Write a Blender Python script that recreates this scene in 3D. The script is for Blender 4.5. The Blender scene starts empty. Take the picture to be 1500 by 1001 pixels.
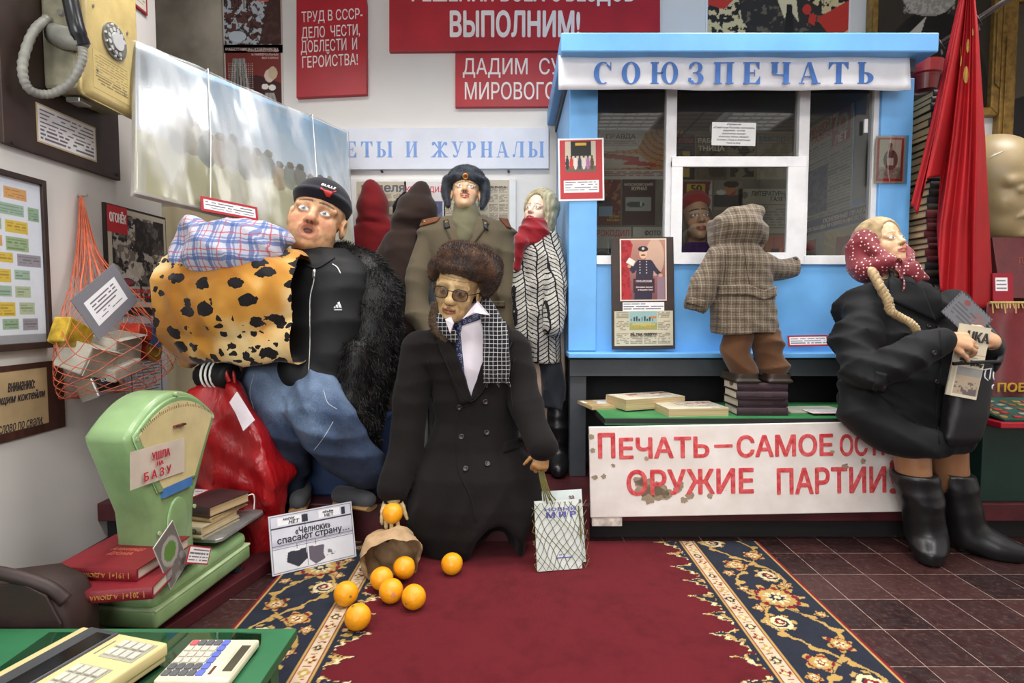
import bpy, bmesh, math, random
import numpy as np
from mathutils import Vector
from mathutils.geometry import delaunay_2d_cdt

# ---------------------------------------------------------------- camera, world, lights, exposure
SC = bpy.context.scene
COL = SC.collection
FPX, CY, HC, TILT = 850.0, 500.5, 0.90, math.radians(3.2)
_cd = bpy.data.cameras.new('camera'); CAM = bpy.data.objects.new('camera', _cd); COL.objects.link(CAM)
_cd.sensor_width = 36.0; _cd.lens = 36.0 * FPX / 1500.0; _cd.clip_start = 0.02
CAM.location = (0, 0, HC); CAM.rotation_euler = (math.radians(90) - TILT, 0, 0)
SC.camera = CAM
SC.view_settings.view_transform = 'Standard'; SC.view_settings.look = 'None'
SC.view_settings.gamma = 1.0; SC.view_settings.use_curve_mapping = False
SC.view_settings.exposure = 0.0
W = bpy.data.worlds.new('world'); SC.world = W; W.use_nodes = True
W.node_tree.nodes['Background'].inputs[0].default_value = (.95, .97, 1, 1)
W.node_tree.nodes['Background'].inputs[1].default_value = .02
CEIL = 2.75
LAMP_POWER = 19.0
LAMPS = [(x, y) for x in (-1.1, 0.0, 1.1, 2.3) for y in (-.5, .9, 2.2)]
for _i, (_x, _y) in enumerate(LAMPS):          # the light of the ceiling luminaires, right under their louvres
    _l = bpy.data.lights.new('luminaire_light', 'AREA'); _l.shape = 'SQUARE'; _l.size = .52; _l.spread = math.radians(142)
    _l.energy = LAMP_POWER * {2.2: .74, .9: .8, -.5: .4}[_y] * (.5 if _x < 0 and _y < 2 else 1); _l.color = (1, .975, .945)
    _o = bpy.data.objects.new('luminaire_light', _l); COL.objects.link(_o); _o.location = (_x, _y, CEIL - .07)
_l = bpy.data.lights.new('added_fill_light', 'AREA'); _l.shape = 'RECTANGLE'; _l.size = 3.0; _l.size_y = 1.35; _l.energy = 98; _l.color = (.96, .98, 1)  # fill light added behind the camera to brighten walls and figures
_o = bpy.data.objects.new('added_fill_light', _l); COL.objects.link(_o); _o.location = (-.9, -2.62, 1.75); _o.rotation_euler = (math.radians(90), 0, 0)
SC.cycles.use_denoising = True
SC.cycles.max_bounces = 8; SC.cycles.diffuse_bounces = 4; SC.cycles.transparent_max_bounces = 16
SC.cycles.caustics_reflective = False; SC.cycles.caustics_refractive = False

# ---------------------------------------------------------------- geometry of the view
_F = np.array([0, math.cos(TILT), -math.sin(TILT)]); _U = np.array([0, math.sin(TILT), math.cos(TILT)]); _R = np.array([1., 0, 0])
CP = np.array([0, 0, HC])
def ray(x, y):
    return _F + _R * (x - 750) / FPX + _U * (CY - y) / FPX
def P(x, y, Y):                                   # the point of the world seen at pixel x, y at depth Y
    d = ray(x, y); return CP + d * (Y / d[1])
def PX(x, y, X):
    d = ray(x, y); return CP + d * (X / d[0])
def PZ(x, y, Z):
    d = ray(x, y); return CP + d * ((Z - HC) / d[2])

rng = np.random.default_rng(7)
def V3(*a): return np.array(a, float)
def nrm(v):
    v = np.asarray(v, float); return v / max(1e-12, np.linalg.norm(v))

# ---------------------------------------------------------------- materials
def lin(c):
    c = np.asarray(c, float) / 255.0
    return np.where(c <= .04045, c / 12.92, ((c + .055) / 1.055) ** 2.4)
def rgba(c): return (*[float(v) for v in lin(c)], 1.0)
class NT:
    def __init__(s, name):
        s.m = bpy.data.materials.new(name); s.m.use_nodes = True
        s.t = s.m.node_tree; s.b = s.t.nodes['Principled BSDF']; s.out = s.t.nodes['Material Output']
    def n(s, typ, props=None, **ins):
        nd = s.t.nodes.new(typ)
        for k, v in (props or {}).items(): setattr(nd, k, v)
        for k, v in ins.items():
            key = int(k[1:]) if k[0] == 'i' and k[1:].isdigit() else k.replace('_', ' ')
            s.set(nd.inputs[key], v)
        return nd
    def set(s, sock, v):
        if isinstance(v, bpy.types.NodeSocket): s.t.links.new(v, sock)
        elif isinstance(v, bpy.types.Node): s.t.links.new(v.outputs[0], sock)
        else: sock.default_value = v
    def p(s, **ins):
        for k, v in ins.items(): s.set(s.b.inputs[k.replace('_', ' ')], v)
    def math(s, op, a, b=0.0, c=0.0):
        return s.n('ShaderNodeMath', {'operation': op}, i0=a, i1=b, i2=c).outputs[0]
    def mix(s, f, a, b, mode='MIX'):
        nd = s.n('ShaderNodeMix', {'data_type': 'RGBA', 'blend_type': mode})
        s.set(nd.inputs[0], f); s.set(nd.inputs[6], a); s.set(nd.inputs[7], b); return nd.outputs[2]
    def ramp(s, f, stops, interp='LINEAR'):
        nd = s.n('ShaderNodeValToRGB'); cr = nd.color_ramp; cr.interpolation = interp
        while len(cr.elements) < len(stops): cr.elements.new(.5)
        for e, (pos, c) in zip(cr.elements, stops):
            e.position = pos; e.color = c if len(c) == 4 else rgba(c)
        s.set(nd.inputs[0], f); return nd.outputs[0]
    def obj(s): return s.n('ShaderNodeTexCoord').outputs['Object']
    def noise(s, scale, detail=3.0, vec=None, rough=.55, dist=0.0):
        nd = s.n('ShaderNodeTexNoise', Scale=scale, Detail=detail, Roughness=rough, Distortion=dist)
        s.set(nd.inputs['Vector'], vec if vec is not None else s.obj()); return nd.outputs['Fac']
    def bump(s, h, strength=.3, dist=.002):
        nd = s.n('ShaderNodeBump', Strength=strength, Distance=dist, Height=h); s.set(s.b.inputs['Normal'], nd.outputs[0])
_MC = {}
def M(name, rgb, rough=.6, var=.12, vs=14.0, bump=0.0, bs=60.0, metal=0.0, sheen=0.0, spec=.5, coat=0.0, sub=0.0):
    """a plain surface: its colour, worn a little by noise, with optional fine relief"""
    if name in _MC: return _MC[name]
    k = NT(name); c = np.asarray(rgb, float)
    f = k.noise(vs, 5.0)
    k.p(Base_Color=k.ramp(f, [(.3, rgba(np.clip(c * (1 - var), 0, 255))), (.7, rgba(np.clip(c * (1 + var * .6), 0, 255)))]),
        Roughness=rough, Metallic=metal, Sheen_Weight=sheen, Specular_IOR_Level=spec, Coat_Weight=coat)
    if sheen: k.p(Sheen_Roughness=.5)
    if sub: k.p(Subsurface_Weight=sub, Subsurface_Scale=.01)
    if bump: k.bump(k.noise(bs, 4.0), bump)
    _MC[name] = k.m; return k.m
def MA(name='printed surface', rough=.6, bump=0.0, bs=80.0, spec=.4, sheen=0.0, attr='Col', coat=0.0, var=.06):
    """colours printed, woven or painted point by point on the surface"""
    if name in _MC: return _MC[name]
    k = NT(name); a = k.n('ShaderNodeVertexColor', {'layer_name': attr})
    nz = k.noise(40.0, 4.0)
    v = k.ramp(nz, [(.3, (1 - var, 1 - var, 1 - var, 1)), (.7, (1, 1, 1, 1))])
    k.p(Base_Color=k.mix(1.0, a.outputs[0], v, 'MULTIPLY'), Roughness=rough, Specular_IOR_Level=spec, Sheen_Weight=sheen, Coat_Weight=coat)
    if bump: k.bump(k.noise(bs, 4.0), bump)
    _MC[name] = k.m; return k.m

# ---------------------------------------------------------------- objects
ORG = {}
def org(o): return ORG.get(o.name, np.zeros(3))
def props(o, label, cat, group=None, kind=None):
    o['label'] = label; o['category'] = cat
    if group: o['group'] = group
    if kind: o['kind'] = kind
    return o
def thing(name, label, cat, loc, group=None):
    o = bpy.data.objects.new(name, None); o.empty_display_size = .05; COL.objects.link(o)
    o.location = tuple(float(v) for v in loc); ORG[o.name] = np.asarray(loc, float)
    return props(o, label, cat, group)
def mk(name, VF, mat, parent=None, smooth=False, col=None, uv=None, origin=None, mats=None, mi=None, label=None):
    """link ONE mesh object from world-space vertices and faces"""
    Vv, Ff = VF
    Vv = np.asarray(Vv, float)
    o0 = org(parent) if parent is not None else (np.asarray(origin, float) if origin is not None else np.array([*Vv[:, :2].mean(0), Vv[:, 2].min()]))
    me = bpy.data.meshes.new(name)
    lens = [len(f) for f in Ff] if not isinstance(Ff, np.ndarray) else [Ff.shape[1]] * len(Ff)
    flat = np.concatenate([np.asarray(f).ravel() for f in Ff]).astype(np.int32) if not isinstance(Ff, np.ndarray) else Ff.ravel().astype(np.int32)
    me.vertices.add(len(Vv)); me.vertices.foreach_set('co', (Vv - o0).astype(np.float32).ravel())
    me.loops.add(len(flat)); me.loops.foreach_set('vertex_index', flat)
    st = np.concatenate([[0], np.cumsum(lens)[:-1]]).astype(np.int32)
    me.polygons.add(len(lens)); me.polygons.foreach_set('loop_start', st)
    me.polygons.foreach_set('loop_total', np.asarray(lens, np.int32))
    for m_ in (mats or [mat]): me.materials.append(m_)
    if mi is not None: me.polygons.foreach_set('material_index', np.asarray(mi, np.int32))
    me.polygons.foreach_set('use_smooth', np.full(len(lens), bool(smooth)))
    me.update(calc_edges=True); me.validate()
    if col is not None and len(col) in (0, len(me.vertices)):
        col = col if len(col) else np.full((len(me.vertices), 3), 150.0)
        a = me.color_attributes.new('Col', 'FLOAT_COLOR', 'POINT')
        c4 = np.ones((len(col), 4), np.float32); c4[:, :3] = lin(col); a.data.foreach_set('color', c4.ravel())
    if uv is not None and len(uv) == len(me.vertices):
        a = me.attributes.new('puv', 'FLOAT_VECTOR', 'POINT'); a.data.foreach_set('vector', np.asarray(uv, np.float32).ravel())
    o = bpy.data.objects.new(name, me); COL.objects.link(o)
    if parent is not None: o.parent = parent
    else: o.location = tuple(float(v) for v in o0)
    ORG[o.name] = o0
    if label: o['label'] = label
    return o
def join(*parts):
    VV, FF, n = [], [], 0
    for (v, f) in parts:
        v = np.asarray(v, float); VV.append(v)
        FF += [tuple(int(i) + n for i in q) for q in f]; n += len(v)
    return np.concatenate(VV), FF
class Fr:
    """a local frame: origin o and axes ux, uy, uz; local points become world points"""
    def __init__(s, o, ux=(1, 0, 0), uy=(0, 1, 0), uz=None):
        s.o = np.asarray(o, float); ux = nrm(ux); uy = np.asarray(uy, float); uy = nrm(uy - ux * uy.dot(ux))
        s.R = np.stack([ux, uy, np.cross(ux, uy)])
    def __call__(s, v): return np.asarray(v, float) @ s.R + s.o
    def vf(s, VF): return s(VF[0]), VF[1]
    def loc(s, p): return (np.asarray(p, float) - s.o) @ s.R.T
    def at(s, x, y, z=0): return Fr(s((x, y, z)), s.R[0], s.R[1])
    def rot(s, deg):
        c, q = math.cos(math.radians(deg)), math.sin(math.radians(deg))
        return Fr(s.o, s.R[0] * c + s.R[1] * q, s.R[1] * c - s.R[0] * q)
def rotz(o, deg, tilt=0):
    c, s = math.cos(math.radians(deg)), math.sin(math.radians(deg)); return Fr(o, (c, s, 0), (-s, c, 0))
def wallfr(o): return Fr(o, (1, 0, 0), (0, 0, 1))           # x right, y up, z toward the camera (-Y)
def leftfr(o): return Fr(o, (0, 1, 0), (0, 0, 1))           # on the left wall: x deeper, y up, z to +X

def box(x0, x1, y0, y1, z0, z1, bev=0.0, seg=2):
    v = [(x0, y0, z0), (x1, y0, z0), (x1, y1, z0), (x0, y1, z0), (x0, y0, z1), (x1, y0, z1), (x1, y1, z1), (x0, y1, z1)]
    f = [(0, 3, 2, 1), (4, 5, 6, 7), (0, 1, 5, 4), (1, 2, 6, 5), (2, 3, 7, 6), (3, 0, 4, 7)]
    if not bev: return np.array(v, float), f
    bm = bmesh.new(); bv = [bm.verts.new(p) for p in v]
    for q in f: bm.faces.new([bv[i] for i in q])
    bmesh.ops.bevel(bm, geom=bm.edges[:], offset=bev, segments=seg, profile=.5, affect='EDGES', clamp_overlap=True)
    bm.verts.index_update()
    r = np.array([w.co[:] for w in bm.verts]), [tuple(w.index for w in q.verts) for q in bm.faces]
    bm.free(); return r
def prism(pts, z0, z1, bev=0.0):
    n = len(pts); v = [(*p, z0) for p in pts] + [(*p, z1) for p in pts]
    f = [tuple(range(n - 1, -1, -1)), tuple(range(n, 2 * n))] + [(i, (i + 1) % n, n + (i + 1) % n, n + i) for i in range(n)]
    if not bev: return np.array(v, float), f
    bm = bmesh.new(); bv = [bm.verts.new(p) for p in v]
    for q in f: bm.faces.new([bv[i] for i in q])
    bmesh.ops.recalc_face_normals(bm, faces=bm.faces[:])
    cap = [e for e in bm.edges if abs(e.verts[0].co.z - e.verts[1].co.z) < 1e-6]
    bmesh.ops.bevel(bm, geom=cap, offset=bev, segments=3, profile=.5, affect='EDGES', clamp_overlap=True)
    bm.verts.index_update()
    r = np.array([w.co[:] for w in bm.verts]), [tuple(w.index for w in q.verts) for q in bm.faces]
    bm.free(); return r
def crom(pts, n):
    """a smooth path through the points, n samples per span"""
    p = np.asarray(pts, float); p = np.vstack([2 * p[0] - p[1], p, 2 * p[-1] - p[-2]]); out = []
    for i in range(1, len(p) - 2):
        for t in np.linspace(0, 1, n, endpoint=False):
            out.append(.5 * (2 * p[i] + (p[i + 1] - p[i - 1]) * t + (2 * p[i - 1] - 5 * p[i] + 4 * p[i + 1] - p[i + 2]) * t * t + (3 * p[i] - p[i - 1] - 3 * p[i + 1] + p[i + 2]) * t ** 3))
    out.append(p[-2]); return np.array(out)
def tube(pts, r, seg=8, closed=False, flat=None):
    """a tube along the points; r a number or one per point; flat=(axis, k) thins it along an axis"""
    p = np.asarray(pts, float); n = len(p); r = np.broadcast_to(np.asarray(r, float), (n,))
    t = np.gradient(p, axis=0)
    if closed: t = np.roll(p, -1, 0) - np.roll(p, 1, 0)
    t /= np.maximum(1e-9, np.linalg.norm(t, axis=1))[:, None]
    a = np.cross(t[0], (0, 0, 1.)); a = np.cross(t[0], (0, 1., 0)) if np.linalg.norm(a) < 1e-3 else a
    a = nrm(a); VV = []
    for i in range(n):
        a = a - t[i] * a.dot(t[i]); a = nrm(a); b = np.cross(t[i], a)
        an = np.arange(seg) * 2 * math.pi / seg
        ring = r[i] * (np.cos(an)[:, None] * a + np.sin(an)[:, None] * b)
        if flat is not None:
            ax = nrm(flat[0]); ring = ring - np.outer(ring @ ax, ax) * (1 - flat[1])
        VV.append(p[i] + ring)
    FF = []
    for i in range(n if closed else n - 1):
        j = (i + 1) % n
        for s in range(seg):
            q = (s + 1) % seg; FF.append((i * seg + s, i * seg + q, j * seg + q, j * seg + s))
    if not closed: FF += [tuple(range(seg - 1, -1, -1)), tuple((n - 1) * seg + s for s in range(seg))]
    return np.concatenate(VV), FF
def lathe(prof, seg=28, c=(0, 0, 0)):
    n = len(prof); VV = []; FF = []
    for (r, z) in prof:
        an = np.arange(seg) * 2 * math.pi / seg
        VV.append(np.stack([c[0] + r * np.cos(an), c[1] + r * np.sin(an), np.full(seg, c[2] + z)], 1))
    for i in range(n - 1):
        for s in range(seg):
            q = (s + 1) % seg; FF.append((i * seg + s, i * seg + q, (i + 1) * seg + q, (i + 1) * seg + s))
    FF += [tuple(range(seg - 1, -1, -1)), tuple((n - 1) * seg + s for s in range(seg))]
    return np.concatenate(VV), FF
def disc(cx, cy, r, z0, z1, seg=20): return prism([(cx + r * math.cos(a), cy + r * math.sin(a)) for a in np.arange(seg) * 2 * math.pi / seg], z0, z1)
def gridmesh(fn, nu, nv, thick=0.0):
    """a surface fn(u, v) over the unit square, given thickness along its normals"""
    u, v = np.meshgrid(np.linspace(0, 1, nu), np.linspace(0, 1, nv), indexing='ij')
    p = fn(u.ravel(), v.ravel()).reshape(nu, nv, 3)
    idx = np.arange(nu * nv).reshape(nu, nv)
    q = np.stack([idx[:-1, :-1], idx[1:, :-1], idx[1:, 1:], idx[:-1, 1:]], -1).reshape(-1, 4)
    if not thick: return p.reshape(-1, 3), q
    du = np.gradient(p, axis=0); dv = np.gradient(p, axis=1); nn = np.cross(du, dv); nn /= np.maximum(1e-9, np.linalg.norm(nn, axis=2))[..., None]
    a = (p + nn * thick / 2).reshape(-1, 3); b = (p - nn * thick / 2).reshape(-1, 3); m = nu * nv
    F = [tuple(r) for r in q] + [tuple(r[::-1] + m) for r in q]
    edge = list(idx[:, 0]) + list(idx[-1, 1:]) + list(idx[::-1, -1][1:]) + list(idx[0, ::-1][1:-1])
    for i in range(len(edge)):
        e, g = edge[i], edge[(i + 1) % len(edge)]; F.append((e, e + m, g + m, g))
    return np.vstack([a, b]), F

# ---------------------------------------------------------------- lettering
_TX = {}
def glyphs(s, bold=0.0, sp=1.0, shear=0.0):
    if bold > 0:
        v, f = glyphs(s, 0.0, sp, shear)
        if not len(v): return v, f
        parts = [(v * (1, 1, 1 + .09 * i) + np.array([math.cos(a) * bold, math.sin(a) * bold * .8, 0]), f) for i, a in enumerate(np.arange(8) * math.pi / 4)] + [(v * (1, 1, 1.8), f)]
        v, f = join(*parts); v[:, :2] -= v[:, :2].min(0); return v, f
    key = (s, bold, sp, shear)
    if key in _TX: return _TX[key]
    cu = bpy.data.curves.new('lettering', 'FONT'); cu.body = s; cu.size = 1; cu.resolution_u = 3; cu.space_character = sp
    cu.fill_mode = 'NONE'; cu.shear = shear
    o = bpy.data.objects.new('lettering', cu); COL.objects.link(o)
    me = bpy.data.meshes.new_from_object(o.evaluated_get(bpy.context.evaluated_depsgraph_get()))
    p = [w.co[:2] for w in me.vertices]; nb = {}
    for e in me.edges:
        i, j = e.vertices; nb.setdefault(i, []).append(j); nb.setdefault(j, []).append(i)
    bpy.data.objects.remove(o); bpy.data.curves.remove(cu); bpy.data.meshes.remove(me)
    seen, loops = set(), []
    for st in range(len(p)):                       # the outlines, one closed loop after another
        if st in seen or st not in nb: continue
        lp, c = [], st
        while c is not None: seen.add(c); lp.append(c); c = next((k for k in nb[c] if k not in seen), None)
        if len(lp) > 2: loops.append(np.array([p[k] for k in (lp if lp[1] == st + 1 else [st] + lp[:0:-1])]))
    v, f = [], []
    if loops:
        A = np.concatenate(loops); nx_ = np.concatenate([np.roll(np.arange(len(q)), -1) + sum(len(w) for w in loops[:i]) for i, q in enumerate(loops)])
        cv, _, cf, *_ = delaunay_2d_cdt([Vector(c) for c in A], [(i, int(j)) for i, j in enumerate(nx_)], [], 0, 1e-6)
        cv = np.array([c[:] for c in cv]); tri = np.array([t for t in cf if len(t) == 3]); g = cv[tri].mean(1); B = A[nx_]; wn = np.zeros(len(g), int)
        for p0, p1 in zip(A, B):                   # the outline's winding number around each triangle
            sd = (p1[0] - p0[0]) * (g[:, 1] - p0[1]) - (g[:, 0] - p0[0]) * (p1[1] - p0[1])
            wn += ((p0[1] <= g[:, 1]) & (p1[1] > g[:, 1]) & (sd > 0)).astype(int) - ((p0[1] > g[:, 1]) & (p1[1] <= g[:, 1]) & (sd < 0))
        tri = tri[wn != 0]; e1, e2 = cv[tri[:, 1]] - cv[tri[:, 0]], cv[tri[:, 2]] - cv[tri[:, 0]]; fl = e1[:, 0] * e2[:, 1] - e1[:, 1] * e2[:, 0] < 0; tri[fl] = tri[fl][:, ::-1]
        m = len(cv); v = [(*c, 1) for c in cv] + [(*c, 0) for c in cv]; f = [tuple(int(i) for i in t) for t in tri]; es = {(t[i], t[(i + 1) % 3]) for t in f for i in range(3)}
        f += [(i, i + m, j + m, j) for i, j in es if (j, i) not in es]
    v = np.array(v, float).reshape(-1, 3)
    if len(v): v[:, :2] -= v[:, :2].min(0)
    _TX[key] = (v, f); return v, f
def write(s, bx, t=.0008, bold=.0, sp=1.0, shear=0.0, fit='both', align='l', quad=None):
    """lettering fitted into the box (x0, y0, x1, y1) of a local frame, standing t above z=0; quad bends it into four corners"""
    v, f = glyphs(s, bold, sp, shear)
    x0, y0, x1, y1 = bx; w, h = v[:, 0].max(), v[:, 1].max()
    sx, sy = (x1 - x0) / w, (y1 - y0) / h
    if fit == 'h': sx = min(sx, sy)
    ox = x0 if align == 'l' else (x0 + ((x1 - x0) - w * sx) / 2 if align == 'c' else x1 - w * sx)
    out = np.stack([ox + v[:, 0] * sx, y0 + v[:, 1] * sy, v[:, 2] * t], 1)
    return out, f
def lines(rows, x0, y1, w, lh, t=.0006, bold=0.0, align='l', gap=.35, fit='h'):
    return join(*[write(r, (x0, y1 - (i + 1) * lh + lh * gap, x0 + w, y1 - i * lh), t, bold, fit=fit, align=align) for i, r in enumerate(rows) if r])
# a bold old-style alphabet with hairlines and slab serifs: strokes in a cell 0..1 high
def _rc(x0, y0, x1, y1): return [(x0, y0), (x1, y0), (x1, y1), (x0, y1)]
def _bowl(cx, cy, rx, ry, tx, ty, a0, a1, n=14):
    o = [(cx + rx * math.cos(a), cy + ry * math.sin(a)) for a in np.radians(np.linspace(a0, a1, n))]
    i = [(cx + (rx - tx) * math.cos(a), cy + (ry - ty) * math.sin(a)) for a in np.radians(np.linspace(a0, a1, n))]
    return [[o[k], o[k + 1], i[k + 1], i[k]] for k in range(n - 1)]
def serif(ch, th=.23, hl=.05):
    """-> list of polygons, advance width"""
    def stem(x): return [_rc(x, 0, x + th, 1), _rc(x - .07, 0, x + th + .07, hl), _rc(x - .07, 1 - hl, x + th + .07, 1)]
    g = []
    if ch in 'СO' or ch == 'О' or ch == 'С':
        if ch == 'С': g = _bowl(.42, .5, .42, .52, th, hl, 62, 298, 20) + [_rc(.74, .62, .78, 1.0), [(.60, .93), (.76, .78), (.76, .66), (.56, .86)]]; return g, .95
        return _bowl(.42, .5, .42, .52, th, hl, 0, 360, 30), 1.0
    if ch == 'Ю': return stem(.07) + [_rc(.2, .47, .55, .53)] + _bowl(.86, .5, .38, .52, th * .9, hl, 0, 360, 28), 1.4
    if ch == 'З': return _bowl(.33, .76, .30, .26, th * .8, hl, -100, 155, 16) + _bowl(.33, .26, .36, .28, th, hl, -155, 95, 16) + [_rc(.2, .48, .4, .53)] + [_rc(.0, .12, .13, .28)] + [_rc(.03, .72, .14, .86)], .84
    if ch == 'П': return stem(.07) + stem(.6) + [_rc(.07, 1 - hl, .8, 1)], 1.02
    if ch == 'Е': return stem(.07) + [_rc(.07, 1 - hl, .72, 1), _rc(.07, 0, .76, hl), _rc(.2, .48, .52, .53), _rc(.69, .68, .73, 1), _rc(.73, 0, .77, .34), _rc(.50, .36, .54, .65), [(.55, .96), (.7, .96), (.7, .7)], [(.55, .04), (.74, .04), (.74, .32)]], .95
    if ch == 'Ч': return stem(.58) + [_rc(.06, .5, .06 + th, 1), _rc(-.01, 1 - hl, .34, 1)] + _bowl(.40, .56, .34, .18, .12, .06, 180, 300, 8) + [_rc(.4, .38, .6, .44)], .98
    if ch == 'А': return [[(.42, 1), (.36, 1), (.06, 0), (.12, 0)], [(.36, 1), (.52, 1), (.86, 0), (.63, 0)], _rc(.18, .3, .62, .36), _rc(-.02, 0, .24, hl), _rc(.54, 0, .96, hl)], 1.02
    if ch == 'Т': return stem(.34) + [_rc(.0, 1 - hl, .88, 1), _rc(.0, .68, .04, 1), _rc(.84, .68, .88, 1), [(.04, .96), (.2, .96), (.04, .72)], [(.84, .96), (.68, .96), (.84, .72)]], 1.0
    if ch == 'Ь': return stem(.07) + _bowl(.34, .27, .38, .27, th, hl, -90, 90, 14) + [_rc(.2, .49, .36, .54), _rc(.2, 0, .36, hl)], .84
    if ch == 'Ы': a, w = serif('Ь', th, hl); b = stem(.92); return a + b, 1.3
    if ch == 'И': return stem(.07) + stem(.62) + [[(.24, .16), (.30, .16), (.66, .86), (.6, .86)]], 1.05
    if ch == 'Ж': return stem(.52) + [[(.54, .5), (.6, .55), (.26, .98), (.1, .98)], [(.6, .45), (.54, .5), (.04, .04), (.28, .04)], [(.66, .55), (.72, .5), (1.14, .98), (.98, .98)], [(.72, .5), (.66, .45), (.96, .04), (1.2, .04)], _rc(-.04, 0, .32, hl), _rc(.92, 0, 1.28, hl)] + _bowl(.12, .86, .1, .12, .1, .12, 0, 360, 10) + _bowl(1.12, .86, .1, .12, .1, .12, 0, 360, 10), 1.36
    if ch == 'У': return [[(.06, 1), (.28, 1), (.52, .3), (.4, .26)], [(.72, 1), (.78, 1), (.42, .0), (.34, .04)], _rc(-.02, 1 - hl, .36, 1), _rc(.6, 1 - hl, .9, 1)] + _bowl(.24, .12, .14, .14, .12, .1, 150, 360, 10), .98
    if ch == 'Р': return stem(.07) + _bowl(.34, .72, .36, .28, th * .95, hl, -90, 90, 14) + [_rc(.2, .44, .36, .49), _rc(.2, 1 - hl, .36, 1)], .86
    if ch == 'Н': return stem(.07) + stem(.62) + [_rc(.2, .47, .7, .53)], 1.05
    if ch == 'Л': return stem(.6) + [[(.36, 1), (.3, 1), (.14, .1), (.2, .1)], _rc(.3, 1 - hl, .7, 1)] + _bowl(.1, .1, .1, .1, .1, .1, 0, 360, 10), 1.02
    if ch == 'Г': return stem(.07) + [_rc(.07, 1 - hl, .7, 1), _rc(.66, .66, .7, 1), [(.5, .96), (.66, .96), (.66, .7)]], .84
    return [], .55
def serif_line(s, bx, t=.001, sp=.16):
    polys, x = [], 0.0
    for c in s:
        g, w = serif(c); polys += [[(px_ + x, py_) for (px_, py_) in q] for q in g]; x += w + sp
    al = np.concatenate([np.array(q) for q in polys]); mn, mx = al.min(0), al.max(0)
    x0, y0, x1, y1 = bx; out = []
    for i, q in enumerate(polys):
        q = (np.array(q) - mn) / (mx - mn) * (x1 - x0, y1 - y0) + (x0, y0)
        ar = sum(q[k][0] * q[(k + 1) % len(q)][1] - q[(k + 1) % len(q)][0] * q[k][1] for k in range(len(q)))
        if ar < 0: q = q[::-1]
        out.append(prism([tuple(p) for p in q], 0, t + (i % 7) * .00003))
    return join(*out)

# ---------------------------------------------------------------- printed pictures
def vnoise(x, y, seed=0):
    """smooth value noise on arrays"""
    xi, yi = np.floor(x).astype(np.int64), np.floor(y).astype(np.int64); fx, fy = x - xi, y - yi
    fx = fx * fx * (3 - 2 * fx); fy = fy * fy * (3 - 2 * fy)
    def h(a, b):
        n = (a * 374761393 + b * 668265263 + seed * 974711) & 0xffffffff; n = ((n ^ (n >> 13)) * 1274126177) & 0xffffffff
        return ((n ^ (n >> 16)) & 0xffff) / 65535.0
    return (h(xi, yi) * (1 - fx) + h(xi + 1, yi) * fx) * (1 - fy) + (h(xi, yi + 1) * (1 - fx) + h(xi + 1, yi + 1) * fx) * fy
def fbm(x, y, seed=0, o=4):
    r = 0; a = .5
    for i in range(o): r = r + a * vnoise(x * 2 ** i, y * 2 ** i, seed + i * 17); a *= .5
    return r / (1 - .5 ** o)
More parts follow.
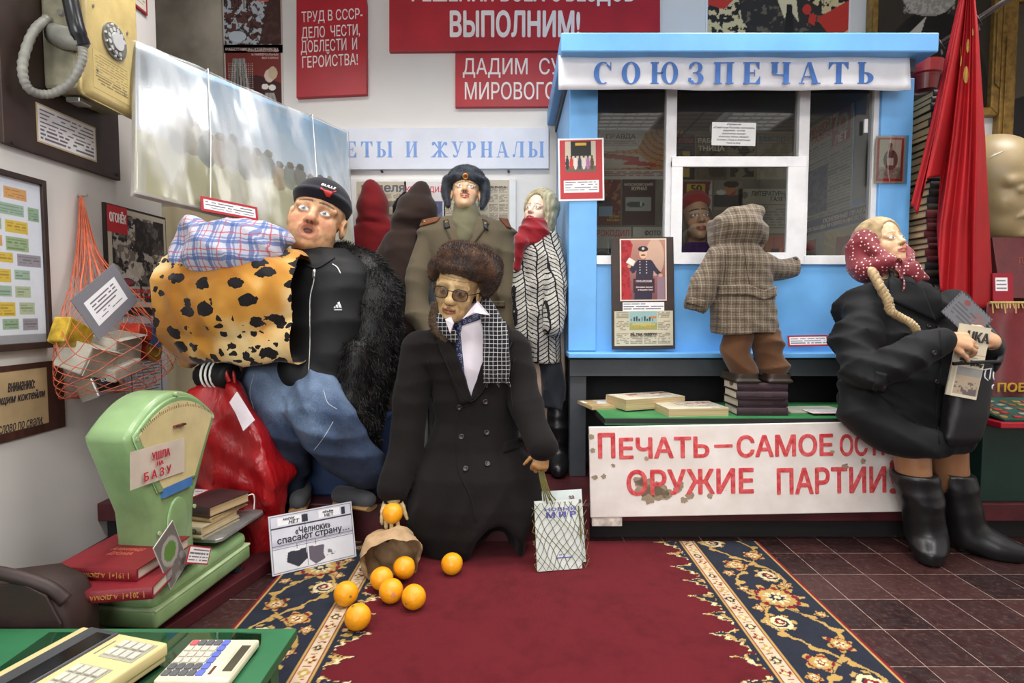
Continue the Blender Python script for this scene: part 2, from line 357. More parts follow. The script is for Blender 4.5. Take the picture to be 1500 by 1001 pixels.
class Paint:
    """colours over a w x h sheet, cell size c; y up"""
    def __init__(s, w, h, c, bg):
        s.w, s.h = w, h; s.nx, s.ny = max(2, int(w / c) + 1), max(2, int(h / c) + 1)
        s.x, s.y = np.meshgrid(np.linspace(0, w, s.nx), np.linspace(0, h, s.ny), indexing='ij')
        s.c = np.ones((s.nx, s.ny, 3)) * np.asarray(bg, float)
    def put(s, m, c, a=1.0):
        m = np.clip(np.asarray(m, float), 0, 1)[..., None] * a; s.c = s.c * (1 - m) + np.asarray(c, float) * m; return s
    def rect(s, x0, y0, x1, y1, c, a=1.0): return s.put((s.x >= x0) & (s.x <= x1) & (s.y >= y0) & (s.y <= y1), c, a)
    def ell(s, cx, cy, rx, ry, c, rot=0, a=1.0):
        q = math.radians(rot); dx, dy = s.x - cx, s.y - cy
        u, v = dx * math.cos(q) + dy * math.sin(q), dy * math.cos(q) - dx * math.sin(q)
        return s.put((u / rx) ** 2 + (v / ry) ** 2 < 1, c, a)
    def poly(s, pts, c, a=1.0):
        m = np.zeros(s.x.shape, bool); n = len(pts); j = n - 1
        for i in range(n):
            xi, yi = pts[i]; xj, yj = pts[j]
            m ^= ((yi > s.y) != (yj > s.y)) & (s.x < (xj - xi) * (s.y - yi) / ((yj - yi) or 1e-9) + xi); j = i
        return s.put(m, c, a)
    def seg(s, p, q, w, c, a=1.0):
        p, q = np.array(p), np.array(q); d = q - p; t = np.clip(((s.x - p[0]) * d[0] + (s.y - p[1]) * d[1]) / max(1e-12, d @ d), 0, 1)
        return s.put(np.hypot(s.x - p[0] - t * d[0], s.y - p[1] - t * d[1]) < w / 2, c, a)
    def path(s, pts, w, c, a=1.0):
        for i in range(len(pts) - 1): s.seg(pts[i], pts[i + 1], w, c, a)
        return s
    def rows(s, x0, y0, x1, y1, lh, c=(60, 58, 55), a=.75, seed=0, ww=.012):
        """lines of small print"""
        k = np.floor((y1 - s.y) / lh); fr = (y1 - s.y) / lh - k
        m = (s.x >= x0) & (s.x <= x1) & (s.y >= y0) & (s.y <= y1) & (fr > .34) & (fr < .74)
        wd = vnoise((s.x - x0) / ww + k * 13.7, k * 3.1 + .5, seed + 5)
        last = x1 - (x1 - x0) * .45 * (vnoise(k * 1.7, k * 0 + .5, seed) > .72)
        return s.put(m & (wd > .3) & (s.x < last), c, a)
    def blot(s, x0, y0, x1, y1, sc, c, th=.5, a=1.0, seed=0):
        return s.put((s.x >= x0) & (s.x <= x1) & (s.y >= y0) & (s.y <= y1) & (fbm(s.x / sc, s.y / sc, seed) > th), c, a)
    def grad(s, x0, y0, x1, y1, c0, c1):
        m = (s.x >= x0) & (s.x <= x1) & (s.y >= y0) & (s.y <= y1); t = np.clip((s.y - y0) / (y1 - y0), 0, 1)[..., None]
        s.c = np.where(m[..., None], np.asarray(c0, float) * (1 - t) + np.asarray(c1, float) * t, s.c); return s
    def sheet(s, fr, z=0.0, wav=0.0, thick=0.0):
        z_ = z + wav * (fbm(s.x * 9, s.y * 9, 3) - .5)
        v = np.stack([s.x, s.y, z_ * np.ones_like(s.x)], -1).reshape(-1, 3); idx = np.arange(s.nx * s.ny).reshape(s.nx, s.ny)
        q = np.stack([idx[:-1, :-1], idx[1:, :-1], idx[1:, 1:], idx[:-1, 1:]], -1).reshape(-1, 4)
        return (fr(v), q)
    def cols(s): return np.clip(s.c, 0, 255).reshape(-1, 3)
    def link(s, name, fr, parent=None, z=0.0, wav=0.0, mat=None, back=None, bt=.001, **kw):
        """the printed face, with its own paper body behind it"""
        v, q = s.sheet(fr, z, wav)
        n = len(v); c = s.cols()
        ring = [i * s.ny for i in range(s.nx)] + [(s.nx - 1) * s.ny + j for j in range(1, s.ny)] + [i * s.ny + s.ny - 1 for i in range(s.nx - 2, -1, -1)] + [j for j in range(s.ny - 2, 0, -1)]
        rv = v[ring] - fr.R[2] * bt
        m = len(ring); F = [tuple(r) for r in q] + [(ring[i], n + i, n + (i + 1) % m, ring[(i + 1) % m]) for i in range(m)] + [tuple(n + i for i in range(m - 1, -1, -1))]
        ec = np.ones((m, 3)) * np.asarray(back if back is not None else c[ring].mean(0))
        return mk(name, (np.vstack([v, rv]), F), mat or MA(), parent, col=np.vstack([c, ec]), **kw)

# ---------------------------------------------------------------- organic shapes: distance fields meshed by surface nets
def axis_pts(lo, hi, h, fine):
    xs = [lo]
    while xs[-1] < hi:
        x = xs[-1]; st = h
        for (a, b, f) in fine:
            if a - h <= x <= b: st = min(st, f)
        xs.append(x + st)
    return np.array(xs)
class Sdf:
    def __init__(s, lo, hi, h=.01, fine=()):
        s.h = h
        s.ax = [axis_pts(lo[i], hi[i], h, [(f[0][i], f[1][i], f[2]) for f in fine]) for i in range(3)]
        s.D = np.full([len(a) for a in s.ax], 9.0, np.float32)
    def sub(s, lo, hi):
        return tuple(slice(max(0, int(np.searchsorted(s.ax[i], lo[i])) - 1), int(np.searchsorted(s.ax[i], hi[i])) + 2) for i in range(3))
    def op(s, f, lo, hi, k=.01, op='u'):
        m = k + 3.5 * s.h; sl = s.sub(np.asarray(lo) - m, np.asarray(hi) + m)
        X, Y, Z = np.meshgrid(*[s.ax[i][sl[i]] for i in range(3)], indexing='ij')
        if X.size == 0: return s
        d = f(np.stack([X, Y, Z], -1)).astype(np.float32); a = s.D[sl]
        if op == 'u':
            h = np.maximum(k - np.abs(a - d), 0) / max(k, 1e-6); r = np.minimum(a, d) - h * h * k * .25
        elif op == 's':
            h = np.maximum(k - np.abs(a + d), 0) / max(k, 1e-6); r = np.maximum(a, -d) + h * h * k * .25
        else: r = np.maximum(a, d)
        s.D[sl] = r; return s
    def ell(s, c, r, k=.01, op='u', fr=None):
        c = np.asarray(c, float); r = np.asarray(r, float) * np.ones(3)
        def f(p):
            q = (p - c) if fr is None else (p - fr(c)) @ fr.R.T
            k0 = np.linalg.norm(q / r, axis=-1); k1 = np.linalg.norm(q / r ** 2, axis=-1)
            return k0 * (k0 - 1) / np.maximum(k1, 1e-6)
        w = c if fr is None else fr(c); return s.op(f, w - r.max(), w + r.max(), k, op)
    def cap(s, a, b, ra, rb=None, k=.01, op='u', fr=None, sq=None):
        """a tapering limb; sq=(axis, t): t times as thick along that axis"""
        if fr is not None: a, b = fr(a), fr(b)
        a, b = np.asarray(a, float), np.asarray(b, float); rb = ra if rb is None else rb; ab = b - a; L2 = max(1e-12, ab @ ab)
        def f(p):
            q = p - a
            t = np.clip((q @ ab) / L2, 0, 1); e = q - t[..., None] * ab
            if sq is not None:
                ax = nrm(sq[0] if fr is None else np.asarray(sq[0], float) @ fr.R); e = e + (e @ ax)[..., None] * ax * (1 / sq[1] - 1)
                return (np.linalg.norm(e, axis=-1) - (ra + (rb - ra) * t)) * min(1, sq[1])
            return np.linalg.norm(e, axis=-1) - (ra + (rb - ra) * t)
        R = max(ra, rb) * (max(1, sq[1]) if sq else 1)
        return s.op(f, np.minimum(a, b) - R, np.maximum(a, b) + R, k, op)
    def chain(s, pts, rad, k=.01, op='u', fr=None, sq=None, n=4):
        p = crom(pts, n) if n > 1 else np.asarray(pts, float)
        rr = np.interp(np.linspace(0, len(rad) - 1, len(p)), np.arange(len(rad)), rad) if n > 1 else rad
        for i in range(len(p) - 1): s.cap(p[i], p[i + 1], rr[i], rr[i + 1], k * (1 if i == 0 else .4), op, fr, sq)
        return s
    def box(s, c, hf, r=.005, k=.01, op='u', fr=None):
        c = np.asarray(c, float); hf = np.asarray(hf, float)
        def f(p):
            q = np.abs((p - c) if fr is None else (p - fr(c)) @ fr.R.T) - (hf - r)
            return np.linalg.norm(np.maximum(q, 0), axis=-1) + np.minimum(q.max(-1), 0) - r
        w = c if fr is None else fr(c); L = np.linalg.norm(hf); return s.op(f, w - L, w + L, k, op)
    def loft(s, secs, k=.01, op='u', e=2.4):
        """stacked sections (z, cx, cy, rx, ry), blended smoothly upward"""
        S = np.array(sorted(secs)); z = S[:, 0]
        def f(p):
            zz = np.clip(p[..., 2], z[0], z[-1]); v = [np.interp(zz, z, S[:, i]) for i in (1, 2, 3, 4)]
            a = np.abs((p[..., 0] - v[0]) / v[2]); b = np.abs((p[..., 1] - v[1]) / v[3])
            q = (a ** e + b ** e) ** (1 / e); d = (q - 1) * np.minimum(v[2], v[3])
            dz = np.maximum(z[0] - p[..., 2], p[..., 2] - z[-1])
            return np.where(dz > 0, np.hypot(np.maximum(d, 0), dz), np.maximum(d, dz))
        lo = (min(S[:, 1] - S[:, 3]), min(S[:, 2] - S[:, 4]), z[0]); hi = (max(S[:, 1] + S[:, 3]), max(S[:, 2] + S[:, 4]), z[-1])
        return s.op(f, lo, hi, k, op)
    def disp(s, fn, band=.06):
        I = np.nonzero(np.abs(s.D) < band)
        p = np.stack([s.ax[i][I[i]] for i in range(3)], -1); s.D[I] += fn(p).astype(np.float32); return s
    def mesh(s, relax=1):
        D = s.D; ins = D < 0; nx, ny, nz = D.shape
        c = np.zeros((nx - 1, ny - 1, nz - 1), np.int8)
        for a in (0, 1):
            for b in (0, 1):
                for g in (0, 1): c += ins[a:nx - 1 + a, b:ny - 1 + b, g:nz - 1 + g]
        act = (c > 0) & (c < 8); I = np.argwhere(act); vid = np.full(act.shape, -1, np.int64); vid[act] = np.arange(len(I))
        pos = np.zeros((len(I), 3)); cnt = np.zeros(len(I))
        cr = [(a, b, g) for a in (0, 1) for b in (0, 1) for g in (0, 1)]
        val = {q: D[I[:, 0] + q[0], I[:, 1] + q[1], I[:, 2] + q[2]].astype(float) for q in cr}
        crd = {q: np.stack([s.ax[i][I[:, i] + q[i]] for i in range(3)], 1) for q in cr}
        for q in cr:
            for i in range(3):
                if q[i] == 0:
                    w = list(q); w[i] = 1; w = tuple(w); m = (val[q] < 0) != (val[w] < 0)
                    t = val[q] / np.where(np.abs(val[q] - val[w]) < 1e-9, 1e-9, val[q] - val[w]); t = np.clip(t, 0, 1)
                    pos += np.where(m[:, None], crd[q] + (crd[w] - crd[q]) * t[:, None], 0); cnt += m
        pos /= cnt[:, None]
        Q = []
        for i in range(3):
            j, k = (i + 1) % 3, (i + 2) % 3
            A = np.moveaxis(ins, i, 0); sg = A[:-1] != A[1:]; sg = np.moveaxis(sg, 0, i)
            E = np.argwhere(sg)
            E = E[(E[:, j] > 0) & (E[:, k] > 0) & (E[:, j] < ins.shape[j] - 1) & (E[:, k] < ins.shape[k] - 1)]
            def cell(dj, dk):
                e = E.copy(); e[:, j] -= dj; e[:, k] -= dk; return vid[e[:, 0], e[:, 1], e[:, 2]]
            q = np.stack([cell(1, 1), cell(0, 1), cell(0, 0), cell(1, 0)], 1)
            fl = ins[E[:, 0], E[:, 1], E[:, 2]]; q[~fl] = q[~fl][:, ::-1]; Q.append(q)
        Q = np.concatenate(Q); Q = Q[(Q >= 0).all(1)]
        for _ in range(relax):
            acc = np.zeros_like(pos); n = np.zeros(len(pos))
            for a, b in ((0, 1), (1, 2), (2, 3), (3, 0)):
                np.add.at(acc, Q[:, a], pos[Q[:, b]]); np.add.at(n, Q[:, a], 1)
                np.add.at(acc, Q[:, b], pos[Q[:, a]]); np.add.at(n, Q[:, b], 1)
            pos = pos * .5 + .5 * acc / np.maximum(1, n)[:, None]
        return pos, Q
def vnormals(V, F):
    F = np.asarray(F); n = np.cross(V[F[:, 2]] - V[F[:, 0]], V[F[:, 3]] - V[F[:, 1]]); o = np.zeros_like(V)
    for i in range(4): np.add.at(o, F[:, i], n)
    return o / np.maximum(1e-12, np.linalg.norm(o, axis=1))[:, None]
def folds(p, f, amp, d=(0, 0, 1), seed=0, wob=1.0):
    """creases running across direction d"""
    d = nrm(d); w = p @ d; r = np.random.default_rng(seed); o = 0
    for i in range(3):
        a = nrm(r.normal(size=3)); b = nrm(r.normal(size=3)); ph = (w + wob * .05 * np.sin(p @ a * 11 + i)) * f * (.75 + .45 * i) + 2.3 * np.sin(p @ b * 9 + r.uniform(0, 6)); m = np.clip(.55 + .8 * np.sin(p @ nrm(r.normal(size=3)) * 8 + r.uniform(0, 6)), 0, 1.2); o = o + m * (.55 - 1.5 * np.abs(np.sin(ph * .62)) ** .75 + .5) / (1 + .7 * i)
    return -o * amp * 1.5
def furry(VF, n, ln, wd, seed=1, down=.5, lay=None, keep=None, jit=.35):
    """hair standing on a surface: n tapering blades, leaning along lay"""
    V, F = VF; F = np.asarray(F); r = np.random.default_rng(seed); N = vnormals(V, F)
    ar = np.linalg.norm(np.cross(V[F[:, 2]] - V[F[:, 0]], V[F[:, 3]] - V[F[:, 1]]), axis=1)
    if keep is not None: ar = ar * keep(V[F].mean(1))
    fi = r.choice(len(F), n, p=ar / ar.sum()); a, b = r.random(n)[:, None], r.random(n)[:, None]
    q = F[fi]; p = (V[q[:, 0]] * (1 - a) + V[q[:, 1]] * a) * (1 - b) + (V[q[:, 3]] * (1 - a) + V[q[:, 2]] * a) * b
    nn = N[q].mean(1); g = np.asarray(lay if lay is not None else (0, 0, -1.)) * np.ones((n, 3)); g = g - nn * (g * nn).sum(1)[:, None]
    cl = np.stack([np.sin(p @ nrm(r.normal(size=3)) * 60 + i) for i in range(3)], 1) * .3
    d = nn * (1 - down) + g * down + r.normal(size=(n, 3)) * jit + cl; d /= np.linalg.norm(d, axis=1)[:, None]
    L = ln * r.uniform(.6, 1.25, n)[:, None]; s = np.cross(d, r.normal(size=(n, 3))); s /= np.maximum(1e-9, np.linalg.norm(s, axis=1))[:, None]; s *= wd
    root = p - nn * .002; mid = root + d * L * .55; tip = mid + (d * .8 + g * .5) / 1.2 * L * .5
    VV = np.stack([root - s, root + s, mid + s * .7, mid - s * .7, tip], 1).reshape(-1, 3); i = np.arange(n)[:, None] * 5
    f4 = i + np.array([[0, 1, 2, 3]]); f3 = i + np.array([[3, 2, 4]])
    m = len(V); return np.vstack([V, VV]), [tuple(x) for x in F] + [tuple(x + m) for x in f4] + [tuple(x + m) for x in f3]
# ================================================================ the setting
XL, YB, XR, YR, XO = -1.60, 3.35, 3.3, -2.7, -2.9
PLAT, YP = .15, 2.2
def struct(name, VF, mat, parent=None, **kw):
    o = mk(name, VF, mat, parent, **kw)
    if parent is None: o['kind'] = 'structure'
    return o
def tile_mat():
    k = NT('dark red floor tiles'); sx = k.n('ShaderNodeSeparateXYZ', Vector=k.n('ShaderNodeNewGeometry').outputs['Position'])
    tx, ty = k.math('DIVIDE', k.math('ADD', sx.outputs[0], .020), .152), k.math('DIVIDE', k.math('ADD', sx.outputs[1], .116), .170)
    gx, gy = k.math('FRACT', tx), k.math('FRACT', ty)
    ex = k.math('MULTIPLY', k.math('MINIMUM', gx, k.math('SUBTRACT', 1.0, gx)), .152); ey = k.math('MULTIPLY', k.math('MINIMUM', gy, k.math('SUBTRACT', 1.0, gy)), .170)
    pos = k.n('ShaderNodeNewGeometry').outputs['Position']
    nz = k.noise(26.0, 5.0, pos)
    g = k.math('LESS_THAN', k.math('MINIMUM', ex, ey), k.math('MULTIPLY', .0036, k.math('SUBTRACT', nz, .18)))
    cell = k.n('ShaderNodeCombineXYZ', X=k.math('FLOOR', tx), Y=k.math('FLOOR', ty))
    wn = k.n('ShaderNodeTexWhiteNoise', Vector=cell).outputs['Value']
    base = k.ramp(k.math('ADD', k.math('MULTIPLY', wn, .45), k.math('MULTIPLY', k.noise(9.0, 6.0, pos, .7), .55)), [(.25, (30, 16, 17)), (.5, (48, 26, 26)), (.8, (66, 40, 38))])
    dirt = k.ramp(k.noise(60.0, 6.0, pos, .75), [(.52, (0, 0, 0)), (.74, (255, 255, 255))])
    c = k.mix(k.math('MULTIPLY', dirt, .28), base, rgba((150, 112, 104)))
    k.p(Base_Color=k.mix(k.math('MULTIPLY', g, .8), c, rgba((165, 140, 130))), Roughness=k.ramp(nz, [(.3, (.30, .30, .30, 1)), (.7, (.52, .52, .52, 1))]))
    k.bump(k.math('SUBTRACT', 1.0, g), .4, .0015); return k.m
wall_paint = M('off white wall paint', (228, 225, 221), .55, .015, 2.2, .05, 120)
side_paint = M('grey white wall paint', (216, 213, 209), .5, .02, 3.0, .05, 90)
struct('floor', box(XO - .1, XR + .1, YR - .1, YB + .1, -.1, 0), tile_mat())
struct('wall_left', box(XL - .08, XL, YR - .1, 2.68, 0, CEIL), side_paint)
struct('wall_back', box(XO - .1, XR + .1, YB, YB + .1, 0, CEIL), wall_paint)
struct('wall_right', box(XR, XR + .1, YR - .1, YB, 0, CEIL), wall_paint)
struct('wall_outer', box(XO - .1, XO, YR - .1, YB, 0, CEIL), wall_paint)
struct('wall_front', box(XO, XR, YR - .1, YR, 0, CEIL), M('warm grey plaster', (190, 182, 172), .7, .08, 2))
def ceiling_mat():
    k = NT('pale ceiling panels'); sx = k.n('ShaderNodeSeparateXYZ', Vector=k.n('ShaderNodeNewGeometry').outputs['Position'])
    a = k.math('FRACT', k.math('DIVIDE', sx.outputs[0], .6)); b = k.math('FRACT', k.math('DIVIDE', sx.outputs[1], .12))
    g = k.math('MAXIMUM', k.math('LESS_THAN', a, .03), k.math('LESS_THAN', b, .16))
    k.p(Base_Color=k.mix(g, rgba((205, 198, 188)), rgba((88, 80, 74))), Roughness=.7); return k.m
struct('ceiling', box(XO - .1, XR + .1, YR - .1, YB + .1, CEIL, CEIL + .1), ceiling_mat())
concrete = M('bare concrete', (172, 163, 148), .85, .16, 5.0, .35, 40)
struct('pillar', box(-2.25, P(328, 100, 3.34)[0], YB - .02, YB, 0, CEIL, .004), concrete)
struct('trim_1', box(-1.95, -1.33, 2.86, 2.90, .15, P(250, 303, 2.86)[2]), M('beige painted board', (196, 182, 150), .6, .06, 6))
sky = NT('glow of added fill window'); sky.p(Base_Color=(1, 1, 1, 1), Emission_Color=(.93, .97, 1, 1), Emission_Strength=2.0)
wn = struct('added_fill_window', box(-2.6, .6, YR, YR + .02, 1.0, 2.5), sky.m)  # glowing window added on the unseen rear wall to carry the fill light
mk('window_frame', join(*[box(x - .03, x + .03, YR, YR + .06, 1.0, 2.5) for x in (-2.6, -1.53, -.47, .6)], *[box(-2.6, .6, YR, YR + .055, z - .03, z + .03) for z in (1.0, 2.05, 2.5)]), M('white gloss paint', (232, 232, 234), .4, .05, 12, .1, 40), wn)  # frame of the added fill window
em = NT('lamp diffuser'); em.p(Base_Color=(1, 1, 1, 1), Emission_Color=(1, .97, .92, 1), Emission_Strength=.5)
white_metal = M('white enamelled metal', (235, 235, 232), .4, .03)
for i, (x, y) in enumerate(LAMPS):
    place = ('row over the figures', 'middle row', 'row nearest the added fill window')[2 - i % 3] + ', ' + ('first column by the left wall', 'second column', 'third column', 'column by the right wall')[i // 3]
    t = thing('ceiling_lamp', 'square louvred ceiling lamp, ' + place, 'lamp', (x, y, CEIL - .06), 'louvred ceiling lamps')
    mk('lamp_diffuser', box(x - .27, x + .27, y - .27, y + .27, CEIL - .045, CEIL - .035), em.m, t)
    mk('lamp_frame', join(box(x - .3, x + .3, y - .3, y - .27, CEIL - .06, CEIL), box(x - .3, x + .3, y + .27, y + .3, CEIL - .06, CEIL), box(x - .3, x - .27, y - .27, y + .27, CEIL - .06, CEIL), box(x + .27, x + .3, y - .27, y + .27, CEIL - .06, CEIL)), white_metal, t)
    mk('lamp_louvre', join(*[box(x - .27 + q * .108 - .003, x - .27 + q * .108 + .003, y - .27, y + .27, CEIL - .06, CEIL - .046) for q in range(1, 5)], *[box(x - .27, x + .27, y - .27 + q * .108 - .003, y - .27 + q * .108 + .003, CEIL - .06, CEIL - .046) for q in range(1, 5)]), white_metal, t)
maroon = M('maroon floor paint', (74, 26, 32), .45, .25, 7.0, .15, 30)
darkgap = M('dark gap board', (24, 20, 20), .8, .1)
t = thing('platform', 'long low maroon platform along the back wall under the kiosk', 'platform', (0, YP, 0))
mk('deck', box(XO, XR, YP, YB, .08, PLAT, .004), maroon, t)
mk('riser', box(XO, XR, YP + .05, YP + .07, 0, .08), darkgap, t)  # shade of the recess put into its near-black colour
mk('step_board', box(-.62, .30, YP - .012, YP - .002, 0, .149, .004), maroon, t)
mk('batten', join(box(.305, .42, YP - .03, YP - .002, .072, .118, .002)), M('chipped white batten', (214, 205, 192), .7, .25, 30), t)

# ================================================================ signs and pictures on the back wall
red_board = M('red painted board', (178, 30, 44), .45, .10, 5.0, .12, 50)
white_paint = M('white sign paint', (238, 233, 230), .5, .04)
wf = wallfr((0, YB, 0))
def wl(x, y, Y=YB): p = P(x, y, Y); return p[0], p[2]
def wallsign(name, label, cat, pts, th, mat, Y=YB):
    """a board on the back wall from its four picture corners, front at Y - th"""
    q = [wl(x, y, Y - th) for x, y in pts]
    t = thing(name, label, cat, (np.mean([a for a, b in q]), Y, min(b for a, b in q)))
    fr = wallfr((0, Y, 0)); mk('board', fr.vf(prism(q, .0, th, .003)), mat, t); return t, wallfr((0, Y - th, 0))
def wtext(t, fr, rows, Y, mat, bold=.02, name='lettering', slant=0.0, **kw):
    """rows of (text, x0, y0, x1, y1) in picture coordinates"""
    out = []
    for (s, x0, y0, x1, y1) in rows:
        a, b = wl(x0, y1, Y), wl(x1, y0, Y); v, f = write(s, (a[0], a[1], b[0], b[1]), .001, bold, **kw)
        v[:, 1] += slant * (v[:, 0] - a[0]); out.append((v, f))
    return mk(name, fr.vf(join(*out)), mat, t)
t, fr = wallsign('slogan_board', 'narrow red board with four hand-painted lines about labour and heroism', 'sign', [(434, 143), (434, -40), (531, -40), (537, 6), (537, 138)], .035, red_board)
wtext(t, fr, [('ТРУД В СССР-', 442, 17, 531, 36), ('ДЕЛО  ЧЕСТИ,', 442, 40, 527, 60), ('ДОБЛЕСТИ  И', 441, 60, 523, 81), ('ГЕРОЙСТВА!', 443, 78, 524, 100)], YB - .035, white_paint, .004, slant=.06)
t, fr = wallsign('slogan_board', 'wide red board under the ceiling with bold white lettering ВЫПОЛНИМ', 'sign', [(570, 75), (570, -110), (967, -110), (967, 73)], .035, red_board)
wtext(t, fr, [('РЕШЕНИЯ ВСЕХ СЪЕЗДОВ', 603, -32, 930, 9), ('ВЫПОЛНИМ!', 659, 15, 850, 55)], YB - .035, white_paint, .035)
t, fr = wallsign('slogan_board', 'red board half hidden behind the kiosk reading ДАДИМ and МИРОВОГО', 'sign', [(667, 157), (667, 78), (965, 77), (965, 155)], .03, red_board)
wtext(t, fr, [('ДАДИМ  СУРОВОЕ', 678, 85, 905, 114), ('МИРОВОГО  КАПИТАЛА', 681, 120, 960, 146)], YB - .03, white_paint, .006)
pale_board = M('pale blue-white board', (222, 226, 238), .45, .03, 8)
t, fr = wallsign('newsstand_board', 'long white board with pale blue serif lettering above the officer', 'sign', [(420, 249), (420, 187), (804, 187), (804, 247)], .03, pale_board)
a, b = wl(445, 231, YB - .03), wl(797, 207, YB - .03)
mk('lettering', fr.vf(serif_line('ГАЗЕТЫ И ЖУРНАЛЫ', (a[0], a[1], b[0], b[1]), .001, .2)), M('pale blue print', (128, 164, 224), .6, .05), t)
for x in (560, 745):
    p = P(x, 252, YB); props(mk('wall_nail', Fr(p, (1, 0, 0), (0, 0, 1)).vf(disc(0, 0, .007, 0, .02, 8)), M('dark iron', (50, 42, 38), .6)), 'small dark nail under the pale newsstand board, ' + ('above the red hood' if x < 600 else 'right of the fur hat'), 'nail', 'nails under the newsstand board')
# two posters beside the pillar
w, h = .333, .40
p = Paint(w, h, .003, (96, 60, 54))
p.blot(0, .04, w, h, .03, (196, 205, 212), .5, .95, 3); p.blot(0, .04, w, h, .02, (58, 36, 36), .56, .9, 8)
p.poly([(.2, .05), (w, .05), (w, h), (.28, h)], (70, 40, 36), .9); p.poly([(.2, .28), (.26, .28), (.25, h), (.22, h)], (226, 96, 92))
for x in (.02, .05, .09, .12, .15): p.rect(x, .24, x + .004, h, (60, 40, 40), .8)
p.ell(.08, .09, .05, .03, (206, 216, 224)); p.rect(0, 0, w, .035, (196, 96, 88)); p.rect(0, 0, .008, h, (214, 208, 202)); p.rect(w - .008, 0, w, h, (190, 170, 162))
a = P(328, 78, YB); fr = wallfr((a[0], YB - .004, a[2])); t = thing('worker_poster', 'upper faded photo poster of workers beside the concrete pillar', 'poster', a)
p.link('print', fr, t, bt=.004); mk('caption', fr.vf(write('РАБОТНИЦЫ-УДАРНИЦЫ,', (.012, .008, w - .02, .028), .001, .03)), M('worn pink print', (232, 206, 198), .6), t)
p = Paint(w, .44, .003, (214, 208, 202)); p.rect(.012, 0, w - .012, .42, (132, 52, 46))
def skirt(x0, x1, y0, y1, ftop, fbot, sd):
    p.poly([(x0 + ftop, y1), (x1 - ftop, y1), (x1 + fbot, y0), (x0 - fbot, y0)], (70, 40, 40))
    for k in range(6): p.seg((x0 + ftop + (x1 - x0 - 2 * ftop) * (k + .5) / 6, y1), (x0 - fbot + (x1 - x0 + 2 * fbot) * (k + .5) / 6, y0), .012, (204, 200, 190) if k % 2 else (150, 172, 164), .75)
p.poly([(.13, .28), (.2, .27), (.32, .23), (w - .012, .22), (w - .012, .0), (.14, .0)], (66, 28, 28)); skirt(.03, .14, .0, .36, .02, .03, 1); skirt(.21, .30, 0, .17, .02, .04, 2)
p.put((np.abs(((p.x * 90) % 1) - .5) < .22) & (np.abs(((p.y * 90) % 1) - .5) < .22) & (p.x < .17) & (p.y < .34) & (p.x > .02) & (p.y > .34 - 3 * np.abs(p.x - .08)), (222, 220, 212), .8)
p.ell(.255, .27, .028, .036, (232, 206, 192)); p.ell(.275, .285, .026, .036, (214, 190, 160)); p.ell(.23, .21, .02, .016, (240, 236, 230)); p.ell(.27, .205, .02, .016, (240, 236, 230))
a = P(330, 160, YB); b = P(330, 66, YB); fr = wallfr((a[0], YB - .004, b[2] - .44)); t = thing('fashion_poster', 'red poster of a woman in a spotted skirt beside the pillar', 'poster', (a[0], YB, b[2] - .44))
p.link('print', fr, t, bt=.004); mk('caption', fr.vf(lines(['В СПЕЦИАЛИЗИРОВАННЫХ', 'И УНИВЕРСАЛЬНЫХ', 'МАГАЗИНАХ'], .13, .41, .18, .018, .001, .02, 'r', fit='h')), M('worn pink print', (232, 206, 198), .6), t)
# crowd poster above the kiosk roof
w, h = .81, .42; a = P(1033, 60, YB); p = Paint(w, h, .004, (240, 238, 240)); p.rect(.012, 0, w - .012, h, (216, 196, 150))
p.blot(.012, 0, w, h, .022, (34, 32, 32), .5, 1, 4); p.poly([(.012, .19), (.2, .25), (.2, h), (.012, h)], (196, 56, 44)); p.poly([(.0, .20), (.16, .23), (.1, .17)], (196, 56, 44))
p.poly([(.15, h), (.2, .12), (.28, 0), (.70, 0), (.64, .18), (.5, .26), (.30, .3), (.3, h)], (48, 44, 42)); p.blot(.2, 0, .66, .34, .03, (120, 108, 88), .62, .8, 9)
p.poly([(.40, .22), (.44, .12), (.47, .17), (.52, .10), (.50, .26)], (222, 208, 168)); p.poly([(.452, .2), (.48, .2), (.5, 0), (.44, 0)], (30, 28, 28)); p.ell(.45, .3, .055, .08, (206, 180, 136)); p.poly([(.33, .3), (.4, .27), (.37, .36)], (206, 64, 48)); p.poly([(.5, .27), (.6, .24), (.56, .34), (.5, .34)], (196, 56, 44))
p.poly([(.62, .12), (w - .012, .22), (w - .012, .06), (.72, .0)], (196, 56, 44)); p.ell(.565, .17, .025, .028, (196, 56, 44)); p.poly([(.58, .15), (.62, .14), (.61, .08), (.575, .1)], (196, 56, 44)); p.rect(0, 0, .012, h, (240, 238, 240)); p.rect(w - .012, 0, w, h, (240, 238, 240))
fr = wallfr((a[0], YB - .004, a[2])); p.link('rally_poster', fr, None, bt=.004); props(bpy.data.objects['rally_poster'], 'red and black rally poster with a dark suited figure above the kiosk roof', 'poster')
gold = M('gilded frame', (150, 116, 58), .4, .25, 30, .5, 70, .35)
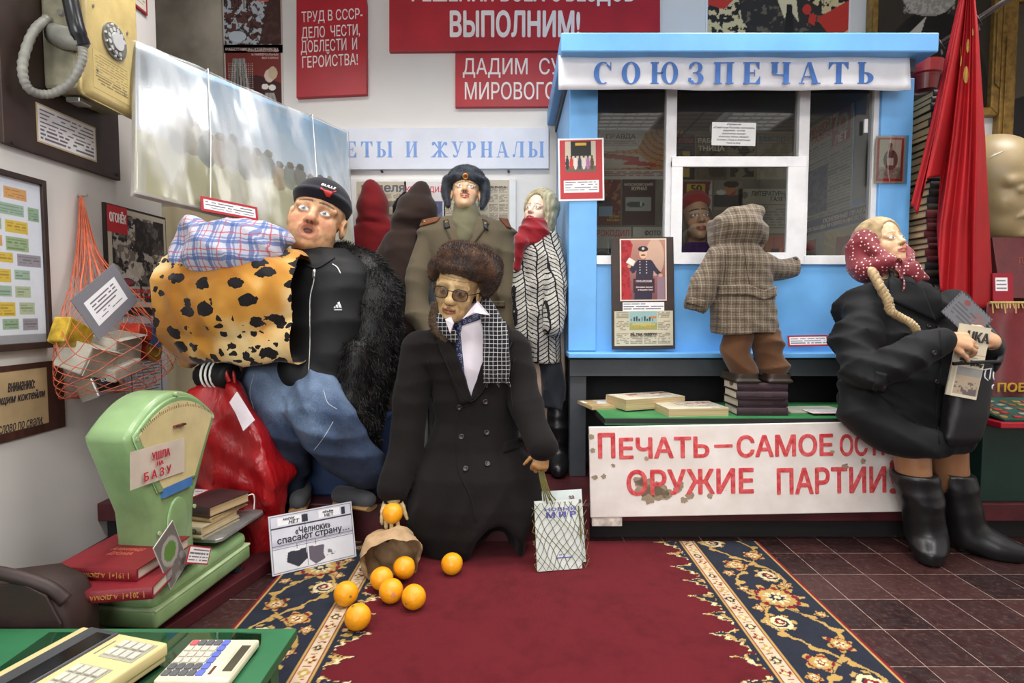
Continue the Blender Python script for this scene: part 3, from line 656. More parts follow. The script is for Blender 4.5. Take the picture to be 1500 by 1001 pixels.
def gilt(name, label, x0, x1, z0, z1, th, painter):
    t = thing(name, label, 'picture', ((x0 + x1) / 2, YB, z0)); fr = wallfr((0, YB, 0))
    for (q) in ([(x0, z0), (x0, z1), (x0 + th, z1 - th), (x0 + th, z0 + th)], [(x1, z1), (x1, z0), (x1 - th, z0 + th), (x1 - th, z1 - th)], [(x0, z1), (x1, z1), (x1 - th, z1 - th), (x0 + th, z1 - th)], [(x1, z0), (x0, z0), (x0 + th, z0 + th), (x1 - th, z0 + th)]):
        mk('frame_rail', fr.vf(join(prism(q[::-1], 0, .05, .008), prism([tuple(np.array(c) * .6 + np.array(q).mean(0) * .4) for c in q[::-1]], .05, .06, .004))), gold, t)
    p = painter(x1 - x0 - 2 * th, z1 - z0 - 2 * th); p.link('canvas', wallfr((x0 + th, YB - .02, z0 + th)), t, mat=MA('oil canvas', .35, .1, 200), bt=.01)
def bearded(w, h):
    p = Paint(w, h, .006, (58, 52, 44)); p.ell(w * .5, 0, w * .52, h * .86, (30, 28, 27)); p.poly([(w * .16, h * .44), (w * .30, h * .66), (w * .44, h * .80), (w * .40, h * .66), (w * .24, h * .44)], (196, 190, 178))
    p.ell(w * .46, h * 1.0, w * .24, h * .2, (150, 144, 136)); p.blot(w * .24, h * .82, w * .68, h, .012, (196, 190, 182), .52, .7, 2); return p
a, b = P(1268, 250, YB - .05), P(1448, 60, YB - .05)
gilt('portrait_painting', 'gilt framed portrait of a bearded man above the kiosk', a[0], P(1460, 0, YB)[0] , 1.98, 2.70, .045, bearded)
def seated(w, h):
    p = Paint(w, h, .008, (86, 78, 66)); p.c *= (.8 + .3 * fbm(p.x * 4, p.y * 4, 2))[..., None]; p.poly([(0, .0), (w, 0), (w, h * .62), (w * .4, h * .62), (0, h * .56)], (34, 32, 32)); p.ell(w * .5, h * .7, w * .14, h * .11, (176, 140, 112)); return p
gilt('portrait_painting', 'tall gilt framed dark painting behind the plaster head', P(1452, 200, YB)[0], P(1452, 200, YB)[0] + .75, P(0, 345, YB)[2], 2.68, .085, seated)
# framed newspapers behind the figures
t = thing('newspaper_board', 'white display board of old newspapers behind the hooded figures', 'board', (P(640, 400, YB)[0], YB, 1.0))
a, b = P(420, 420, YB), P(756, 263, YB); fr0 = wallfr((0, YB, 0))
mk('backing', fr0.vf(box(a[0], b[0], .9, b[2], 0, .02, .003)), M('white board', (232, 232, 232), .5, .03), t)
def paper(w, h, sd=0, tone=(206, 198, 182), cols=4, head=.12):
    p = Paint(w, h, .0035, tone); p.c *= (.94 + .1 * fbm(p.x * 8, p.y * 8, sd))[..., None]
    for i in range(cols): p.rows(w * (.03 + .95 * i / cols), h * .02, w * (.95 * (i + 1) / cols), h * (1 - head), .0075, (70, 66, 62), .62, sd + i, .008)
    return p
def newsp(name, label, x0, y0, x1, y1, p, Y, title=None, tm=None, bold=.03, tb=None):
    a = P(x0, y1, Y); fr = wallfr((a[0], Y, a[2])); tt = thing(name, label, 'newspaper', (a[0] + p.w / 2, Y, a[2]))
    p.link('front_page', fr, tt, bt=.002)
    if title: mk('masthead', fr.vf(write(title, tuple(np.array(tb) * (p.w, p.h, p.w, p.h)), .0008, bold)), tm, tt)
    return tt, fr
pink = M('pink red print', (206, 60, 84), .6, .05); ink = M('faded black print', (62, 58, 58), .6, .05)
Yn = YB - .022
def np_at(x0, x1, ytop, hgt): a = P(x0, ytop, Yn); return P(x1, 0, Yn)[0] - a[0], (a[0], a[2] - hgt)
def hang(name, label, x0, x1, ytop, hgt, paintfn, title, tbox, tm, bold=.03):
    w, (ox, oz) = np_at(x0, x1, ytop, hgt); p = paintfn(w, hgt); fr = wallfr((ox, Yn, oz)); tt = thing(name, label, 'newspaper', (ox + w / 2, Yn, oz))
    p.link('front_page', fr, tt, bt=.002)
    if title: mk('masthead', fr.vf(write(title, tuple(np.array(tbox) * (w, hgt, w, hgt)), .0008, bold)), tm, tt)
def week(w, h):
    p = paper(w, h, 3, (198, 186, 162)); p.rect(w * .3, .12, w * .97, h - .11, (122, 116, 104)); p.ell(w * .74, h - .16, w * .22, .022, (196, 184, 156), 12); p.ell(w * .8, h - .26, w * .14, .03, (66, 62, 58), 25); p.ell(w * .7, h - .33, w * .1, .03, (172, 160, 136), -20); return p
hang('newspaper', 'yellowed newspaper with a grey airship photo behind the red hood', 522, 592, 266, .55, week, 'неделя', (.1, .875, .98, .965), M('grey blue print', (92, 96, 108), .6))
def croc(w, h):
    p = Paint(w, h, .004, (222, 216, 214)); p.rect(w * .46, .1, w * .93, h - .11, (84, 92, 128)); p.blot(w * .46, .1, w * .93, h - .11, .05, (120, 128, 160), .5, .8); return p
hang('newspaper', 'white satirical magazine cover with pink masthead behind the brown hood', 592, 650, 266, .55, croc, 'КРОКОДИЛ', (.04, .88, .98, .95), pink, .02)
hang('newspaper', 'old newspaper page with a short headline right of the fur-hatted officer', 700, 746, 264, .28, lambda w, h: paper(w, h, 9, (204, 192, 170), 3), 'ЕТ СЕВ РИСА', (.05, .84, .9, .88), ink)
hang('newspaper', 'old newspaper page directly behind the officer', 650, 700, 264, .40, lambda w, h: paper(w, h, 12, (204, 192, 170), 3), None, None, None)
# ================================================================ the kiosk
KX0, KX1, KY, KB = .249, 1.736, 2.58, 3.28
blue = M('sky blue gloss paint', (112, 178, 236), .42, .05, 6.0, .06, 50)
grey_paint = M('dark grey paint', (66, 70, 76), .5, .10, 9, .1, 40)
white_gloss = M('white gloss paint', (232, 232, 234), .4, .05, 12, .1, 40)
def kx(x, Y=KY): return P(x, 400, Y)[0]
def kz(y, Y=KY): return P(750, y, Y)[2]
def glass_mat():
    k = NT('window glass'); tr = k.n('ShaderNodeBsdfTransparent', Color=(.93, .95, .94, 1)); gl = k.n('ShaderNodeBsdfGlossy', Color=(1, 1, 1, 1), Roughness=.015)
    fr = k.n('ShaderNodeFresnel', IOR=1.52); f2 = k.math('MULTIPLY', fr.outputs[0], 1.7)
    k.t.links.new(k.n('ShaderNodeMixShader', i0=f2, i1=tr, i2=gl).outputs[0], k.out.inputs[0]); return k.m
GLASS = glass_mat()
K = thing('newspaper_kiosk', 'sky blue newspaper kiosk with white window frames and a serif banner', 'kiosk', (1.0, 2.9, PLAT))
ztop = kz(128) + .06; zc = .715
zr0, zr1 = P(750, 76, 2.40)[2], P(750, 47, 2.40)[2]
mk('roof', box(P(822, 60, 2.4)[0], P(1376, 60, 2.4)[0], 2.40, KB + .06, zr0, zr1, .006), blue, K)
mk('soffit', box(.24, 1.675, 2.47, KB + .02, zr0 - .05, zr0), M('dark grey soffit', (58, 62, 70), .6, .1), K)  # roof underside in dark grey
mk('corner_post', box(KX0, kx(873), KY - .02, KY + .04, zc, zr0 - .04, .003), blue, K)
mk('corner_post', box(kx(1279), KX1, KY - .02, KY + .04, zc, zr0 - .04, .003), blue, K)
mk('side_wall', box(KX0, KX0 + .02, KY + .04, KB, zc - .02, zr0 - .04), blue, K)
mk('side_wall', box(KX1 - .10, KX1, KY + .04, KB, zc - .02, zr0 - .04), blue, K)
inner = M('kiosk inside boards', (128, 118, 104), .8, .15, 6)
mk('back_wall', box(KX0, KX1, KB - .02, KB, .15, zr0 - .04), inner, K)
zs0, zs1 = kz(388), kz(375)
mk('front_panel', box(kx(873) - .002, kx(1279) + .002, KY - .005, KY + .025, zc - .02, zs0, .002), blue, K)
ctop = .712
mk('counter', box(P(833, 518, 2.47)[0], KX1 + .03, 2.47, KY + .02, P(800, 525, 2.47)[2], ctop, .004), blue, K)
mk('counter_rail', box(KX0 + .005, KX1, 2.53, 2.57, P(800, 551, 2.53)[2], P(800, 526, 2.53)[2] - .002), grey_paint, K)
for x0, x1, y0 in ((P(838, 0, 2.56)[0], P(863, 0, 2.56)[0], 2.56), (KX1 - .075, KX1, 2.56), (KX0, KX0 + .07, KB - .08), (KX1 - .07, KX1, KB - .08)):
    mk('leg', box(x0, x1, y0, y0 + .06, PLAT, P(800, 530, 2.56)[2], .003), grey_paint, K)
mk('kick_board', box(KX0 + .02, KX1 - .02, 2.86, 2.88, PLAT, .68), M('black board', (26, 26, 28), .7, .1), K)
mk('floor_board', box(KX0 + .02, KX1 - .1, KY + .03, KB - .02, .66, .69), inner, K)
# frames: one window, one sash that slides, panes as sub-parts
yf = KY - .012
_bn = [0]
def bar(x0, x1, y0, y1, a=-.012, b=.03):
    _bn[0] += 1; a -= .0007 * (_bn[0] % 5); b += .0004 * (_bn[0] % 5); return box(kx(x0), kx(x1), KY + a, KY + b, kz(y1), kz(y0), .002)
mk('window_sill', bar(873, 1279, 375, 388, -.018, .03), white_gloss, K)
fw = mk('window_frame', join(bar(972, 987, 120, 376), bar(1163, 1178, 120, 376), bar(985, 1165, 231, 243, -.014), bar(1271, 1279, 120, 376, -.006), bar(873, 1279, 112, 124, -.006)), white_gloss, K)
sash = mk('sliding_sash', join(bar(979, 995, 238, 388, -.03, -.013), bar(1146, 1172, 238, 388, -.03, -.013), bar(979, 1172, 232, 247, -.03, -.013), bar(979, 1172, 371, 388, -.03, -.013)), white_gloss, K)
def pane(x0, x1, y0, y1, yy, par): mk('pane', box(kx(x0), kx(x1), yy, yy + .003, kz(y1), kz(y0)), GLASS, par)
pane(872, 973, 120, 376, KY + .01, fw); pane(986, 1164, 120, 233, KY + .01, fw); pane(1177, 1272, 120, 376, KY + .01, fw); pane(994, 1147, 246, 372, KY - .022, sash)
mk('catch', Fr(P(1268, 185, KY - .006), (1, 0, 0), (0, 0, 1)).vf(box(-.008, .008, -.03, .03, -.005, .006, .002)), white_gloss, K)
# banner sheet of paper under the eave
yb = 2.452
def banner(u, v):
    x = P(818, 108, yb)[0] + u * (P(1332, 108, yb)[0] - P(818, 108, yb)[0]); za, zb = P(750, 133, yb)[2], P(750, 83, yb)[2]
    return np.stack([x, yb - .008 * np.sin(u * 9) * (1 - v) - .012 * (1 - v) * (u > .97) - .004 * np.cos(u * 23), za + v * (zb - za) + .004 * np.sin(u * 3.1) - .004 * (u - .5)], 1)
sheet = M('white banner paper', (226, 226, 232), .5, .03)
t = thing('kiosk_banner', 'white paper banner with blue serif capitals across the kiosk front', 'banner', P(1075, 133, yb))
mk('paper', gridmesh(banner, 60, 6, .0015), sheet, t, True)
a, b = P(870, 123, yb - .014), P(1281, 90, yb - .014)
mk('lettering', Fr((a[0], yb - .0105, a[2])).vf(Fr((0, 0, 0), (1, 0, 0), (0, 0, 1)).vf(serif_line('СОЮЗПЕЧАТЬ', (0, 0, b[0] - a[0], b[2] - a[2]), .001, .30))), M('banner blue print', (62, 112, 186), .5, .05), t)
# small papers on the kiosk
cap_ink = M('small black print', (66, 64, 66), .6, .04)
def wallcard(name, label, cat, x0, y0, x1, y1, Y, paintfn, rotd=0.0, th=.002, cell=.002, extra=None, group=None):
    a, b = P(x0, y1, Y), P(x1, y0, Y); w, h = b[0] - a[0], b[2] - a[2]
    fr = wallfr((a[0], Y - th, a[2])).rot(rotd); p = Paint(w, h, cell, (240, 240, 240)); paintfn(p, w, h); tt = thing(name, label, cat, (a[0] + w / 2, Y, a[2]), group)
    p.link('print', fr, tt, bt=th); 
    if extra: extra(tt, fr, w, h)
    return tt, fr, w, h
def post(p, w, h):
    p.rect(0, 0, w, h, (242, 240, 240)); p.rect(w * .04, h * .03, w * .96, h * .97, (186, 58, 62)); p.rect(w * .16, h * .46, w * .82, h * .95, (198, 186, 168))
    p.rect(w * .28, h * .72, w * .72, h * .95, (40, 38, 36)); p.rect(w * .38, h * .88, w * .62, h * .93, (210, 170, 60)); p.rect(w * .16, h * .46, w * .82, h * .56, (110, 96, 82))
    for i, c in enumerate([(60, 56, 60), (200, 60, 60), (220, 214, 206), (70, 66, 90), (214, 206, 196), (170, 110, 160), (90, 70, 56)]): p.ell(w * (.2 + .09 * i), h * .6, w * .04, h * .1, c); p.ell(w * (.2 + .09 * i), h * .71, w * .02, h * .02, (70, 52, 44))
    p.rect(w * .12, h * .13, w * .88, h * .33, (240, 240, 240)); p.rows(w * .15, h * .14, w * .85, h * .32, .011, (110, 106, 110), .8, 2, .01)
wallcard('queue_poster', 'red card with a photo of a street stall on the left kiosk post', 'poster', 818.5, 203.5, 886, 295, KY - .022, post, 1.2)
def snap(p, w, h):
    p.rect(0, 0, w, h, (196, 170, 140)); p.rect(w * .05, h * .04, w * .95, h * .96, (176, 40, 48)); p.rect(w * .13, h * .1, w * .87, h * .93, (196, 186, 166)); p.rect(w * .13, h * .1, w * .87, h * .34, (150, 142, 126)); p.blot(w * .13, h * .1, w * .87, h * .3, .006, (96, 90, 80), .5, .7)
    p.ell(w * .52, h * .5, w * .24, h * .22, (60, 54, 50)); p.ell(w * .5, h * .76, w * .07, h * .08, (120, 104, 90)); p.ell(w * .5, h * .82, w * .07, h * .04, (48, 44, 42)); p.rect(w * .4, h * .38, w * .62, h * .54, (204, 196, 178)); p.path([(w * .5, h * .95), (w * .42, h * .6), (w * .46, h * .2), (w * .52, h * .05)], w * .035, (236, 234, 232), .8)
wallcard('photo_card', 'small sepia photo of a woman in a red mount on the right kiosk post', 'photo', 1280, 200, 1326, 268, KY - .022, snap, -.6, extra=lambda tt, fr, w, h: mk('plastic_sleeve', fr.vf(box(-.004, w + .012, -.004, h + .006, .0025, .0032)), GLASS, tt))
rows_n = ['«Правды» нет', '«Советская Россия» кончилась', '«Здоровье» - остатки', '«Крестьянку» возьмут', '«Сельскую жизнь» обещают', 'Остались «Труд» и «Работница»', 'Ушла на базу']
wallcard('price_notice', 'small white notice with seven typed lines on the middle window pane', 'notice', 1042, 179, 1107, 213, KY + .0098, lambda p, w, h: None, -1.0, .001, extra=lambda tt, fr, w, h: mk('lettering', fr.vf(lines(rows_n, .006, h - .004, w - .012, (h - .006) / 7, .0005, .012, 'c', gap=.32)), cap_ink, tt))
# postman board on the counter
a = P(890, 513, 2.535); t = thing('postman_board', 'dark wooden board with a colour picture of a moustached postman leaning on the kiosk', 'board', P(940, 513, 2.535))
o_ = P(897, 512, 2.528); u_ = P(989, 511, 2.528) - o_; v_ = P(890, 348, 2.548) - o_
wB, hB = np.linalg.norm(u_), np.linalg.norm(v_); fB = Fr(o_, u_, v_)
wood_dark = M('dark stained board', (54, 38, 32), .5, .2, 12, .1)
mk('board', fB.vf(prism([(0, 0), (wB, 0), (wB - .004, hB), (0.0, hB)], -.018, 0, .002)), wood_dark, t)
pw, ph = wB * .74, hB * .555; p = Paint(pw, ph, .0016, (226, 208, 190)); i_ = .006
p.grad(i_, i_, pw - i_, ph - i_, (120, 72, 76), (186, 138, 120)); p.ell(pw * .75, ph * .7, pw * .2, ph * .3, (232, 208, 178), 0, .5); p.poly([(i_, i_), (pw * .24, i_), (pw * .2, ph * .6), (pw * .28, ph * .9), (pw * .22, ph - i_), (i_, ph - i_)], (176, 40, 48)); p.blot(i_, i_, pw * .24, ph, .012, (120, 24, 36), .55, .6)
p.poly([(pw * .3, i_), (pw * .68, i_), (pw * .72, ph * .5), (pw * .66, ph * .66), (pw * .38, ph * .66), (pw * .34, ph * .4)], (46, 40, 62)); p.path([(pw * .4, ph * .62), (pw * .28, ph * .48), (pw * .22, ph * .58)], pw * .09, (46, 40, 62)); p.path([(pw * .66, ph * .62), (pw * .76, ph * .5), (pw * .86, ph * .42)], pw * .09, (46, 40, 62))
p.ell(pw * .5, ph * .76, pw * .085, ph * .08, (226, 180, 150)); p.ell(pw * .5, ph * .735, pw * .05, ph * .012, (84, 58, 44)); p.ell(pw * .5, ph * .835, pw * .11, ph * .045, (40, 36, 46)); p.rect(pw * .4, ph * .805, pw * .6, ph * .822, (28, 26, 30)); p.ell(pw * .5, ph * .84, pw * .03, ph * .02, (206, 196, 180))
p.poly([(pw * .13, ph * .62), (pw * .28, ph * .56), (pw * .33, ph * .64), (pw * .2, ph * .7)], (236, 226, 214)); p.ell(pw * .2, ph * .56, pw * .04, ph * .03, (206, 150, 120)); p.ell(pw * .87, ph * .41, pw * .05, ph * .03, (206, 150, 120)); p.rect(pw * .8, i_, pw * .96, ph * .38, (146, 118, 130))
for q in range(5):
    for s in (.43, .57): p.ell(pw * s, ph * (.45 + .045 * q), pw * .014, ph * .009, (214, 196, 150))
p.rect(pw * .28, ph * .24, pw * .74, ph * .36, (62, 34, 48)); p.rect(pw * .28, ph * .13, pw * .74, ph * .25, (62, 34, 48), .9)
f2 = fB.at(wB * .13, hB * .43, .002); pic = p.link('picture', f2, t, bt=.003)
mk('caption', f2.vf(join(write('ПОЧТА РОССИИ', (pw * .34, ph * .30, pw * .68, ph * .335), .0006, .02), write('Доставим письма!', (pw * .34, ph * .205, pw * .7, ph * .235), .0006, .02), write('и посылки тоже', (pw * .38, ph * .165, pw * .7, ph * .19), .0006, .01))), M('caption white', (236, 230, 226), .6), pic)
p = Paint(wB * .66, hB * .088, .0014, (238, 236, 238)); p.rows(.004, .002, p.w - .004, p.h - .002, p.h / 4, (70, 66, 72), .8, 4, .008); p.link('typed_label', fB.at(wB * .17, hB * .33, .001), t, bt=.001)
nw, nh = wB * .93, hB * .31; p = paper(nw, nh, 5, (206, 196, 168), 4, .02); p.rect(nw * .26, nh * .46, nw * .73, nh, (206, 196, 168)); p.rect(nw * .26, nh * .46, nw * .73, nh * .98, (150, 182, 180)); p.rect(nw * .26, nh * .46, nw * .73, nh * .66, (150, 160, 96)); p.blot(nw * .28, nh * .5, nw * .7, nh * .66, .006, (214, 150, 70), .5, .9, 3); p.ell(nw * .5, nh * .62, nw * .2, nh * .04, (190, 186, 110))
for q in range(9): p.rect(nw * (.28 + .045 * q), nh * .7, nw * (.305 + .045 * q), nh * (.78 + .04 * (q % 3)), (50, 54, 56))
p.rect(nw * .62, nh * .78, nw * .72, nh * .86, (190, 130, 70)); f3 = fB.at(wB * .035, hB * .03, .002); nc = p.link('news_clipping', f3, t, wav=.003, bt=.001)
mk('headline', f3.vf(write('ЭЙ, ТАМ, НАВЕРХУ!', (nw * .27, nh * .28, nw * .73, nh * .39), .0016, .03)), ink, nc)
# caption on the counter by the right side
def captioncard(name, label, o, u, v, seed=0, th=.002, frame=(168, 36, 48), m=.045, rows=3, paper_c=(238, 236, 238), cat='caption card', back=None, cell=.0016):
    o, u, v = np.array(o), np.array(u), np.array(v); w, h = np.linalg.norm(u), np.linalg.norm(v); fr = Fr(o, u, v)
    p = Paint(w, h, cell, frame); b = m * w; p.rect(b, b, w - b, h - b, paper_c); p.rows(b * 1.6, b * 1.3, w - b * 1.6, h - b * 1.3, (h - 2.6 * b) / rows, (84, 80, 86), .85, seed, max(.006, w * .05))
    tt = p.link(name, fr, None, bt=th, back=frame); props(tt, label, cat); return tt
a, b, c = P(1155, 508, 2.52), P(1214, 507, 2.52), P(1151, 492, 2.53)
captioncard('caption_card', 'red-edged caption card on the kiosk counter right of the checked coat', a, b - a, c - a, 3)
# magazines hanging inside the kiosk
YI = KB - .021
def inside(name, label, cat, x0, y0, x1, y1, fn, title=None, tb=None, tc=None, bold=.03, Y=YI, cell=.005):
    a, b = P(x0, y1, Y), P(x1, y0, Y); w, h = b[0] - a[0], b[2] - a[2]; p = Paint(w, h, cell, (200, 196, 186)); fn(p, w, h); fr = wallfr((a[0], Y - .004, a[2]))
    tt = thing(name, label, cat, (a[0] + w / 2, Y, a[2])); p.link('cover', fr, tt, bt=.004)
    if title:
        for i, (s, bx) in enumerate(zip(title.split('|'), tb)): mk('title', fr.vf(write(s, tuple(np.array(bx) * (w, h, w, h)), .001, bold)), tc if not isinstance(tc, list) else tc[i], tt)
    return tt
redp = M('red print', (196, 48, 44), .6, .05); yelp = M('yellow print', (226, 186, 50), .6, .05); creamp = M('cream print', (222, 210, 184), .6, .05); bluep = M('teal print', (80, 140, 160), .6, .05); blk = M('black print', (34, 32, 32), .6, .05)
def kreml(p, w, h):
    p.grad(0, 0, w, h, (206, 128, 60), (214, 150, 80))
    for r in np.arange(.05, .5, .03): p.put(np.abs(np.hypot(p.x - w * .8, p.y - h * 1.0) - r) < .003, (120, 66, 40))
    p.poly([(w * .80, h * .2), (w * .80, h * .6), (w * .84, h * .7), (w * .87, h * .95), (w * .9, h * .7), (w * .95, h * .6), (w * .95, h * .2)], (112, 40, 36)); p.poly([(0, h * .55), (w * .48, h * .6), (w * .6, h), (w * .05, h)], (220, 210, 196)); p.poly([(0, h * .2), (w * .7, h * .25), (w * .5, h * .5), (0, h * .55)], (206, 190, 172))
    p.poly([(.0, h * .45), (w * .5, h * .35), (w * .5, h * .45), (0, h * .55)], (170, 50, 44)); p.poly([(w * .3, h * .3), (w * .7, h * .25), (w * .7, h * .32), (w * .4, h * .4)], (190, 60, 50)); p.rect(0, 0, w, h * .2, (212, 204, 190)); p.rows(w * .05, h * .02, w * .98, h * .18, h * .045, (170, 60, 52), .8, 3, .02); p.rows(w * .1, h * .62, w * .5, h * .78, h * .035, (120, 60, 54), .6, 5, .02)
inside('propaganda_poster', 'orange poster of newspapers and a tower behind the left kiosk pane', 'poster', 872, 190, 1000, 263, kreml, 'ПРАВДА', [(.12, .80, .46, .9)], blk)
def mosc(p, w, h): p.rect(0, 0, w, h, (66, 26, 30)); p.rect(w * .1, h * .3, w * .88, h * .6, (176, 172, 164)); p.ell(w * .4, h * .45, w * .28, h * .07, (66, 70, 76)); p.rect(w * .55, h * .4, w * .6, h * .5, (220, 218, 212))
inside('magazine', 'dark maroon magazine titled МОСКОВСКИЙ ЖУРНАЛ behind the left kiosk pane', 'magazine', 911, 263, 960, 330, mosc, 'МОСКОВСКИЙ|ЖУРНАЛ', [(.06, .86, .92, .93), (.26, .76, .74, .84)], creamp)
def col1(p, w, h): p.rect(0, 0, w, h, (120, 44, 34)); p.blot(0, h * .2, w, h, .03, (200, 140, 90), .55, .8); p.rect(w * .2, h * .2, w * .7, h * .6, (60, 50, 50)); p.rect(w * .35, h * .2, w * .75, h * .42, (150, 180, 210)); p.ell(w * .5, h * .85, w * .2, h * .1, (180, 60, 44))
inside('magazine', 'colourful magazine with yellow title beside the red stall card', 'magazine', 860, 264, 909, 330, col1, 'ДОМ|МОДЫ', [(.66, .16, .95, .22), (.6, .08, .97, .14)], yelp)
def gry(p, w, h): p.rect(0, 0, w, h, (176, 172, 162)); p.rect(0, 0, w, h * .6, (40, 58, 78)); p.ell(w * .3, h * .4, w * .25, h * .18, (110, 110, 90)); p.ell(w * .3, h * .4, w * .2, h * .14, (40, 58, 78))
inside('magazine', 'magazine with red title low behind the left kiosk pane', 'magazine', 864, 333, 924, 410, gry, 'КРОКОДИЛ', [(.05, .8, .96, .95)], redp, .02)
inside('magazine', 'grey magazine titled ФОТО at the bottom of the left kiosk pane', 'magazine', 926, 333, 985, 410, lambda p, w, h: (p.rect(0, 0, w, h, (186, 180, 168)), p.rect(w * .2, .01, w * .9, h * .6, (70, 66, 62))), 'ФОТО', [(.3, .84, .7, .94)], blk, .03)
def rod(p, w, h): p.rect(0, 0, w, h, (28, 24, 24)); p.rect(w * .2, h * .05, w * .8, h * .62, (190, 150, 60)); p.path([(w * .3, h * .5), (w * .7, h * .5)], w * .06, (40, 30, 26)); p.path([(w * .5, h * .56), (w * .5, h * .3), (w * .3, h * .2)], w * .06, (40, 30, 26)); p.path([(w * .5, h * .4), (w * .7, h * .25)], w * .05, (40, 30, 26))
inside('magazine', 'black magazine with red title РОДИНА behind the upper middle pane', 'magazine', 978, 197, 1018, 263, rod, 'РОДИНА', [(.06, .78, .94, .92)], redp, .02)
def brn(c, d): return lambda p, w, h: (p.rect(0, 0, w, h, c), p.blot(w * .05, h * .05, w * .95, h * .8, .03, d, .5, .9, int(c[0])))
inside('magazine', 'brown magazine with a two line title behind the window notice', 'magazine', 1019, 200, 1066, 263, brn((112, 96, 74), (70, 54, 40)), 'РАБО|ТНИЦА', [(.05, .84, .6, .96), (.05, .64, .9, .78)], creamp, .03)
inside('magazine', 'magazine with dark curly heads behind the window notice', 'magazine', 1067, 203, 1107, 263, brn((140, 128, 104), (44, 34, 30)))
inside('magazine', 'beige magazine with blue title at the right of the upper middle pane', 'magazine', 1108, 193, 1160, 263, brn((168, 156, 132), (150, 138, 114)), 'МЫСЛИ', [(.05, .8, .8, .92)], bluep, .02)
def fif(p, w, h): p.rect(0, 0, w, h, (200, 196, 186)); p.poly([(0, h * .3), (w * .8, h * .2), (w * .95, h), (0, h)], (120, 34, 34)); p.rect(w * .12, h * .7, w * .75, h * .92, (214, 178, 40)); p.blot(0, h * .2, w, h * .65, .03, (190, 40, 44), .55, .9)
inside('magazine', 'red magazine with a yellow 50 above the saleswoman', 'magazine', 1000, 265, 1043, 325, fif, '50', [(.25, .72, .65, .9)], blk, .03)
def fac(p, w, h): p.rect(0, 0, w, h, (150, 140, 120)); p.rect(0, h * .1, w, h * .5, (44, 44, 50)); p.ell(w * .55, h * .72, w * .2, h * .2, (200, 130, 80)); p.ell(w * .6, h * .88, w * .26, h * .12, (36, 28, 26)); p.ell(w * .25, h * .6, w * .16, h * .09, (220, 214, 206)); p.poly([(w * .5, h * .5), (w * .8, h * .7), (w * .7, h * .48)], (180, 50, 40))
inside('magazine', 'magazine with an orange portrait behind the checked hood', 'magazine', 1045, 265, 1088, 308, fac)
inside('newspaper', 'literary newspaper with bold black masthead in the lower middle pane', 'newspaper', 1080, 277, 1160, 342, lambda p, w, h: (p.rect(0, 0, w, h, (180, 172, 150)), p.rows(.01, .01, w - .01, h * .68, .014, (80, 76, 66), .7, 7, .02), p.ell(w * .12, h * .86, w * .06, h * .08, (110, 104, 90))), 'ЛИТЕРАТУРНАЯ|ГАЗЕТА', [(.24, .84, .98, .95), (.6, .72, .98, .82)], blk, .02)
inside('booklet', 'small orange booklet at the bottom corner of the sliding sash', 'booklet', 1120, 345, 1150, 385, lambda p, w, h: (p.rect(0, 0, w, h, (196, 120, 84)), p.rect(w * .3, h * .1, w * .7, h * .5, (60, 50, 60)), p.rect(w * .4, h * .55, w * .9, h * .95, (206, 70, 120)), p.rect(w * .46, h * .6, w * .84, h * .9, (196, 120, 84))))
# posters on the right inside wall of the kiosk, running away from the glass
XI = KX1 - .101
def sidein(name, label, x0, ytop0, ybot0, x1, fn, titles=(), cell=.005):
    """x0 near edge (right in the picture), x1 far edge; heights measured at the near edge"""
    a, b = PX(x0, ybot0, XI), PX(x0, ytop0, XI); c = PX(x1, 300, XI); w, h = c[1] - a[1], b[2] - a[2]
    p = Paint(w, h, cell, (196, 192, 180)); fn(p, w, h); fr = Fr((XI - .003, c[1], a[2]), (0, -1, 0), (0, 0, 1)); tt = thing(name, label, 'poster', (XI, a[1] + w / 2, a[2])); p.link('print', fr, tt, bt=.003)
    for (s, bx, m, bo) in titles: mk('title', fr.vf(write(s, tuple(np.array(bx) * (w, h, w, h)), .001, bo)), m, tt)
def seventy(p, w, h):
    p.rows(.01, .01, w - .01, h * .75, .016, (90, 88, 80), .6, 3, .02); p.rect(0, h * .05, w * .55, h * .52, (60, 80, 124)); p.blot(0, h * .05, w * .55, h * .52, .02, (120, 134, 160), .52, .8, 3); p.rect(w * .6, h * .66, w * .95, h * .99, (170, 34, 40)); p.ell(w * .82, h * .84, w * .09, h * .09, (200, 186, 170)); p.ell(w * .82, h * .84, w * .05, h * .055, (170, 34, 40))
sidein('jubilee_poster', 'newspaper poster with a red 70 ЛЕТ stamp on the inner right kiosk wall', 1247, 148, 305, 1176, seventy, [('НАШЕЙ', (.14, .88, .56, .97), redp, .04), ('ГАЗЕТЕ', (.2, .78, .58, .86), redp, .04), ('7', (.62, .8, .74, .97), creamp, .03), ('ЛЕТ', (.66, .67, .9, .75), creamp, .04)])
sidein('blank_sheet', 'blank grey sheet between the jubilee poster and the kiosk glass', 1268, 138, 288, 1250, lambda p, w, h: p.rect(0, 0, w, h, (176, 176, 176)))
def rights(p, w, h):
    p.rect(0, h * .76, w, h * .98, (40, 56, 130)); cx, cy = w * .72, h * .36
    an = np.arctan2(p.y - cy, p.x - cx); p.put((p.y < h * .72) & (p.x > w * .42) & (np.sin(an * 30) > -.2), (222, 186, 56)); p.poly([(w * .58, h * .1), (w * .86, h * .08), (w * .9, h * .58), (w * .6, h * .62)], (176, 60, 34)); p.ell(w * .73, h * .36, w * .06, h * .12, (222, 150, 40)); p.rect(w * .06, h * .5, w * .3, h * .66, (186, 52, 48)); p.rows(w * .06, h * .1, w * .36, h * .4, .03, (150, 90, 84), .6, 3, .02)
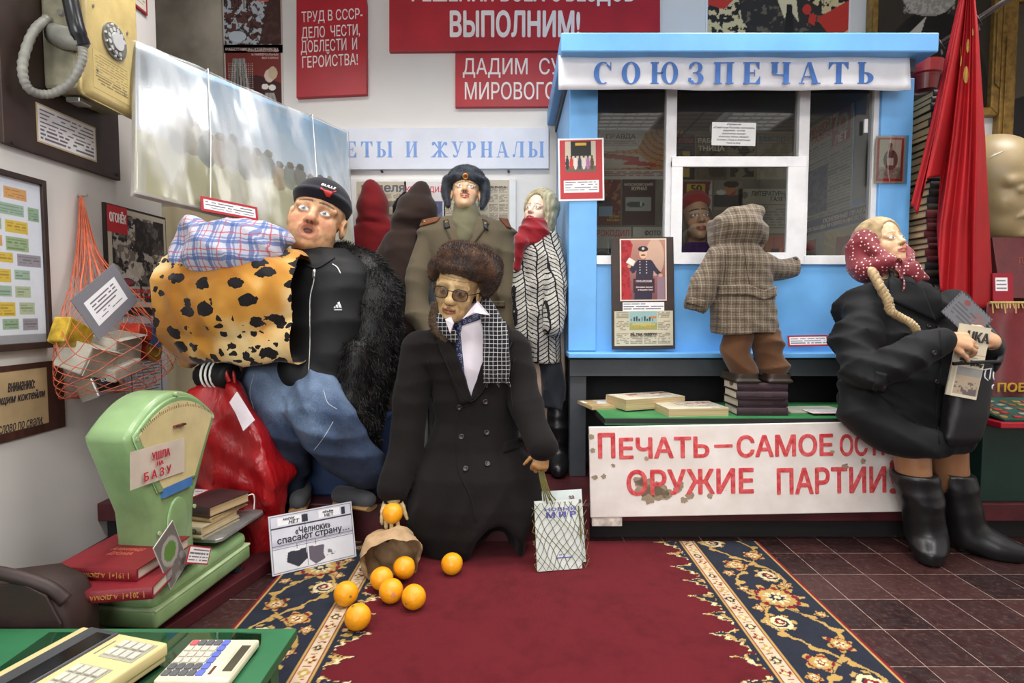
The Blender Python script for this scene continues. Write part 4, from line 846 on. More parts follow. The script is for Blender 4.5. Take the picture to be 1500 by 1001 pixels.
sidein('rights_poster', 'poster with blue heading and a yellow sunburst low on the inner right kiosk wall', 1270, 297, 404, 1172, rights, [('ОСНОВНЫЕ ПРАВА', (.4, .88, .97, .95), creamp, .02), ('СВОБОДЫ И ОБЯЗАННОСТИ', (.14, .79, .97, .86), creamp, .02)])
# ---------------------------------------------------------------- the shelf and the sign under the kiosk
green = M('green shelf paint', (52, 126, 72), .45, .12, 9, .05)
SZ = .486
t = thing('book_bench', 'long low green topped bench in front of the kiosk carrying old books', 'bench', (1.0, 2.35, PLAT))
xs0, xs1 = P(862, 590, 2.56)[0], 1.66
mk('bench_top', prism([(P(885, 613, 2.19)[0], 2.19), (xs1, 2.19), (xs1, 2.56), (xs0, 2.56)], SZ - .004, SZ), green, t)
mk('edge_band', box(P(886, 613, 2.19)[0], xs1, 2.185, 2.205, SZ - .020, SZ - .003), M('black edge band', (34, 34, 36), .5, .1), t)
mk('under_rail', box(P(886, 613, 2.19)[0], xs1, 2.19, 2.215, SZ - .027, SZ - .020), green, t)
mk('deck_board', prism([(P(885, 613, 2.19)[0], 2.206), (xs1, 2.206), (xs1, 2.56), (xs0, 2.56)], SZ - .026, SZ - .0045), darkgap, t)
for x in (.42, 1.6): 
    for y in (2.24, 2.50): mk('leg', box(x - .02, x + .02, y - .02, y + .02, PLAT, SZ - .026), darkgap, t)
# the leaning slogan board, paint flaking
def flake_mat():
    k = NT('flaking white board paint'); o = k.obj(); n1 = k.noise(16.0, 6.0, o, .6); n2 = k.noise(4.0, 3.0, o)
    base = k.ramp(k.noise(7.0, 5.0, o), [(.3, (218, 208, 200)), (.7, (238, 232, 228))])
    m = k.math('GREATER_THAN', k.math('ADD', n1, k.math('MULTIPLY', n2, .30)), .895)
    k.p(Base_Color=k.mix(m, base, rgba((150, 130, 108))), Roughness=.55); return k.m
q = [P(865, 759, 2.165), P(1334, 750, 2.165), P(1328, 624, 2.178), P(863, 626, 2.178)]
o_ = q[0]; fr = Fr(o_, q[1] - q[0], q[3] - q[0]); wS, hS = np.linalg.norm(q[1] - q[0]), np.linalg.norm(q[3] - q[0])
t = thing('press_slogan_board', 'leaning white flaking board with red hand-painted slogan below the green bench', 'sign', q[0])
mk('board', fr.vf(box(0, wS, 0, hS, -.016, 0, .003)), flake_mat(), t)

def plane_px(x, y, f):
    d = ray(x, y); n = f.R[2]; s = np.dot(f.o - CP, n) / np.dot(d, n); return f.loc(CP + d * s)
worn_red = MA('worn red lettering', .6)
def wornmat():
    k = NT('worn red paint'); f = k.noise(50.0, 5.0); k.p(Base_Color=k.ramp(f, [(.3, (188, 34, 42)), (.72, (226, 110, 112))]), Roughness=.55); return k.m
wr = wornmat(); out = []
def sl(s, x0, y0, x1, y1, bold=.05):
    a, b = plane_px(x0, y1, fr), plane_px(x1, y0, fr); out.append(write(s, (a[0], a[1], b[0], b[1]), .0012, bold))
sl('П', 876, 634, 901, 672, .035); sl('ЕЧАТЬ', 907, 639, 1039, 673, .03); sl('–', 1046, 651, 1073, 656, .02); sl('САМОЕ', 1079, 635, 1220, 671, .03); sl('ОСТРОЕ', 1230, 634, 1345, 669, .03)
sl('ОРУЖИЕ', 918, 685, 1104, 727, .028); sl('ПАРТИИ', 1138, 683, 1298, 725, .028); sl('!', 1303, 674, 1313, 724, .0)
mk('lettering', fr.vf(join(*out)), wr, t)
fl = []; r_ = np.random.default_rng(4)
for (x, y, s) in [(945, 712, 15), (958, 718, 12), (968, 722, 14), (950, 728, 11), (936, 706, 8), (978, 724, 8), (994, 711, 8), (992, 718, 6), (1010, 726, 6), (1002, 733, 5), (1040, 727, 4), (1238, 684, 5), (1264, 676, 4), (1295, 692, 4), (866, 640, 4), (868, 660, 4), (871, 700, 4), (884, 698, 4), (898, 682, 3), (947, 672, 3), (1219, 662, 3)]:
    c = plane_px(x, y, fr); n = 14; a = np.arange(n) * 2 * math.pi / n; rr = s * 2.2 / 850 * r_.uniform(.6, 1.15, n)
    fl.append(prism([(c[0] + rr[i] * math.cos(a[i]) * 1.1, c[1] + rr[i] * math.sin(a[i])) for i in range(n)], 0, .0016))
mk('bare_patch', fr.vf(join(*fl)), M('bare grey wood', (158, 140, 116), .8, .1, 30), t)  # patches where the white paint has flaked off to grey wood
# ================================================================ the left wall
t = thing('phone_board', 'dark brown wooden board carrying a payphone on the left wall', 'board', (XL, 2.1, 1.42))
lf = leftfr((XL, 0, 0))
def lw(x, y, X=XL): p = PX(x, y, X); return p[1], p[2]
y0, z0 = lw(6, 209, XL + .02); y1, _ = lw(177, 268, XL + .02)
mk('board', lf.vf(box(y0, y1, z0, CEIL - .35, .001, .02, .002)), wood_dark, t)
for (a, b) in ((y0 + .03, z0 + .01), (y1 - .02, z0 + .02)): mk('screw', lf.vf(disc(a, b, .006, .02, .026, 8)), M('dark iron', (50, 42, 38), .6), t)
q = [lw(52, 149, XL + .021), lw(142, 241, XL + .021)]; fr = leftfr((XL + .022, q[0][0], q[1][1])); w, h = q[1][0] - q[0][0], q[0][1] - q[1][1]
w = q[1][0] - q[0][0]; h = lw(52, 149, XL + .021)[1] - lw(54, 207, XL + .021)[1]; fr = leftfr((XL + .0215, q[0][0], lw(54, 207, XL + .021)[1]))
p = Paint(w, h, .0022, (196, 176, 132)); p.rect(.006, .006, w - .006, h - .006, (232, 230, 232)); p.rows(.014, .012, w - .014, h - .012, (h - .024) / 8, (70, 66, 72), .8, 2, .014); pc = p.link('typed_label', fr, t, bt=.001)
t = thing('payphone', 'old yellow and grey rotary coin payphone with corded handset on the left wall', 'telephone', (XL, 2.1, 1.62))
fy0, fy1 = lw(128, 140, -1.43)[0], lw(206, 172, -1.43)[0]; zb = lw(128, 138, -1.43)[1]; zt = 2.14
cream_y = M('yellowed cream enamel', (206, 184, 122), .38, .10, 9, .08, 60, spec=.5, coat=.2); gry = M('worn grey green enamel', (150, 146, 124), .45, .2, 14, .12, 50)
bl = M('black bakelite', (38, 40, 44), .25, .1); dirty = M('grey plastic', (150, 150, 142), .45, .12, 20)
mk('case', lf.vf(box(fy0 + .004, fy1, zb + .02, zt, .02, .135, .012)), gry, t)
cv = M('yellow front cover', (206, 184, 122), .38, .10, 9)
mk('front_cover', lf.vf(box(fy0 - .004, fy1 + .006, zb, zt, .128, .172, .022, 4)), cream_y, t, True)
dc = ((fy0 + fy1) / 2 + .0, zb + .235); f2 = lf.at(dc[0], dc[1], .172)
di = mk('dial', f2.vf(join(prism([(.062 * math.cos(a), .062 * math.sin(a)) for a in np.arange(32) * math.pi / 16], 0, .006), disc(0, 0, .05, .006, .012, 28))), M('dial grey', (118, 118, 112), .4, .1), t)
mk('finger_wheel', f2.vf(join(disc(0, 0, .03, .012, .018, 24), *[disc(.04 * math.cos(a), .04 * math.sin(a), .0075, .012, .0135, 10) for a in np.radians(np.arange(10) * 30 + 20)])), M('dial pale', (196, 198, 198), .35, .05), di)
mk('number_ring', f2.vf(join(*[write(str((i + 1) % 10), (.055 * math.cos(a) - .003, .055 * math.sin(a) - .004, .055 * math.cos(a) + .003, .055 * math.sin(a) + .004), .0072, .01, fit='h') for i, a in enumerate(np.radians(np.arange(10) * 30 + 20))])), white_metal, di)
p = Paint(.19, .13, .0024, (204, 182, 120)); p.rows(.01, .02, .18, .125, .0095, (96, 84, 60), .75, 6, .01); mk_fr = lf.at(fy0 + .03, zb + .035, .1726); pl = p.link('instruction_print', mk_fr, t, bt=.0005)
for (a, b) in ((.05, .10), (.19, .07), (.215, .30), (.04, .31)): mk('rivet', lf.vf(disc(fy0 + a, zb + b, .005, .17, .175, 10)), M('steel', (190, 190, 186), .3, .05, metal=.8), t)
mk('coin_return', lf.vf(join(box(fy0 + .06, fy0 + .12, zb - .004, zb + .014, .05, .10, .004))), M('steel', (190, 190, 186), .3, .05, metal=.8), t)
def PY(x, y): return P(x, y, fy0 - .02)
hs = thing('handset', 'black handset hanging on the side of the payphone by a grey armoured cord', 'handset', P(118, 60, fy0 - .03))
mk('grip', tube(crom([P(96, -30, fy0 - .045), P(103, 0, fy0 - .06), P(112, 40, fy0 - .06), P(122, 66, fy0 - .04)], 8), [.024] * 20 + [.022] * 5, 10), bl, hs, True)
mk('mouthpiece', tube([P(122, 62, fy0 - .045), P(106, 58, fy0 - .03), P(92, 55, fy0 - .012), P(80, 50, fy0 + .0)], [.022, .034, .037, .034], 18), dirty, hs, True)
cd = crom([P(69, 27, fy0 - .01), PX(48, 48, -1.535), PX(33, 95, -1.54), PX(42, 130, -1.535), P(72, 138, fy0 - .06), P(102, 122, fy0 - .055), P(119, 92, fy0 - .05), P(121, 70, fy0 - .045)], 14)
mk('cord', tube(cd, .0135 + .0013 * np.sin(np.arange(len(cd)) * 1.9), 10), dirty, hs, True)
mk('bolt', Fr(P(90, 19, fy0 - .0), (1, 0, 0), (0, 0, 1)).vf(disc(0, 0, .010, -.01, .008, 10)), M('steel', (190, 190, 186), .3, .05, metal=.8), t)
# notice high on the wall
q0, q1 = lw(178, -40), lw(213, 22); fr = leftfr((XL, q0[0], lw(213, 23)[1])); w = q1[0] - q0[0]
t = thing('framed_notice', 'red-edged notice cut off by the top of the picture above the tilted landscape', 'notice', fr((w / 2, 0, 0))); p = Paint(w, .4, .004, (150, 34, 44)); p.rect(.006, .012, w - .012, .4, (206, 198, 184)); p.rows(.02, .03, w - .02, .39, .014, (120, 110, 100), .6, 3, .02); p.link('print', leftfr((XL + .01, q0[0], lw(213, 23)[1])), t, bt=.01)
# ration coupons
t = thing('coupon_frame', 'dark frame of coloured paper ration coupons on the left wall', 'picture', (XL, 1.8, .78)); X1 = XL + .022
yR, zB, zT = lw(79, 508, X1)[0], lw(82, 509, X1)[1], lw(75, 267, X1)[1]; yL = 1.34
for q in ([(yL, zB), (yR, zB), (yR - .018, zB + .022), (yL + .018, zB + .022)], [(yR, zB), (yR, zT), (yR - .018, zT - .018), (yR - .018, zB + .022)], [(yR, zT), (yL, zT), (yL + .018, zT - .018), (yR - .018, zT - .018)], [(yL, zT), (yL, zB), (yL + .018, zB + .022), (yL + .018, zT - .018)]):
    mk('frame_rail', lf.vf(prism(q, 0, .022, .002)), wood_dark, t)
w, h = yR - yL - .036, zT - zB - .04; p = Paint(w, h, .0026, (212, 218, 228)); r_ = np.random.default_rng(11); y = h - .03
cc = [(150, 172, 132), (168, 182, 150), (206, 178, 74), (196, 160, 128), (150, 176, 156), (146, 142, 150), (204, 156, 100), (140, 168, 140)]
for row in range(11):
    x = .008 + .012 * (row % 3)
    while x < w - .05:
        ww = r_.choice([.06, .085, .11]); hh = r_.uniform(.032, .046); c = np.array(cc[r_.integers(len(cc))]); ww = min(ww, w - .008 - x)
        p.rect(x, y - hh, x + ww, y, c); p.rows(x + .006, y - hh + .005, x + ww - .006, y - .005, .009, c * .6, .6, int(r_.integers(99)), .01); x += ww + .014
    y -= .052
p.rect(0, 0, w, .028, (150, 152, 158)); p.link('coupon_sheet', leftfr((XL + .012, yL + .018, zB + .022)), t, bt=.008)
# aged handwritten sheet
X1 = XL + .006; yR, zT, zB = lw(92, 526, X1)[0], lw(92, 527, X1)[1], lw(92, 626, X1)[1]; w, h = .62, zT - zB
p = Paint(w, h, .003, (70, 40, 32)); p.c *= (.7 + .6 * fbm(p.x * 60, p.y * 3, 2))[..., None]; p.rect(0, .03, w - .075, h - .02, (196, 170, 128)); p.c *= (.86 + .2 * fbm(p.x * 12, p.y * 12, 5))[..., None]
fr = leftfr((X1, yR - w, zB)); t = thing('handwritten_sheet', 'aged brown handwritten sheet under the coupon frame', 'notice', fr((w / 2, 0, -.006))); p.link('sheet', fr, t, bt=.005)
mk('handwriting', fr.vf(join(write('вниманию:', (w - .23, h - .085, w - .125, h - .055), .0008, .006, shear=.35), write('тающим коктейли', (w - .30, h - .125, w - .085, h - .09), .0008, .008, shear=.35), write('слово по свали,', (w - .27, h - .215, w - .10, h - .185), .0008, .0, shear=.35))), M('dark ink', (36, 34, 46), .6), t)
# magazine cover poster and text sheet by the corner
X1 = XL + .012; yL, yR = lw(153, 300, X1)[0], lw(245, 400, X1)[0]; zT, zB = lw(153, 296, X1)[1], lw(245, 460, X1)[1]; w, h = yR - yL, zT - zB
p = Paint(w, h, .0026, (44, 36, 34)); p.rect(.012, .03, w - .004, h - .010, (206, 198, 180)); p.rect(.034, .05, w - .02, h - .03, (196, 190, 178)); p.blot(.034, .12, w - .02, h - .03, .035, (40, 38, 44), .49, 1, 6); p.blot(.034, .12, w - .02, h - .03, .02, (120, 112, 106), .56, .9, 16); p.blot(.034, .1, w - .02, h * .5, .05, (222, 214, 200), .55, .9, 26); p.rect(w * .45, h * .6, w - .02, h - .04, (46, 42, 46), .6); p.ell(w * .3, h * .3, w * .12, .018, (60, 50, 66)); p.ell(w * .3, h * .305, w * .1, .012, (156, 70, 84)); p.ell(w * .75, h * .36, w * .12, .022, (66, 64, 70)); p.blot(w * .5, .05, w - .02, h * .3, .04, (44, 42, 46), .55, .9, 30)
p.rect(.012, h * .75, w * .33, h - .004, (206, 44, 58)); fr = leftfr((X1, yL, zB)); t = thing('magazine_poster', 'black framed magazine cover poster with red ОГОНЁК corner on the left wall', 'poster', fr((w / 2, 0, -.01))); p.link('cover', fr, t, bt=.012)
mk('masthead', fr.vf(write('ОГОНЁК', (.025, h * .84, w * .31, h * .95), .001, .03)), white_paint, t); mk('caption', fr.vf(join(write('ВСЕМ', (w * .1, h * .205, w * .28, h * .245), .001, .03), write('ПОПРОБОВАТЬ ПОРА БЫ', (w * .3, h * .205, w * .78, h * .245), .001, .02), write('ЖЕНЩИНЫ И ЖЁНЫ РУССК', (w * .1, h * .15, w * .75, h * .19), .001, .02))), redp, t)
yL, yR = lw(187, 520, X1)[0], lw(247, 520, X1)[0]; zT, zB = lw(247, 462, XL)[1], lw(247, 600, XL)[1]; w, h = yR - yL, zT - zB; p = Paint(w, h, .0026, (216, 216, 220)); p.rect(.03, .02, w - .04, h - .035, (54, 70, 116)); p.rect(.037, .028, w - .048, h - .043, (216, 216, 220)); p.rect(.03, h * .80, w - .04, h * .83, (54, 70, 116)); p.rows(.045, .03, w - .055, h * .78, .013, (90, 90, 100), .8, 4, .012); p.rows(.045, h * .84, w - .06, h - .05, .013, (90, 90, 100), .8, 8, .012)
fr = leftfr((XL + .003, yL, zB)); t = thing('text_sheet', 'white printed text sheet with blue border below the magazine cover poster', 'notice', fr((w / 2, 0, -.003))); p.link('print', fr, t, bt=.003)
# ---------------------------------------------------------------- tilted landscape picture in a plastic wrap
A, B = P(197, 283, 2.13), P(219, 71, 2.30); C_ = P(519, 200, 3.06); ux = C_ - B; uy = B - A
fr = Fr(A, ux, uy); wP, hP = np.linalg.norm(ux), np.linalg.norm(A - B)
t = thing('landscape_picture', 'wide tilted landscape picture wrapped in clear plastic hung across the corner', 'picture', A)
mk('stretcher', fr.vf(box(0, wP, 0, hP, -.035, -.002, .004)), M('pale canvas edge', (206, 198, 184), .6, .05), t)
p = Paint(wP, hP, .0045, (226, 222, 210)); wv = fbm(p.x * 5, p.y * 5, 3); p.grad(.0, 0, wP, hP * .42, (244, 232, 178), (236, 234, 200)); p.grad(0, hP * .42, wP, hP, (236, 242, 246), (164, 210, 246)); p.put((wv > .52) & (p.y > hP * .5), (214, 232, 244), .6)
p.put(p.y < hP * .45 * (.6 + .5 * fbm(p.x * 3, p.y * 0, 5)), (206, 200, 140), .7)
for i in range(15):
    cx = wP * (.16 + .055 * i); cy = hP * (.46 - .018 * i * .2 + .03 * math.sin(i * 2.1)); s_ = .075 * (1 - .02 * i)
    p.put(((p.x - cx) / (s_ * .55)) ** 2 + ((p.y - cy) / s_) ** 2 + .9 * (fbm(p.x * 30, p.y * 30, i) - .5) < 1, [(120, 116, 94), (150, 138, 90), (112, 122, 110), (176, 146, 94), (136, 142, 122)][i % 5], .85); p.ell(cx + .004, cy + s_ * .95, s_ * .3, s_ * .28, [(88, 82, 66), (112, 96, 62)][i % 2], 0, .85)
p.rect(0, 0, wP, .012, (226, 222, 210)); p.rect(0, 0, .04, hP, (226, 226, 226), .55)
p.link('canvas', fr, t, bt=.002, mat=MA('canvas print', .5))
def wrapmat():
    k = NT('clear plastic wrap'); tr = k.n('ShaderNodeBsdfTransparent', Color=(.985, .985, .99, 1)); gl = k.n('ShaderNodeBsdfGlossy', Color=(1, 1, 1, 1), Roughness=.16); df = k.n('ShaderNodeBsdfDiffuse', Color=(.92, .93, .95, 1))
    o = k.obj(); nz = k.n('ShaderNodeTexNoise', Scale=6.0, Detail=2.0, Distortion=.3); k.set(nz.inputs['Vector'], k.n('ShaderNodeMapping', i0=o, Scale=(1.2, 1.2, .35)).outputs[0])
    bp = k.n('ShaderNodeBump', Strength=.38, Distance=.012, Height=nz.outputs['Fac']); k.set(gl.inputs['Normal'], bp.outputs[0]); fz = k.n('ShaderNodeFresnel', IOR=1.5, Normal=bp.outputs[0])
    m1 = k.n('ShaderNodeMixShader', i0=k.math('ADD', k.math('MULTIPLY', fz.outputs[0], 1.0), .01), i1=tr, i2=gl); hz = k.ramp(nz.outputs['Fac'], [(.45, (.06, .06, .06, 1)), (.62, (.34, .34, .34, 1))])
    k.t.links.new(k.n('ShaderNodeMixShader', i0=hz, i1=m1.outputs[0], i2=df).outputs[0], k.out.inputs[0]); return k.m
WRAP = wrapmat()
def wrapf(u, v):
    x, y = -.012 + u * (wP + .024), -.012 + v * (hP + .024); z = .012 + .007 * (fbm(x * 7 + y * 2, y * 2.5, 4) - .5) * 2 * np.minimum(1, np.minimum(u, 1 - u) * 14) + .004 * np.sin(x * 23 + y * 5)
    return fr(np.stack([x, y, z - .02 * (np.maximum(np.abs(u - .5), np.abs(v - .5)) > .492)], 1))
mk('plastic_wrap', gridmesh(wrapf, 110, 60), WRAP, t, True)
cordw = M('white string', (232, 230, 226), .7)
for u in (.27, .78): mk('string', tube([fr((wP * u, -.005, .022)), fr((wP * u + .004, hP * .5, .026)), fr((wP * u - .002, hP + .005, .022)), fr((wP * u - .002, hP + .005, -.04))], .0022, 6), cordw, t)
a, b, c = plane_px(290, 312, fr), plane_px(373, 327, fr), plane_px(291, 291, fr); zz = .03
captioncard('caption_card', 'red-edged caption card tied to the bottom of the tilted landscape picture', fr((a[0], a[1], zz)), fr((b[0], b[1], zz)) - fr((a[0], a[1], zz)), fr((c[0], c[1], zz)) - fr((a[0], a[1], zz)), 8)
# ---------------------------------------------------------------- orange string bag of tins
orange = M('orange string', (214, 110, 78), .7, .12, 40)
PR = np.array([(1.315, .004, .004), (1.2, .022, .016), (1.08, .052, .03), (.98, .10, .05), (.90, .17, .085), (.82, .25, .125), (.74, .27, .14), (.67, .25, .135), (.605, .19, .10), (.59, .05, .03), (.585, .01, .01)])
hk = PX(114, 288, XL); 
def netp(s, th):
    z = np.interp(s, np.linspace(0, 1, len(PR)), PR[:, 0]) + (hk[2] - 1.315); ry = np.interp(s, np.linspace(0, 1, len(PR)), PR[:, 1]); rx = np.interp(s, np.linspace(0, 1, len(PR)), PR[:, 2])
    yc = hk[1] - .01 - .04 * s; return np.stack([XL + .014 + rx + rx * np.cos(th), yc + ry * np.sin(th) * (1 + .06 * np.sin(th * 3 + s * 9)), z - .012 * np.sin(th * 2) * s], -1)
t = thing('string_bag', 'orange string bag full of tins and cartons hanging on the left wall', 'string bag', (XL, hk[1], .58)); parts = []
s_ = np.linspace(0, 1, 64)
for i in range(15):
    for d in (1, -1): parts.append(tube(netp(s_ ** .8, i * 2 * math.pi / 15 + d * (s_ ** 2 * 5.0) + .05 * np.sin(s_ * 40 + i)), .0013, 4))
mk('netting', join(*parts), orange, t)
mk('handle', join(*[tube(crom([hk + V3(.012, 0, 0), netp(np.array([.18]), np.array([a]))[0] + (.004, 0, 0), netp(np.array([.36 + .02 * i]), np.array([a * 1.3]))[0] + (.012, .01, .02), netp(np.array([.44]), np.array([a + .3]))[0] + (.01, 0, 0)], 8), .0026, 5) for i, a in enumerate((-1.1, -.7, -.4, .2, .6))]), orange, t)
mk('wall_hook', lf.vf(disc(hk[1], hk[2] + .004, .006, 0, .035, 8)), M('steel', (190, 190, 186), .3, .05, metal=.8), t)
cart = M('crushed white carton', (206, 200, 186), .6, .1, 18, .3, 30)
def lump(name, label, cat, px_, X, sz, rot, mat, grp=None, extra=None):
    c = PX(px_[0], px_[1], X); f = Fr(c, (math.sin(math.radians(rot[0])), math.cos(math.radians(rot[0])), 0), (math.sin(math.radians(rot[1])), 0, math.cos(math.radians(rot[1])))).rot(rot[2])
    v, q = box(-sz[0] / 2, sz[0] / 2, -sz[1] / 2, sz[1] / 2, -sz[2] / 2, sz[2] / 2, .006)
    tt = thing(name, label, cat, c); mk('carton' if cat == 'carton' else 'tin_body', f.vf((v, q)), mat, tt)
    if extra: extra(tt, f)
    return tt, f
def flap(tt, f, w, h, d): mk('flap', f.vf(join(box(-w / 2, w / 2, h / 2 - .003, h / 2, -d / 2 - .0, d / 2 + .02, .001), box(-w / 2 + .01, w / 2 - .01, -h / 2 - .002, h * .1, d / 2, d / 2 + .004, .001))), cart, tt)
lump('carton', 'lowest left crushed white carton in the orange string bag', 'carton', (127, 525), -1.475, (.15, .10, .10), (0, 20, -12), cart, None, lambda a, f: flap(a, f, .15, .10, .10))
lump('carton', 'crushed white carton in the middle of the orange string bag', 'carton', (172, 510), -1.47, (.15, .10, .09), (0, 10, 6), cart, None, lambda a, f: flap(a, f, .15, .10, .09))
lump('carton', 'flattened white carton under the middle carton in the orange string bag', 'carton', (171, 541), -1.45, (.15, .05, .09), (0, 5, 12), cart)
yt = M('yellow tin print', (196, 160, 50), .35, .25, 30); rt = M('red tin print', (190, 60, 40), .35, .3, 25)
lump('tin', 'yellow tin behind the grey caption card in the orange string bag', 'tin', (105, 492), -1.49, (.12, .09, .06), (0, 0, -25), yt)
def tinlab(a, f): mk('tin_label', f.vf(box(.0, .062, -.041, .041, -.041, .0412)), M('blue tin print', (70, 96, 140), .35, .2), a)
lump('tin', 'red and blue tin at the right edge of the orange string bag', 'tin', (208, 490), -1.47, (.16, .06, .08), (0, 0, -14), rt, None, tinlab)
def gold_tin(a, f): mk('lid', f.vf(disc(0, 0, .05, .026, .03, 24)), M('gold tin lid', (190, 150, 70), .3, .2, metal=.5), a); mk('lid_ring', f.vf(tube([(.032 * math.cos(q), .026 * math.sin(q), .031) for q in np.arange(24) * math.pi / 12], .003, 6, True)), yt, a)
lump('tin', 'small patterned tin with a gold ring below the red and blue tin', 'tin', (216, 513), -1.47, (.11, .085, .05), (0, 0, -8), rt, None, gold_tin)
ct, cf = lump('tin', 'flat black and silver tin lowest in the orange string bag', 'tin', (145, 566), -1.47, (.13, .075, .07), (0, -18, 5), M('steel', (190, 190, 186), .3, .05, metal=.8))
mk('tin_label', cf.vf(box(-.058, .05, -.02, .038, -.01, .0365)), bl, ct); mk('lettering', cf.at(.045, .03, .0365).vf((lambda w: (w[0] * (-1, -1, 1), w[1]))(write('сайра', (0, 0, .075, .026), .0008, .01))), M('grey white print', (200, 200, 204), .5), ct)
o_, u_, v_ = PX(145, 499, -1.30), PX(202, 442, -1.30), PX(86, 468, -1.32)
captioncard('caption_card', 'grey-edged typed card stuck at a slant in the orange string bag', o_, u_ - o_, v_ - o_, 5, frame=(116, 116, 124), m=.14, rows=6, paper_c=(226, 226, 232))
# ================================================================ books
def pagemat():
    k = NT('aged page block'); o = k.obj(); m_ = k.n('ShaderNodeMapping', i0=o, Scale=(3, 3, 320)); f = k.n('ShaderNodeTexNoise', Scale=1.0, Detail=4.0, Vector=m_.outputs[0]).outputs['Fac']
    k.p(Base_Color=k.ramp(f, [(.3, (160, 132, 92)), (.7, (206, 184, 142))]), Roughness=.8); return k.m
PAGES = pagemat()
def palepage():
    k = NT('pale page block'); m_ = k.n('ShaderNodeMapping', i0=k.obj(), Scale=(3, 3, 320)); f = k.n('ShaderNodeTexNoise', Scale=1.0, Detail=4.0, Vector=m_.outputs[0]).outputs['Fac']
    k.p(Base_Color=k.ramp(f, [(.3, (176, 164, 142)), (.7, (220, 212, 196))]), Roughness=.8); return k.m
PALE = palepage()
def book(name, label, fr, L, D, T, cover, pages=None, group=None, soft=False, cat='book', spine='front'):
    """x along the spine, y away from it, z up; the spine lies at y = 0"""
    t = thing(name, label, cat, fr((L / 2, D / 2, 0)), group); b = .0012 if soft else .0028; o = .0 if soft else .004
    n = 6; sp = [(-.004 * math.sin(math.pi * i / n), T * i / n) for i in range(n + 1)]
    prof = sp + [(D, T), (D, T - b), (b + .002, T - b), (b + .002, b), (D, b), (D, 0)]
    v, f = prism([(y, z) for y, z in prof[::-1]], 0, L); v = np.stack([v[:, 2], v[:, 0], v[:, 1]], 1)
    mk('cover', fr.vf((v, f)), cover, t); mk('page_block', fr.vf(box(o, L - o, b + .002, D - o * 1.2, b, T - b)), pages or PAGES, t); return t
dred = M('red book cloth', (122, 26, 36), .5, .10, 20, .12, 200); gilt_l = M('dull gilt lettering', (176, 124, 62), .5, .1)
TZ = .20
# ================================================================ the shop scale
SP = 6.0; Sd = V3(math.sin(math.radians(SP)), math.cos(math.radians(SP)), 0)
sgreen = M('pale green enamel', (128, 158, 108), .38, .16, 6, .08, 40, coat=.25); sgreen2 = M('scuffed edge', (90, 100, 80), .5, .2)
t = thing('maroon_plinth', 'low maroon plank under the green shop scale', 'plank', (-1.05, 1.7, 0)); fpl = rotz(PZ(236, 925, .04) * (1, 1, 0), -14)
mk('plank', fpl.vf(box(-.36, 0, -.08, .62, 0, .04, .003)), maroon, t)
S = Fr((-.945, 1.615, .07), Sd, (0, 0, 1))
t = thing('shop_scale', 'green enamelled two pan shop scale with a fan shaped dial', 'scale', (-1.05, 1.65, .04))
mk('base', S.vf(join(box(-.16, .285, 0, .052, -.225, .045, .012, 3), box(-.155, .28, .045, .098, -.22, .04, .03, 4))), sgreen, t, True)
mk('base_trim', S.vf(box(-.158, .283, .046, .054, -.224, .0455, .003)), M('pale edge trim', (176, 196, 150), .4, .08), t)
arc = [(x, .508 + .092 * (1 - (x / .178) ** 2)) for x in np.linspace(.178, -.178, 21)]
prof = [(.072, .09), (.066, .20), (.076, .28), (.176, .49)] + arc + [(-.176, .49), (-.092, .28), (-.085, .20), (-.092, .09)]
mk('tower', S.vf(prism(prof, -.125, 0, .016)), sgreen, t, True)
fan = lambda k, dz=0: [((x) * k, .49 + (y - .49) * k + dz) for (x, y) in [(.135, .455)] + arc + [(-.135, .455)]]
dl = mk('dial_rim', S.vf(prism([(.075, .335), (.160, .49)] + [(x * .93, .5 + (y - .5) * .86) for x, y in arc] + [(-.160, .49), (-.085, .335)], -.002, .008, .006)), sgreen, t, True)
pts = [(.062, .345), (.144, .492)] + [(x * .84, .5 + (y - .5) * .72) for x, y in arc] + [(-.144, .492), (-.070, .345)]
p = Paint(.30, .28, .0022, (206, 190, 140)); an = np.arctan2(p.y - .0, p.x - .15); rr = np.hypot(p.x - .15, (p.y + .02)); p.put((np.abs(rr - .222) < .0012), (120, 60, 50), .7); p.put((rr > .225) & (rr < .238) & (np.sin(an * 220) > .2), (110, 60, 50), .7); p.rect(.12, .2, .17, .206, (90, 80, 60), .6); p.rect(.0, .0, .3, .06, (70, 120, 180))
cl = mk('dial_face', S.vf(prism(pts, .0, .0095)), M('cream dial', (206, 190, 140), .3, .06), t)
tk = [box(-.0008, .0008, 0, .012 if i % 5 == 0 else .007, .0095, .0100) for i in range(41)]; tks = []
for i, (v, f) in enumerate(tk):
    a = math.radians(-32 + 64 * i / 40); r0 = .262; c, s = math.cos(-a), math.sin(-a); x = v[:, 0]; y = v[:, 1] + r0; tks.append((np.stack([x * c - y * s, x * s + y * c + .292, v[:, 2]], 1), f))
mk('dial_marks', S.vf(join(*tks, write('РН-10Ц13', (-.025, .50, .02, .508), .0102, .01))), M('dial print', (126, 70, 58), .5), t)
mk('blue_label', S.vf(box(-.068, .05, .318, .345, .0, .0098)), M('blue enamel label', (70, 120, 180), .4), t)
mk('oval_boss', S.vf((lambda v, f: (v * (1, 1.45, 1) + (-.01, -.045 + .0, 0), f))(*prism([(.042 * math.cos(a), .19 + .05 * math.sin(a)) for a in np.arange(28) * math.pi / 14], -.002, .008, .006))), sgreen, t, True)
for (x, y) in ((-.155, .50), (.155, .50), (0, .592), (-.080, .225), (.066, .25)): mk('screw', S.vf(disc(x, y, .006, 0, .010 if y > .4 else .004, 10)), M('pale screw', (176, 190, 150), .4), t)
